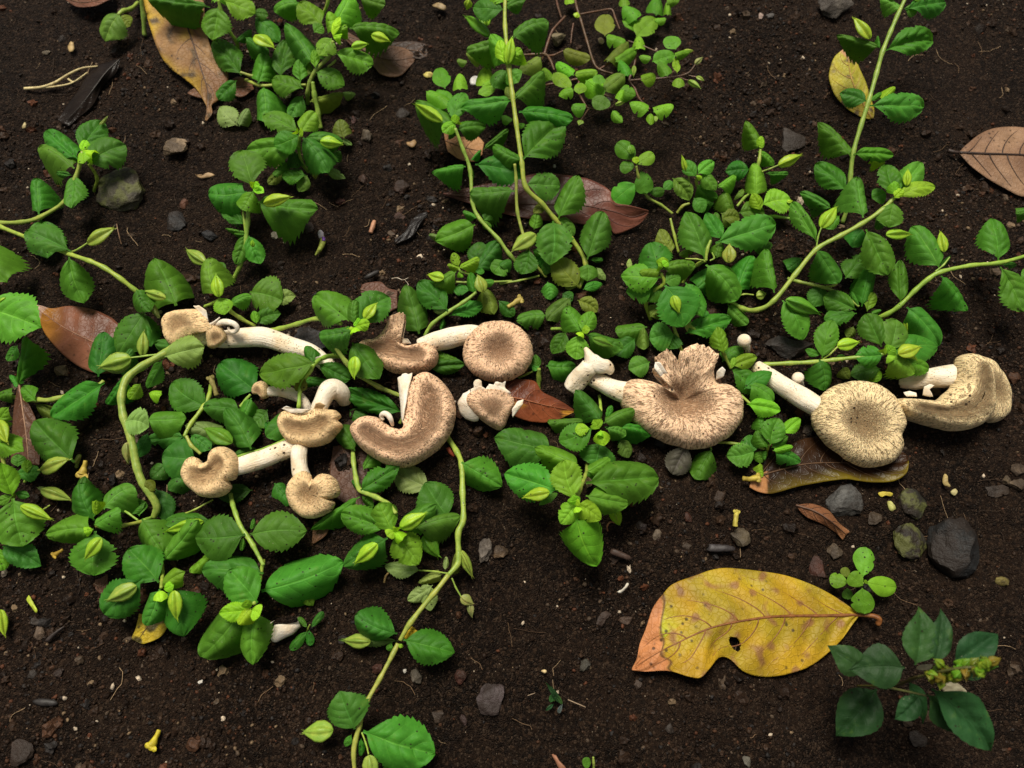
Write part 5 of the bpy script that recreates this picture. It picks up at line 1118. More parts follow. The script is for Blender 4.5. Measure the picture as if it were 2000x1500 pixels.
plant("small-leaved creeping weed with reddish stems and tiny capsules", "A3", 10,
    [(8, [(470, -20, 6), (490, 60, 8), (512, 130, 10)]), (9, [(540, 120, 9), (450, 220, 9), (410, 320, 8), (388, 395, 7), (370, 440, 5)]), (9, [(200, 405, 6), (300, 400, 7), (390, 395, 8), (430, 440, 9), (460, 515, 9)]), (7, [(390, 405, 8), (450, 405, 9), (525, 372, 11)]), (9, [(610, -20, 12), (625, 60, 12), (655, 150, 11), (700, 300, 10), (745, 450, 9), (790, 508, 9), (890, 540, 11)]), (7, [(650, 105, 10), (760, 85, 10), (875, 68, 10), (905, 130, 10), (940, 215, 10)]), (7, [(790, 508, 9), (835, 480, 10), (885, 450, 12)]), (8, [(340, 650, 6), (420, 620, 8), (530, 600, 9), (640, 580, 9), (625, 650, 9), (660, 720, 8), (700, 790, 8)]), (8, [(1060, 365, 11), (1050, 450, 10), (1030, 530, 9), (1010, 590, 8), (1050, 650, 8), (1085, 725, 9), (1160, 800, 11)]), (7, [(1010, 590, 8), (1090, 583, 9), (1215, 575, 11), (1420, 545, 16), (1500, 465, 20)]), (6, [(1000, 300, 10), (1120, 340, 11), (1220, 380, 12), (1330, 390, 14)]), (6, [(700, 790, 8), (790, 805, 9), (870, 790, 10), (900, 760, 11)]), (6, [(710, 800, 8), (670, 860, 9), (648, 895, 9)]), (6, [(600, 170, 8), (590, 230, 6), (580, 320, 3)]), (5, [(1420, 548, 15), (1490, 562, 16), (1540, 575, 17)]), (5, [(1370, 565, 14), (1440, 590, 15), (1460, 600, 15)]), (5, [(820, 690, 10), (880, 715, 11), (920, 740, 12)])],
    [(585, 30, 560, -20, 80, 0.6), (960, -15, 975, 52, 75, 0.4), (1060, 130, 985, 195, 150, 0.2), (1060, 275, 1195, 140, 150, 0.1), (1205, 115, 1212, -10, 120, 0.2), (1290, 115, 1290, 20, 55, 0.4), (1280, 140, 1200, 148, 60, 0.4), (1280, 20, 1372, 5, 60, 0.3), (1060, 150, 970, 50, 130, 0.2), (830, 265, 840, 115, 140, 2), (838, 265, 975, 305, 115, 0.3), (1075, 362, 1075, 270, 95, 0.5), (845, 455, 995, 315, 125, 2), (905, 455, 1050, 365, 100, 0.3), (1000, 560, 945, 445, 100, 0.2), (522, 370, 715, 432, 110, 2), (362, 420, 210, 525, 130, 2), (440, 590, 380, 505, 75, 0.3), (450, 535, 575, 635, 100, 0.6), (602, 552, 480, 465, 100, 0.6), (608, 550, 770, 530, 95, 0.2), (690, 590, 815, 695, 145, 0.6), (975, 545, 830, 660, 130, 2), (945, 650, 1050, 700, 120, 0.3), (1095, 590, 1195, 555, 100, 0.5), (602, 660, 497, 700, 95, 0.3), (640, 690, 650, 610, 85, 0.8), (692, 790, 590, 785, 105, 0.2), (735, 720, 862, 775, 110, 0.1), (800, 620, 780, 550, 90, 0.2), (885, 812, 955, 895, 70, 0.2), (1150, 812, 1018, 755, 120, 0.4), (1185, 820, 1328, 775, 120, 0.4), (1165, 830, 1165, 912, 60, 0.6), (1350, 362, 1285, 275, 120, 0.3), (1175, 452, 1335, 405, 110, 0.2), (1170, 430, 1085, 415, 60, 0.2), (1360, 535, 1350, 430, 55, 0.6), (1290, 560, 1230, 460, 90, 0.3), (1370, 570, 1370, 642, 85, 0.3), (1340, 410, 1455, 375, 60, 0.3), (930, 740, 960, 660, 60, 0.6), (-40, 650, -40, 500, 130, 0.3), (90, 660, 105, 540, 105, 0.4, 8, 9), (-340, 650, -380, 505, 125, 0.3), (-230, 660, -230, 545, 105, 0.4), (-70, 640, 60, 560, 80, 0.3), (-480, 670, -290, 780, 130, 0.3), (-100, 690, 20, 640, 80, 0.2), (-60, 440, -180, 390, 75, 2), (-50, 430, 20, 410, 60, 2), (-180, 460, -250, 440, 55, 2), (150, 890, 80, 850, 70, 0.2, 6, 6), (240, 930, 200, 910, 50, 0.3, 6, 6)],
    [(1440, 590, 1530, 645, 45, 2, 16, 17), (1395, 385, 1480, 370, 40, 2, 15, 16), (1490, 470, 1545, 420, 42, 3, 20, 22), (1500, 560, 1555, 590, 40, 2, 17, 17), (660, 880, 640, 915, 50, 2, 10, 10), (905, 770, 985, 740, 36, 2, 13, 15), (1045, 480, 1040, 560, 36, 2, 12, 11), (1200, 850, 1205, 890, 36, 2, 13, 13), (620, 130, 630, 90, 50, 1, 12, 13)],
    kind='round', name="small_leaved_weed", stemcol=(0.135, 0.062, 0.035))
plant("small weed sprig with pale cut stem beyond the wet purplish leaf", "A3", 22,
    [(10, [(1325, 1565, 4), (1240, 1500, 6), (1150, 1450, 9), (1110, 1390, 13), (1075, 1290, 20), (1060, 1215, 25)])],
    [(1150, 1390, 1145, 1380, 40, 0, 12, 12), (1260, 1390, 1320, 1330, 70, 0, 9, 9), (1150, 1410, 1262, 1400, 70, 0, 11, 9), (1055, 1345, 900, 1470, 165, 0.1, 17, 10), (1095, 1250, 1135, 1410, 130, 0, 21, 15), (1050, 1225, 945, 1215, 100, 0.1, 23, 21), (1055, 1165, 925, 1050, 125, 0.1, 25, 26), (1060, 1205, 1180, 1125, 100, 0.3, 26, 26), (1060, 1200, 1055, 1150, 50, 1, 27, 29)],
    [(1030, 1130, 1010, 1060, 60, 0, 28, 31)], kind='seedling')
plant("fine-leaved weed clump in front of muddy soil, narrow upright pod", "A3", 20,
    [(11, [(1360, 1560, 2), (1400, 1510, 6), (1450, 1490, 8)]), (9, [(1530, 1420, 6), (1500, 1340, 13), (1505, 1285, 19)]), (6, [(1450, 1350, 12), (1440, 1260, 18)]), (10, [(1800, 1510, 6), (1850, 1450, 9), (1890, 1420, 12)])],
    [(1480, 1450, 1550, 1550, 100, 0, 8, 6), (1500, 1360, 1650, 1450, 130, -0.4, 12, 9), (1700, 1400, 1750, 1560, 130, 0.1, 12, 8), (1810, 1400, 1840, 1430, 90, 2, 10, 9), (1680, 1560, 1800, 1640, 110, 2, 9, 7), (1325, 1305, 1445, 1460, 120, 2, 14, 8), (1450, 1380, 1420, 1330, 70, 2, 13, 14), (1660, 1375, 1782, 1290, 95, 0.2, 16, 16), (1540, 1260, 1640, 1390, 110, 0.1, 18, 15), (1500, 1295, 1420, 1180, 95, 0.1, 20, 21), (1510, 1275, 1622, 1185, 100, 0.2, 20, 21), (1480, 1500, 1620, 1480, 90, -0.6, 7, 6), (1810, 1560, 1990, 1550, 150, 0.1, 13, 11), (1500, 1290, 1540, 1300, 40, 0.8, 21, 21)],
    [(1425, 1265, 1395, 1140, 42, 1, 19, 25)], kind='weed')
plant("weed shoot with pale lantern pod on thin stalk before the dark stone", "A4", 22,
    [(12, [(-40, 1560, 4), (-20, 1450, 10), (-15, 1300, 16), (10, 1180, 22), (20, 1090, 25)]), (6, [(30, 1258, 20), (90, 1235, 23), (150, 1210, 25)]), (11, [(30, 1590, 6), (130, 1585, 8), (320, 1615, 8)])],
    [(60, 1270, 215, 1270, 75, 0, 16, 14), (-60, 1240, -230, 1255, 135, -0.1, 17, 13), (-20, 1445, -25, 1205, 140, 0.4, 16, 20), (20, 1095, -85, 895, 130, 0.2, 25, 28), (0, 1110, 115, 1205, 100, 0.1, 24, 21), (30, 1090, 20, 1000, 60, 0.8, 26, 30), (30, 1500, 230, 1465, 185, 0.5, 17, 16), (20, 1540, -40, 1420, 90, 0.8, 16, 20), (-60, 1580, 60, 1630, 130, 0, 9, 7), (-10, 1700, 40, 1580, 120, 0, 8, 10)],
    [(150, 1212, 318, 1135, 80, 1, 26, 30), (215, 1480, 255, 1470, 30, 1, 18, 18)])
# right
plant("tall slim weed with widely spaced leaf pairs past the leaning yellow leaf", "A4", 40,
    [(16, [(620, 1630, 3), (660, 1500, 12), (680, 1290, 22), (700, 1120, 30), (755, 920, 37), (812, 740, 43), (870, 540, 48), (915, 380, 53), (970, 240, 57), (1025, 110, 61), (1085, -20, 65)])],
    [(650, 1395, 435, 1210, 165, 0, 20, 18), (680, 1145, 450, 910, 165, 0, 30, 31), (700, 1130, 980, 1135, 115, 0.1, 31, 27), (830, 1170, 930, 1190, 55, 1, 28, 24), (800, 745, 608, 685, 135, -0.2, 43, 41), (830, 740, 905, 680, 40, 0, 44, 46), (820, 775, 1195, 785, 190, 0, 43, 38), (890, 350, 590, 265, 135, -0.1, 53, 50), (890, 350, 880, 265, 40, 0, 54, 56), (935, 370, 1262, 305, 180, 0, 53, 50), (1050, 75, 900, -15, 110, 0, 61, 60), (1070, 60, 1160, 90, 80, 0, 61, 58), (1080, 70, 1355, 20, 170, 0, 61, 58), (1050, -10, 980, -90, 110, 0.3, 64, 65), (1100, -10, 1180, -60, 110, 0.3, 64, 65), (900, 740, 1000, 640, 80, 0.8, 42, 45)],
    [(822, 285, 705, 130, 105, 1, 56, 60)])
plant("weed with long arching pale stem ending in a yellowish rosette with pod", "B4", 36,
    [(17, [(-220, 850, 3), (-110, 912, 10), (0, 920, 16), (120, 850, 22), (280, 650, 28), (430, 475, 33), (600, 380, 36), (760, 290, 39), (900, 195, 42), (1000, 100, 46)]), (6, [(430, 465, 33), (440, 390, 36), (465, 318, 39)])],
    [(320, 540, 220, 620, 130, -0.8, 10, 8), (640, 690, 765, 520, 150, -0.8, 14, 16), (770, 330, 690, 455, 140, -0.4, 28, 23), (540, 180, 320, 65, 95, 0, 24, 22), (520, 190, 380, 130, 60, -0.3, 22, 20), (430, 425, 255, 145, 125, -0.1, 36, 38), (600, 230, 500, 320, 90, 0, 26, 22), (120, 795, 55, 488, 175, -0.1, 24, 26), (180, 850, 325, 1125, 185, 0, 23, 14), (430, 475, 585, 712, 195, 0, 34, 27), (790, 330, 945, 650, 215, 0, 39, 31), (770, 245, 725, -40, 205, -0.1, 40, 44), (860, 240, 920, 310, 110, -0.4, 36, 30), (940, 60, 840, 100, 120, -0.2, 40, 38), (990, 130, 960, 308, 175, 0.1, 45, 39), (1000, 90, 940, -130, 170, 0, 46, 48), (1040, 60, 1190, -150, 165, 0.1, 46, 48), (1020, 90, 1285, 20, 120, 0.5, 48, 46), (1010, 80, 1000, -20, 90, 0.8, 49, 53), (1000, 100, 1060, 40, 70, 1, 49, 52)],
    [(465, 320, 575, 165, 105, 1, 39, 43), (940, 370, 1122, 365, 90, 1, 38, 35), (205, 845, 450, 945, 110, 0, 27, 22), (1090, 10, 1100, -110, 60, 1, 51, 54)])
plant("weed runner with dark low leaves behind the long white mushroom stem", "B4", 12,
    [(12, [(220, 690, 6), (300, 715, 9), (390, 732, 11), (500, 760, 13), (640, 820, 14), (740, 895, 14)]), (7, [(500, 750, 13), (560, 740, 15), (590, 710, 16)])],
    [(470, 740, 400, 890, 140, -0.5, 10, 6), (470, 730, 520, 660, 60, 0, 13, 14), (720, 920, 495, 820, 165, -0.2, 16, 13), (725, 945, 495, 990, 130, 0, 15, 11), (760, 895, 830, 598, 150, -0.4, 15, 20), (800, 930, 850, 800, 90, 0.4, 15, 17), (740, 900, 690, 790, 30, 0, 14, 16), (830, 950, 900, 920, 40, 0, 13, 13), (700, 1040, 660, 1120, 70, 2, 10, 6)])
plant("weed runner with opposite oval leaves stretching over bare soil to the right edge", "B4", 30,
    [(16, [(860, 985, 8), (950, 950, 14), (1040, 890, 19), (1150, 780, 24), (1240, 700, 28), (1340, 640, 31), (1560, 595, 33), (1770, 575, 34), (1980, 520, 34)]), (6, [(1300, 640, 31), (1360, 590, 33), (1405, 535, 34)])],
    [(1045, 865, 1040, 568, 128, -0.1, 20, 26), (1090, 900, 1318, 1170, 205, 0, 20, 12), (1330, 612, 1135, 322, 215, 0, 31, 33), (1340, 670, 1525, 915, 185, -0.1, 30, 22), (1340, 610, 1412, 528, 36, 0, 32, 34), (1760, 560, 1710, 262, 200, 0, 34, 37), (1775, 605, 1935, 918, 200, 0, 33, 25), (1780, 590, 1890, 590, 50, -0.3, 30, 28), (2010, 190, 1892, 210, 95, 0, 30, 28), (1990, 660, 1930, 660, 100, 0, 30, 28)],
    [(1365, 495, 1338, 345, 75, 1, 34, 35), (1085, 980, 1085, 1110, 40, 1, 15, 9)])
plant("weed rosette with pale yellow pod above the round scaly mushroom", "B4", 26,
    [(15, [(-10, 1330, 10), (60, 1320, 13), (230, 1310, 17), (400, 1300, 20), (560, 1285, 22), (740, 1265, 25), (940, 1240, 29)]), (7, [(470, 1285, 20), (530, 1240, 23), (585, 1190, 25)])],
    [(900, 1350, 690, 1400, 130, -0.8, 10, 8), (830, 1350, 880, 1440, 110, 0.6, 10, 8), (620, 1340, 670, 1420, 90, 2, 8, 5), (620, 1300, 600, 1250, 70, -0.2, 16, 14), (460, 1250, 350, 1215, 60, 0, 21, 20), (470, 1275, 545, 1005, 155, 0, 22, 27), (450, 1280, 485, 1500, 195, 0, 22, 13), (960, 1230, 1300, 1190, 220, 0, 27, 22), (905, 1190, 795, 960, 185, 0, 28, 30), (960, 1225, 1010, 1000, 205, -0.1, 28, 30), (915, 1250, 718, 1260, 155, 0, 29, 25), (940, 1270, 1140, 1375, 195, 0.3, 30, 25), (1000, 1260, 1240, 1350, 150, 0.1, 28, 22), (950, 1240, 1000, 1190, 90, 0.8, 32, 36), (940, 1245, 930, 1200, 60, 1, 32, 36), (950, 1250, 1000, 1280, 80, 0.8, 32, 33)],
    [(1030, 1245, 1190, 1190, 115, 1, 34, 36), (582, 1185, 742, 1155, 95, 1, 25, 26), (1060, 1210, 1170, 1290, 40, 1, 33, 30)])
plant("weed rosette with hooded leaf and pod behind the broken forked mushroom stem", "B3", 30,
    [(14, [(1165, 990, 3), (1130, 860, 14), (1190, 780, 22), (1265, 725, 28), (1240, 650, 33)]), (13, [(1395, 1230, 4), (1355, 1110, 10), (1320, 990, 14)])],
    [(1160, 970, 1250, 900, 110, 2, 10, 12), (1180, 750, 995, 790, 185, 0, 26, 20), (1240, 740, 1130, 850, 140, -0.5, 24, 18), (1030, 580, 990, 590, 80, 3, 24, 22), (1240, 680, 960, 670, 200, 0.2, 32, 27), (1270, 740, 1400, 1030, 300, 0, 32, 22), (1420, 720, 1540, 960, 170, 0, 28, 22), (1270, 720, 1380, 680, 120, 0, 31, 31), (1230, 645, 1170, 435, 220, 0.1, 34, 36), (1250, 625, 1480, 590, 155, 0.2, 36, 34), (1240, 640, 1090, 640, 120, 0.3, 35, 33), (1255, 600, 1255, 535, 80, 0.8, 38, 41), (1255, 600, 1290, 570, 60, 1, 39, 41), (1255, 605, 1220, 590, 60, 0.9, 38, 41)],
    [(1330, 815, 1372, 938, 80, 1, 34, 30)])
plant("spreading weed clump with broad leaves around a forked pale stem", "B3", 22,
    [(13, [(1400, 720, 5), (1450, 640, 13), (1520, 580, 20), (1570, 560, 24)]), (11, [(1570, 560, 24), (1580, 480, 27), (1605, 410, 29)]), (10, [(1370, 500, 4), (1340, 380, 8), (1310, 250, 10)]), (14, [(1730, 850, 10), (1850, 910, 9), (1950, 930, 8)]), (6, [(1570, 560, 24), (1500, 548, 24), (1420, 545, 22)]), (6, [(1600, 560, 24), (1630, 540, 25), (1615, 500, 26)]), (6, [(1775, 830, 12), (1850, 805, 14), (1920, 810, 14)])],
    [(1320, 500, 1235, 335, 130, 2, 10, 12), (1900, 470, 2050, 440, 110, -0.8, 10, 9), (1500, 765, 1665, 610, 170, -0.4, 12, 13), (1800, 795, 1905, 535, 190, -0.4, 13, 17), (1640, 430, 2060, 300, 225, -0.1, 24, 22), (1690, 405, 1575, 220, 125, -0.2, 24, 26), (1560, 545, 1430, 215, 215, -0.1, 24, 27), (1570, 590, 1790, 838, 250, 0, 25, 17), (1650, 540, 1680, 430, 100, -0.1, 20, 22), (1440, 480, 1380, 520, 60, 2, 14, 11), (1420, 490, 1480, 480, 50, 2, 14, 13), (1730, 880, 1870, 1020, 130, 0, 11, 7), (1670, 360, 1640, 210, 90, 0, 18, 20), (1690, 250, 1810, 250, 110, 2, 14, 12)],
    [(1740, 575, 1742, 440, 100, 2, 26, 29), (1940, 820, 2010, 800, 70, 2, 14, 14)])
plant("dark weed leaves and pointed pod tucked behind the largest mushroom", "B3", 10,
    [(12, [(1755, 1350, 8), (1700, 1240, 14), (1680, 1180, 18)]), (9, [(1430, 1060, 6), (1500, 1060, 9), (1600, 1040, 11)])],
    [(1050, 1130, 890, 1240, 150, -1, 6, 5), (1140, 1045, 915, 1075, 175, -0.5, 10, 7), (1110, 1040, 1115, 1205, 90, 2, 12, 8), (1340, 1100, 1165, 1130, 195, -0.3, 12, 8), (1340, 1090, 1290, 1200, 140, -0.4, 11, 6), (1420, 1095, 1740, 985, 165, -0.4, 12, 10), (1540, 970, 1580, 930, 60, -0.3, 13, 13), (1160, 1300, 1010, 1350, 150, -0.3, 8, 6), (1690, 1300, 1830, 1200, 160, -0.8, 8, 8), (1750, 1350, 1960, 1500, 170, 0, 16, 12), (1760, 1330, 1935, 1265, 105, 0.4, 18, 19), (1755, 1350, 1780, 1270, 40, 0.4, 18, 20), (1700, 1235, 1655, 1050, 120, 0.6, 20, 26)],
    [(1420, 1020, 1520, 1095, 90, 2, 14, 9)])
plant("weed rosette with five leaves standing above the broken forked mushroom stem", "B3", 22,
    [(13, [(440, 1060, 3), (530, 1060, 10), (600, 1075, 17), (660, 1085, 23)])],
    [(400, 1330, 610, 1330, 160, -0.5, 8, 6), (240, 1290, 330, 1330, 100, -0.6, 6, 5), (545, 1085, 450, 1235, 125, -0.2, 16, 10), (660, 1085, 550, 905, 165, 0.1, 24, 25), (660, 1085, 740, 938, 125, 0.2, 25, 27), (690, 1100, 950, 1195, 185, 0, 24, 18), (650, 1100, 620, 1275, 155, 0.3, 25, 20), (660, 1080, 720, 1060, 60, 0.9, 27, 30), (665, 1085, 640, 1110, 60, 0.9, 27, 29)],
    [(740, 1130, 890, 1185, 70, 0, 26, 24)])
plant("cut pale green weed stalk poking up between round mushroom and brown leaf", "B3", 8, [(16, [(345, 1500, 2), (345, 1420, 8), (348, 1350, 14)]), (8, [(200, 1420, 4), (260, 1390, 8), (300, 1370, 10)])], [(348, 1360, 300, 1330, 50, 0, 13, 12), (340, 1350, 320, 1250, 60, -0.5, 12, 14)])
plant("weed rosette with light hooded tips in front of the largest mushroom", "C3", 20,
    [(12, [(790, 200, 4), (800, 300, 12), (790, 410, 22)])],
    [(830, 430, 1165, 470, 145, -0.4, 15, 11), (800, 540, 760, 705, 250, -0.6, 12, 8), (690, 380, 420, 390, 120, -0.7, 10, 8), (940, 515, 1005, 645, 105, 2, 10, 5), (800, 380, 622, 165, 180, 0, 20, 21), (740, 440, 505, 530, 190, 0.1, 21, 16), (820, 400, 1040, 300, 150, 0, 21, 21), (840, 440, 980, 480, 120, -0.2, 19, 16), (840, 370, 878, 272, 45, 0, 20, 23), (720, 440, 615, 455, 90, 0.7, 23, 22), (790, 440, 750, 375, 90, 0.6, 23, 27), (800, 450, 825, 560, 110, 0.7, 24, 22), (800, 460, 795, 490, 50, 1, 25, 27)])
plant("biggest bright weed rosette with downward-pointing leaf, on bare soil by the reddish brown leaf", "C3", 34,
    [(15, [(700, 700, 3), (690, 780, 14), (650, 880, 28), (615, 1000, 40)])],
    [(440, 980, 400, 930, 140, -0.5, 18, 16), (870, 1000, 935, 1140, 80, 0.6, 16, 8), (790, 760, 700, 780, 60, 0.2, 18, 18), (445, 600, 40, 510, 300, -0.1, 22, 16), (640, 720, 330, 585, 200, 0.1, 28, 25), (700, 760, 860, 660, 120, 0.1, 26, 24), (690, 840, 1195, 800, 310, -0.1, 34, 24), (690, 930, 985, 985, 190, 0, 36, 28), (490, 895, 110, 775, 255, 0.05, 34, 27), (610, 960, 535, 680, 215, 0.25, 41, 46), (620, 1090, 765, 1425, 275, 0.3, 40, 28), (620, 985, 510, 1130, 150, 0.5, 43, 39), (630, 990, 795, 1100, 150, 0.5, 43, 39), (615, 1000, 600, 930, 90, 1, 45, 50), (620, 1010, 640, 1050, 60, 1, 45, 47), (610, 1000, 640, 960, 60, 1, 45, 49)],
    [(425, 905, 235, 940, 105, 1, 37, 33), (890, 1020, 935, 1140, 55, 1, 14, 8)])
plant("two low weed leaves, one purplish, under the rim of the largest mushroom", "C3", 8, [(8, [(1440, 500, 4), (1430, 560, 8)]), (7, [(1590, 540, 5), (1610, 590, 9)])], [(1430, 560, 1330, 765, 180, 4, 9, 4), (1612, 590, 1495, 800, 185, 0, 10, 4)])
plant("weed rosette squeezed between the largest mushroom and round scaly mushroom", "C4", 18,
    [(11, [(60, 640, 3), (70, 590, 12), (85, 560, 18)]), (10, [(-300, 540, 4), (-200, 545, 8), (-60, 560, 10), (50, 590, 12)]), (11, [(-210, 130, 8), (-120, 200, 14), (-40, 270, 18)])],
    [(-20, 600, -220, 640, 165, -0.2, 12, 8), (-40, 620, -60, 490, 130, -0.3, 12, 12), (20, 600, 20, 690, 90, 0.2, 12, 8), (60, 600, 50, 670, 50, 0, 14, 10), (110, 600, 305, 680, 120, 0, 16, 10), (100, 580, 215, 495, 75, 0, 18, 18), (70, 580, -10, 460, 110, 0.1, 18, 18), (40, 470, 20, 350, 90, 0, 16, 16), (90, 560, 150, 372, 165, 0.1, 20, 23), (110, 600, 250, 570, 70, 0.5, 18, 17), (180, 480, 305, 370, 95, 0.6, 19, 20), (-100, 150, 95, 30, 120, 0, 20, 22), (-60, 120, 110, 230, 160, -0.1, 22, 20), (-80, 260, 155, 305, 130, 0.5, 23, 21), (15, 690, 25, 790, 80, 0.6, 9, 6)])
plant("bright little seedling with four rounded leaves beside the yellow leaf's stalk", "D4", 15,
    [(9, [(740, 170, 2), (765, 155, 9), (770, 145, 15)])],
    [(660, 105, 625, 35, 65, 2, 5, 5), (655, 180, 660, 262, 70, -0.8, 5, 4), (770, 100, 788, -108, 140, 0.25, 15, 14), (662, 140, 530, 115, 105, 0.2, 13, 11), (765, 180, 780, 362, 155, 0.25, 15, 11), (790, 140, 1005, 175, 135, 0.4, 16, 13), (770, 165, 675, 85, 115, 0.45, 17, 18), (780, 145, 800, 130, 30, 0.8, 17, 19)],
    kind='seedling', name="seedling", cat="seedling", group=None)
e = plant("tall blue-green weed with pointed leaves and knobbly green flower spike", "D4", 70,
    [(13, [(1000, 900, 2), (1060, 880, 30), (1120, 850, 55), (1190, 830, 75)]), (9, [(730, 900, 30), (850, 900, 45), (1000, 920, 55), (1230, 970, 66)]), (10, [(1190, 830, 75), (1350, 790, 92), (1520, 765, 100), (1690, 760, 104)])],
    [(870, 920, 585, 1250, 290, -1, 34, 22), (790, 790, 520, 610, 200, -0.3, 50, 48), (1180, 970, 1010, 1135, 150, -0.4, 58, 52), (1100, 860, 1200, 1160, 120, -0.6, 50, 46), (1240, 960, 1430, 1230, 210, -0.3, 64, 56), (1480, 760, 1640, 830, 110, -0.3, 66, 64), (1075, 765, 680, 780, 290, -0.2, 72, 64), (1150, 745, 1175, 335, 245, -0.1, 75, 78), (1290, 730, 1335, 350, 160, -0.1, 76, 78), (1430, 730, 1745, 525, 200, -0.1, 78, 78), (1270, 920, 1680, 1350, 300, 0, 72, 56)], kind='dark', stemcol=(0.10, 0.09, 0.035), name="flowering_weed", group=None)
tile("D4"); bb = Vector(e.location); rr_ = random.Random(4)
for q in range(46):
    t = rr_.random() ** 0.8
    x, y, h = 1220 + 480 * t, 835 - 80 * t + rr_.uniform(-60, 75) * (1 - 0.5 * t), 80 + 24 * t + rr_.uniform(-3, 5)
    P = W(x, y, h); d = Vector((rr_.uniform(-1, 1), rr_.uniform(-1, 1), rr_.uniform(0.3, 1))).normalized()
    o = put_blade("floret", BUDS[q % 3], P, P + d * 0.0055, 0.0042, e, bb, (0.20 * rr_.uniform(0.5, 1.3), 0.30 * rr_.uniform(0.5, 1.2), 0.02))
for pts in ([(1165, 775, 60), (1185, 748, 62), (1275, 742, 63), (1255, 780, 60), (1200, 785, 59)], [(1340, 900, 62), (1370, 868, 64), (1450, 875, 65), (1520, 925, 64), (1520, 965, 62), (1440, 962, 61), (1390, 975, 60)]):
    add_flap(e, bb, "pale_bract", M_PETAL, pts, 0.5, 0.6, 3, (0.80, 0.74, 0.55))
plant("tiny dark purplish seedling beside the broken white mushroom piece", "D2", 6, [(6, [(450, 500, 2), (455, 480, 5), (470, 450, 8)])], [(450, 500, 330, 630, 70, -1, 6, 4), (465, 490, 470, 600, 60, -0.6, 7, 5), (450, 470, 385, 400, 40, -1, 7, 8), (480, 470, 565, 360, 50, -1, 8, 9)], kind='seedling', name="seedling", cat="seedling", group=None)
plant("grass tuft with one straw-coloured blade on bare soil", "D3", 8, [(5, [(460, 1010, 2), (470, 960, 8)])], [(510, 1030, 390, 870, 45, -0.2, 5, 14), (430, 1020, 455, 940, 40, 0, 6, 9), (480, 960, 520, 1035, 26, 0, 8, 5), (490, 1100, 520, 1030, 28, 3, 3, 6), (455, 1030, 395, 1080, 24, -0.6, 5, 3)], kind='dark', name="grass_tuft", cat="grass", group=None)
plant("cut-off sprig end at the bottom edge of bare soil", "D3", 6, [(9, [(750, 1520, 2), (748, 1460, 6), (745, 1420, 8)])], [(700, 1510, 690, 1425, 60, 0, 8, 10)], kind='seedling')
plant("bright pod of a weed on bare soil beside a lump of clay", "D1", 8, [(6, [(-30, 360, 3), (0, 345, 6)])], [(-60, 380, 30, 430, 90, 0.6, 8, 7)], [(5, 340, 35, 535, 80, 1, 9, 6)])

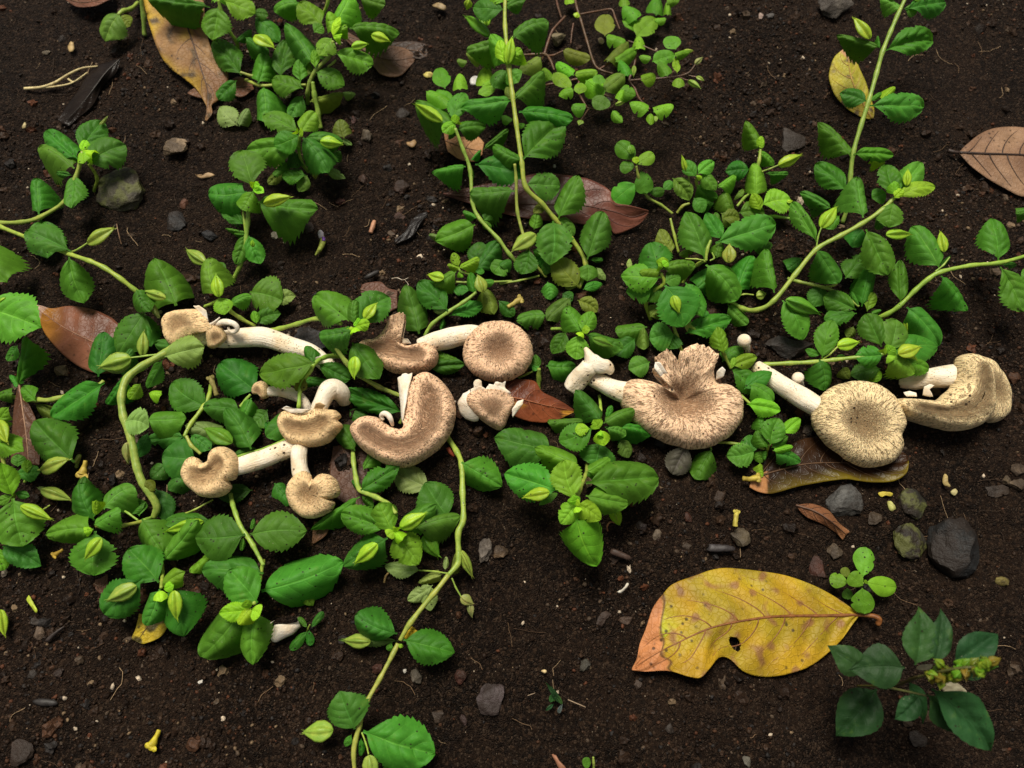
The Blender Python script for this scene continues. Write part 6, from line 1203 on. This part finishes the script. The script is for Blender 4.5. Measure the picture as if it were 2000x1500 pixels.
# ------------------------------------------------------------------ stones
GY, TN, DG, RB, MS, PU = (0.14, 0.135, 0.125), (0.30, 0.22, 0.14), (0.045, 0.045, 0.048), (0.13, 0.055, 0.035), (0.12, 0.11, 0.075), (0.13, 0.10, 0.105)
for a in (
    ("pale sandy stone alone on bare soil above the mossy stone", "A1", 1185, 1020, 1385, 1180, (0.42, 0.31, 0.20), 0.7, 0.2),
    ("large rounded mossy stone half sunk in the soil", "A1", 725, 1225, 1075, 1590, MS, 0.5, 0.4, True),
    ("blunt charcoal-grey stone near the mossy stone", "B1", 1205, 165, 1372, 352, DG, 0.5, 0.35),
    ("small rusty pebble touching the charcoal-grey stone", "B1", 1308, 100, 1382, 190, (0.17, 0.075, 0.045), 0.6, 0.3),
    ("dark oval pebble on bare soil beside the weed with tiny yellow flower", "B1", 1470, 335, 1600, 425, (0.03, 0.03, 0.035), 0.6, 0.4),
    ("upright greyish tan pebble beside the compact weed rosette", "A2", 832, 940, 925, 1070, (0.16, 0.125, 0.085), 0.6, 0.25),
    ("flat dark grey stone chip above the greyish tan pebble", "A2", 1100, 780, 1225, 885, (0.065, 0.06, 0.055), 0.35, 0.35),
    ("small maroon pebble beside the pale weed leaf tip", "A2", 768, 840, 818, 915, (0.13, 0.045, 0.04), 0.6, 0.3),
    ("knobbly pale tan clod among the small-leaved weed stems", "A3", 430, 235, 545, 362, (0.30, 0.25, 0.15), 0.8, 0.2),
    ("pinkish brown stone behind the tallest weed", "A3", 255, 290, 355, 385, (0.20, 0.13, 0.10), 0.6, 0.3),
    ("little pale stone between reddish weed stems", "A3", 780, 265, 830, 340, (0.45, 0.36, 0.24), 0.7, 0.2),
    ("grey angular rock at the back of the muddy soil", "A4", 405, -30, 680, 170, (0.15, 0.13, 0.11), 0.5, 0.35),
    ("flat slate-grey stone sunk in mud left of the tall slim weed", "A4", 155, 905, 345, 1140, (0.085, 0.072, 0.062), 0.3, 0.4),
    ("whitish pebble on bare muddy soil", "A4", 35, 720, 90, 775, (0.48, 0.42, 0.36), 0.6, 0.25),
    ("dark blue-grey rock behind the long bent mushroom stem", "B2", 330, 1030, 660, 1280, (0.055, 0.056, 0.062), 0.5, 0.35),
    ("dark grey rock under the weed behind the white mushroom stem", "B4", 60, 1090, 420, 1300, (0.07, 0.066, 0.062), 0.45, 0.35),
    ("pointed grey stone under the wet dark leaf", "C4", 500, 810, 795, 1080, (0.15, 0.15, 0.145), 0.5, 0.35),
    ("small flat tan stone beside yellow petals", "C4", 795, 1040, 912, 1152, (0.24, 0.18, 0.12), 0.45, 0.25),
    ("dark mossy stone above another mossy stone", "C4", 1020, 870, 1235, 1115, (0.05, 0.047, 0.035), 0.55, 0.35, True),
    ("dark mossy stone beside the black rock", "C4", 985, 1120, 1235, 1410, (0.048, 0.045, 0.033), 0.55, 0.35, True),
    ("big black angular rock with white chips", "C4", 1235, 1075, 1600, 1535, (0.032, 0.034, 0.036), 0.6, 0.3),
    ("smooth tan stone on the far right mud", "C4", 1840, 800, 2000, 895, (0.26, 0.19, 0.12), 0.5, 0.3),
    ("sandy pebble leaning on the smooth tan stone", "C4", 1798, 775, 1865, 852, (0.24, 0.18, 0.11), 0.6, 0.3),
    ("rough sandy clod behind the smooth tan stone", "C4", 1830, 690, 1990, 800, (0.20, 0.14, 0.09), 0.5, 0.35),
    ("thin brown slate sliver beside the smooth tan stone", "C4", 1680, 830, 1860, 940, (0.075, 0.055, 0.042), 0.3, 0.35),
    ("grey-brown stone under the round scaly mushroom", "C4", 315, 390, 430, 480, (0.16, 0.12, 0.09), 0.6, 0.3),
    ("rusty red clod above the yellow leaf", "C4", 355, 1360, 545, 1565, (0.09, 0.036, 0.025), 0.5, 0.4),
    ("jagged tan stone sliver near the little bright seedling", "C4", 515, 1260, 645, 1405, (0.19, 0.14, 0.09), 0.4, 0.3),
    ("flat purplish stone with pale spot on bare soil", "D2", 1688, 875, 1920, 1122, PU, 0.35, 0.3),
    ("greenish grey pebble under the runner's leaf", "D2", 1193, 765, 1292, 880, (0.20, 0.17, 0.13), 0.55, 0.25),
    ("smooth dark red pebble above the flat purplish stone", "D2", 1520, 752, 1618, 885, (0.13, 0.05, 0.035), 0.6, 0.3),
    ("crumbly brown stone left of the flat purplish stone", "D2", 1355, 1075, 1475, 1172, (0.10, 0.065, 0.042), 0.5, 0.35),
    ("small maroon stone directly left of the purplish stone", "D2", 1565, 1100, 1625, 1190, (0.085, 0.05, 0.05), 0.5, 0.35),
    ("reddish clay lump beside the runner stem", "D2", 920, 725, 1000, 810, (0.13, 0.05, 0.032), 0.6, 0.35),
    ("white quartz chip beside the runner stem", "D2", 1140, 768, 1172, 803, (0.72, 0.68, 0.62), 0.6, 0.2),
    ("grey-brown stone with a pale blossom resting on it", "C3", 1738, 1160, 1900, 1330, (0.12, 0.095, 0.06), 0.5, 0.3),
    ("pale grey crumpled clod on bare soil by the long runner", "C2", 1690, 1230, 1805, 1425, (0.24, 0.205, 0.175), 0.45, 0.3),
    ("tan flat stone beside the crumpled pale clod", "C2", 1815, 1300, 1925, 1397, (0.23, 0.15, 0.085), 0.4, 0.3),
    ("speckled tan stone below the biggest weed rosette", "C3", 1175, 1158, 1252, 1270, (0.20, 0.155, 0.11), 0.5, 0.3),
    ("small tan stone right of the speckled stone", "C3", 1390, 1260, 1480, 1330, (0.20, 0.14, 0.09), 0.55, 0.3),
    ("dark pebble under the biggest weed rosette", "C3", 1060, 1110, 1140, 1200, (0.055, 0.04, 0.036), 0.6, 0.35),
    ("rust-red pebble on gritty soil", "C3", 1410, 1050, 1465, 1140, (0.13, 0.04, 0.02), 0.6, 0.35),
    ("brown nut-like pebble above the grey-brown stone", "C3", 1620, 870, 1730, 980, (0.09, 0.055, 0.035), 0.6, 0.35),
    ("flat brown stone on gritty soil left of the yellow leaf", "D3", 718, 350, 880, 465, (0.085, 0.055, 0.042), 0.3, 0.4),
    ("brown oval stone beside the browned tip of the yellow leaf", "D3", 938, 375, 1045, 450, (0.11, 0.07, 0.05), 0.5, 0.35),
    ("greenish grey round pebble left of the yellow leaf's tip", "D3", 640, 702, 725, 800, (0.085, 0.08, 0.06), 0.6, 0.35),
    ("shiny round grey pebble below the yellow leaf", "D3", 1268, 1172, 1348, 1252, (0.10, 0.085, 0.075), 0.7, 0.3),
    ("brown pebble under the torn tip of the yellow leaf", "D3", 1040, 850, 1130, 922, (0.12, 0.085, 0.065), 0.6, 0.35),
    ("mottled grey pebble at the bottom edge of the soil", "D3", 1835, 1410, 1895, 1495, (0.16, 0.15, 0.12), 0.6, 0.3),
    ("grey stone under the blue-green weed", "D4", 1105, 1228, 1245, 1342, (0.11, 0.10, 0.088), 0.5, 0.35),
    ("rough tan clod under the blue-green weed", "D4", 1075, 1140, 1160, 1200, (0.21, 0.15, 0.09), 0.5, 0.3),
    ("yellowish lichen-coated pebble below the black rock", "D4", 1725, 100, 1842, 178, (0.22, 0.18, 0.05), 0.5, 0.3),
    ("brown clay lump left of the bright pod", "D1", 230, 450, 330, 560, (0.19, 0.135, 0.095), 0.5, 0.35),
    ("dark oval stone above the brown clay lump", "D1", 212, 385, 290, 455, (0.06, 0.045, 0.036), 0.6, 0.35),
    ("blackish pebble on bare lower soil", "D1", 190, 775, 268, 848, (0.055, 0.046, 0.04), 0.6, 0.35),
    ("reddish pebble beside the blackish pebble", "D1", 385, 770, 475, 850, (0.085, 0.045, 0.032), 0.55, 0.4),
    ("low brown clod at the lower left of bare soil", "D1", 20, 1290, 240, 1480, (0.05, 0.030, 0.021), 0.4, 0.45),
    ("small white quartz pebble on bare lower soil", "D1", 1443, 853, 1480, 890, (0.75, 0.72, 0.66), 0.6, 0.2),
    ("brick-red chip on crumbly soil beside the weed with tiny yellow flower", "B2", 640, 68, 722, 135, (0.20, 0.055, 0.04), 0.5, 0.3),
    ("red-brown bark-like chip on crumbly soil", "B2", 1080, 185, 1172, 275, (0.10, 0.045, 0.03), 0.4, 0.35),
    ("translucent whitish stone chip beside the weed's yellow flower", "B2", 175, 335, 235, 410, (0.42, 0.40, 0.32), 0.4, 0.25),
    ("long reddish pebble beside the whitish chip", "B2", 410, 280, 510, 370, (0.085, 0.042, 0.032), 0.4, 0.4),
    ("smooth grey stone near the top weeds", "A1", 410, 240, 490, 305, (0.06, 0.05, 0.046), 0.5, 0.4),
    ("small pale chip near the dry straw stalks", "A1", 300, 350, 365, 395, (0.22, 0.18, 0.12), 0.4, 0.3),
    ("pale pebble at the left edge under the dark leaf", "D1", 0, 40, 50, 105, (0.38, 0.32, 0.25), 0.6, 0.3),
    ("dark brown clod on bare soil between rosettes", "A2", 820, 1260, 905, 1360, (0.07, 0.036, 0.024), 0.5, 0.4),
    ("reddish clod on crumbly soil by the slender weed", "A2", 1080, 1310, 1200, 1430, (0.075, 0.035, 0.022), 0.5, 0.4),
    ("white chip on top of the muddy soil by the small-leaved weed", "A3", 452, 1195, 478, 1228, (0.75, 0.7, 0.62), 0.6, 0.2),
    ("pinkish white pebble at the back of the muddy soil", "A4", 0, 90, 42, 150, (0.5, 0.38, 0.33), 0.6, 0.25),
    ("smooth grey pebble at the back of the muddy soil", "A4", 60, 85, 125, 135, (0.14, 0.13, 0.125), 0.5, 0.3),
):
    stone(*a[:8], sink=a[8] if len(a) > 8 else 0.3, moss=(len(a) > 9 and a[9]))

# ------------------------------------------------------------------ litter: petals, flower bits, twigs
FG = "fallen flower bits"
def corolla(label, tl, axis, w, col, tip=None):
    """fallen tubular flower: a narrow tube that flares into ragged lobes"""
    tile(tl); b = W(axis[0][0], axis[0][1], 0)
    e = empty("fallen_flower", b, label, "flower", FG)
    add_tube(e, b, "flower_tube", M_PETAL, [(x, y, h) for x, y, h in axis], w, 14, 0.2, color=col)
    (x0, y0, h0), (x1, y1, h1) = axis[-2], axis[-1]
    d = Vector((x1 - x0, y1 - y0, 0)).normalized(); n = Vector((-d.y, d.x, 0)); s = max(w)
    for k in (-1, 0, 1):
        dd = (d + n * 0.7 * k).normalized(); p = Vector((x1, y1, 0)) + n * k * s * 0.5; q = Vector((-dd.y, dd.x, 0))
        add_flap(e, b, "petal_lobe", M_PETAL, [(p.x - q.x * s * .5, p.y - q.y * s * .5, h1 + 1), (p.x + dd.x * s * .9 - q.x * s * .55, p.y + dd.y * s * .9 - q.y * s * .55, h1 + 1.5), (p.x + dd.x * s * 1.2, p.y + dd.y * s * 1.2, h1 + 0.5), (p.x + dd.x * s * .8 + q.x * s * .5, p.y + dd.y * s * .8 + q.y * s * .5, h1 + 1.5), (p.x + q.x * s * .5, p.y + q.y * s * .5, h1 + 1)], 0.3, 0.4, k, tip or col)
    return e
YF = (0.72, 0.62, 0.05)
corolla("bright yellow fallen trumpet flower on bare soil", "D1", [(1165, 1222, 4), (1140, 1280, 4), (1110, 1335, 4)], [16, 18, 34], YF)
corolla("dull yellow fallen trumpet flower standing between weed leaves", "C1", [(628, 675, 16), (615, 725, 15), (602, 770, 14)], [15, 17, 34], (0.56, 0.42, 0.08))
corolla("pale yellow fallen flower resting on a grey-brown stone", "C3", [(1785, 1155, 8), (1788, 1105, 9), (1796, 1055, 8)], [20, 16, 18], (0.66, 0.58, 0.12))
corolla("yellow withered flower by the weeds behind the round brown mushroom", "B3", [(120, 898, 8), (165, 870, 8), (205, 845, 8)], [15, 16, 24], (0.55, 0.45, 0.12))
corolla("small yellow flower caught under the long runner stem", "D2", [(1170, 545, 9), (1195, 520, 10), (1215, 500, 10)], [16, 22, 30], (0.70, 0.50, 0.03))
corolla("yellow withered flower at the foot of the rosette squeezed between mushrooms", "C3", [(1840, 805, 8), (1890, 808, 8), (1945, 800, 8)], [18, 17, 26], (0.58, 0.46, 0.08))
corolla("dried stub of a flower stalk between dark weed leaves", "C1", [(1588, 195, 14), (1565, 130, 16), (1545, 75, 17)], [18, 15, 22], (0.34, 0.30, 0.10))
corolla("shrivelled yellow flower under the muddy weed rosette", "D1", [(460, -100, 6), (430, -80, 6), (400, -60, 5)], [10, 12, 20], (0.52, 0.36, 0.05))
tile("B2"); b = W(540, 430, 0); e = empty("fallen_flower", b, "slender flower bud with violet and white tip on bare soil", "flower", FG)
add_tube(e, b, "calyx", M_PETAL, [(510, 520, 3), (545, 470, 5), (565, 420, 6), (560, 385, 7)], [6, 17, 22, 19], 14, 0.1, color=(0.42, 0.50, 0.10))
add_tube(e, b, "violet_petal", M_PETAL, [(570, 415, 7), (568, 385, 8)], [14, 12], 12, 0.1, color=(0.20, 0.09, 0.42))
add_tube(e, b, "white_petal", M_PETAL, [(558, 392, 7), (550, 365, 8), (546, 345, 7)], [19, 22, 14], 14, 0.1, color=(0.70, 0.66, 0.78))
for lab, tl, pts, th, col, nm, cat in (
    ("yellow petal scrap with brown middle beside the mossy stones", "C4", [(880, 912, 3), (920, 900, 4), (985, 912, 4), (980, 935, 3), (930, 930, 4), (905, 942, 3)], 0.4, (0.66, 0.55, 0.08), "petal", "petal"),
    ("short pale yellow-green flower tube beside the tan flat stone", "C4", [(945, 978, 3), (975, 975, 4), (1005, 1020, 4), (1000, 1040, 3), (965, 1042, 3)], 1.6, (0.62, 0.62, 0.22), "petal", "petal"),
    ("cream petal scrap under the bean-curved mushroom", "C4", [(1368, 770, 3), (1388, 785, 4), (1390, 830, 4), (1412, 868, 3), (1360, 850, 3), (1350, 815, 3)], 0.6, (0.58, 0.46, 0.20), "petal", "petal"),
    ("pale yellow petal chip on the mud right of the mossy stones", "C4", [(1410, 905, 3), (1440, 880, 4), (1462, 900, 4), (1440, 932, 3)], 0.8, (0.72, 0.66, 0.34), "petal", "petal"),
    ("white shell chip lying on the black rock", "C4", [(1485, 1215, 9), (1525, 1225, 10), (1530, 1270, 9), (1582, 1272, 8), (1540, 1310, 8), (1498, 1300, 9)], 0.8, (0.82, 0.80, 0.74), "shell_chip", "chip"),
    ("narrow yellow-green leaf sliver on bare soil", "D1", [(195, 270, 3), (212, 235, 4), (245, 290, 4), (275, 345, 4), (262, 362, 3), (230, 320, 3)], 0.5, (0.42, 0.52, 0.05), "leaf_sliver", "leaf"),
    ("white twisted root scrap on bare soil left of the yellow leaf", "D3", [(922, 208, 3), (950, 195, 4), (975, 170, 4), (990, 145, 4), (1006, 150, 4), (990, 180, 4), (960, 212, 3), (935, 220, 3)], 1.0, (0.78, 0.74, 0.66), "root_scrap", "root"),
    ("tiny cream seed on bare soil above the grass tuft", "D3", [(362, 790, 3), (385, 778, 3), (405, 790, 3), (390, 808, 3)], 1.0, (0.62, 0.48, 0.26), "seed", "seed"),
    ("teal plastic scrap under the split round mushroom", "C2", [(328, 1105, 6), (345, 1085, 8), (375, 1092, 8), (370, 1125, 7), (385, 1150, 6), (420, 1185, 5), (408, 1198, 5), (370, 1160, 6), (352, 1135, 6), (325, 1130, 6)], 0.4, (0.02, 0.22, 0.18), "plastic_scrap", "plastic"),
    ("flat grey-black wood chip on gritty soil", "C3", [(1592, 1300, 3), (1600, 1285, 3), (1760, 1300, 3), (1770, 1335, 3), (1595, 1340, 3)], 1.4, (0.04, 0.035, 0.038), "wood_chip", "wood chip"),
    ("brown wood chip below the biggest weed rosette", "C3", [(870, 1335, 3), (895, 1320, 3), (1015, 1375, 3), (1005, 1402, 3), (880, 1362, 3)], 1.4, (0.06, 0.036, 0.028), "wood_chip", "wood chip"),
    ("dark fibrous wood chip behind the torn brown mushroom", "B2", [(865, 690, 3), (900, 660, 3), (965, 630, 3), (975, 648, 3), (910, 690, 3)], 1.4, (0.025, 0.022, 0.022), "wood_chip", "wood chip"),
    ("dark wood splinter on bare soil beside the clay lump", "D1", [(332, 565, 3), (380, 520, 3), (470, 462, 3), (475, 470, 3), (420, 520, 3), (360, 570, 3)], 1.4, (0.04, 0.03, 0.028), "wood_chip", "wood chip"),
    ("wide dark bark flake on bare lower soil", "D1", [(240, 1010, 3), (300, 990, 3), (410, 1005, 3), (415, 1040, 3), (300, 1045, 3)], 1.4, (0.025, 0.022, 0.022), "bark_flake", "bark"),
    ("orange-pink bark sliver at the bottom edge of the soil", "D3", [(440, 1400, 3), (470, 1405, 4), (500, 1450, 4), (545, 1500, 4), (500, 1510, 3), (465, 1450, 3)], 1.4, (0.30, 0.14, 0.085), "bark_flake", "bark"),
    ("white papery flake on a small round weed leaf", "A2", [(1645, 580, 14), (1670, 558, 15), (1715, 565, 15), (1745, 595, 14), (1730, 618, 14), (1650, 620, 14)], 0.6, (0.86, 0.85, 0.86), "petal", "petal"),
    ("pale dry leaf curl near the pale sandy stone", "A1", [(1430, 1278, 3), (1475, 1285, 4), (1530, 1265, 4), (1575, 1285, 3), (1520, 1300, 3), (1470, 1305, 3)], 0.6, (0.36, 0.24, 0.13), "leaf_sliver", "leaf"),
    ("ring-shaped tan husk on crumbly soil beside the greyish tan pebble", "A2", [(1175, 1045, 3), (1205, 1040, 5), (1235, 1025, 5), (1252, 1045, 4), (1225, 1080, 4), (1190, 1068, 4)], 0.8, (0.32, 0.20, 0.10), "husk", "husk"),
    ("tan crumpled husk beside the small-leaved weed", "A2", [(1300, 550, 3), (1330, 530, 5), (1370, 540, 5), (1365, 565, 4), (1325, 572, 4)], 1.0, (0.50, 0.42, 0.12), "husk", "husk"),
    ("tan scrap of dry leaf behind the tallest weed's yellow shoot", "A2", [(1365, 40, 3), (1410, 22, 5), (1465, 45, 5), (1455, 75, 4), (1400, 60, 4)], 0.8, (0.28, 0.20, 0.10), "husk", "husk"),
    ("cream curled husk on bare soil near the dry straw stalks", "A1", [(500, 345, 3), (520, 310, 5), (540, 320, 5), (545, 360, 4), (525, 380, 4), (505, 375, 4)], 0.8, (0.45, 0.32, 0.15), "husk", "husk"),
    ("cream leaf chip on bare soil left of the mossy-stone weed", "A1", [(165, 940, 3), (180, 895, 4), (192, 910, 4), (188, 940, 3)], 0.6, (0.50, 0.42, 0.22), "leaf_sliver", "leaf"),
):
    litter(lab, tl, pts, th, col, nm, cat, M_PETAL if "petal" in nm else M_BIT)
twig("forked dry straw stalk beside the blackened leaf", "A1", [[(180, 650, 4), (300, 640, 5), (400, 605, 6), (500, 545, 7), (600, 500, 7), (715, 485, 5)], [(230, 648, 4), (400, 635, 5), (520, 610, 6), (600, 560, 6), (640, 530, 5)], [(500, 580, 5), (540, 600, 5), (600, 570, 4)]], [11, 10, 8, 6], (0.62, 0.52, 0.27), cat="straw")
twig("short orange-brown twig piece on crumbly soil", "B2", [[(915, 355, 4), (930, 310, 5), (942, 270, 5)]], [17, 19, 16], (0.40, 0.20, 0.12))
twig("fine white rootlet on bare soil behind the torn brown mushroom", "B2", [[(1070, 690, 3), (1110, 685, 5), (1150, 700, 5), (1190, 685, 4)], [(1165, 700, 4), (1190, 735, 4), (1160, 765, 3)]], [3, 3, 2], (0.55, 0.48, 0.40), "rootlet", "root")
twig("fine pale rootlet on gritty soil right of the grass tuft", "D3", [[(560, 1000, 3), (620, 1025, 4), (690, 1055, 3)], [(265, 970, 3), (320, 950, 4)]], [4, 4, 3], (0.30, 0.22, 0.15), "rootlet", "root")
twig("thin curved brown stalk beside the biggest weed rosette's lowest leaf", "C3", [[(850, 1190, 3), (848, 1150, 6), (870, 1125, 7), (910, 1130, 4)]], [6, 6, 4], (0.32, 0.15, 0.07))
twig("thin yellowish stem bit under the kidney-shaped mushroom's runner", "D2", [[(1015, 140, 3), (1025, 95, 6), (1055, 60, 7)]], [9, 8, 5], (0.36, 0.24, 0.10))
twig("hair-thin dry grass stalk by the pale green pod", "B1", [[(890, 440, 3), (868, 360, 8), (855, 290, 10)]], [4, 4, 3], (0.25, 0.15, 0.09))
twig("red seed stalk under the folded kidney-shaped mushroom's rim", "C2", [[(1480, 580, 5), (1500, 610, 5), (1525, 640, 4)]], [16, 18, 10], (0.36, 0.07, 0.03))
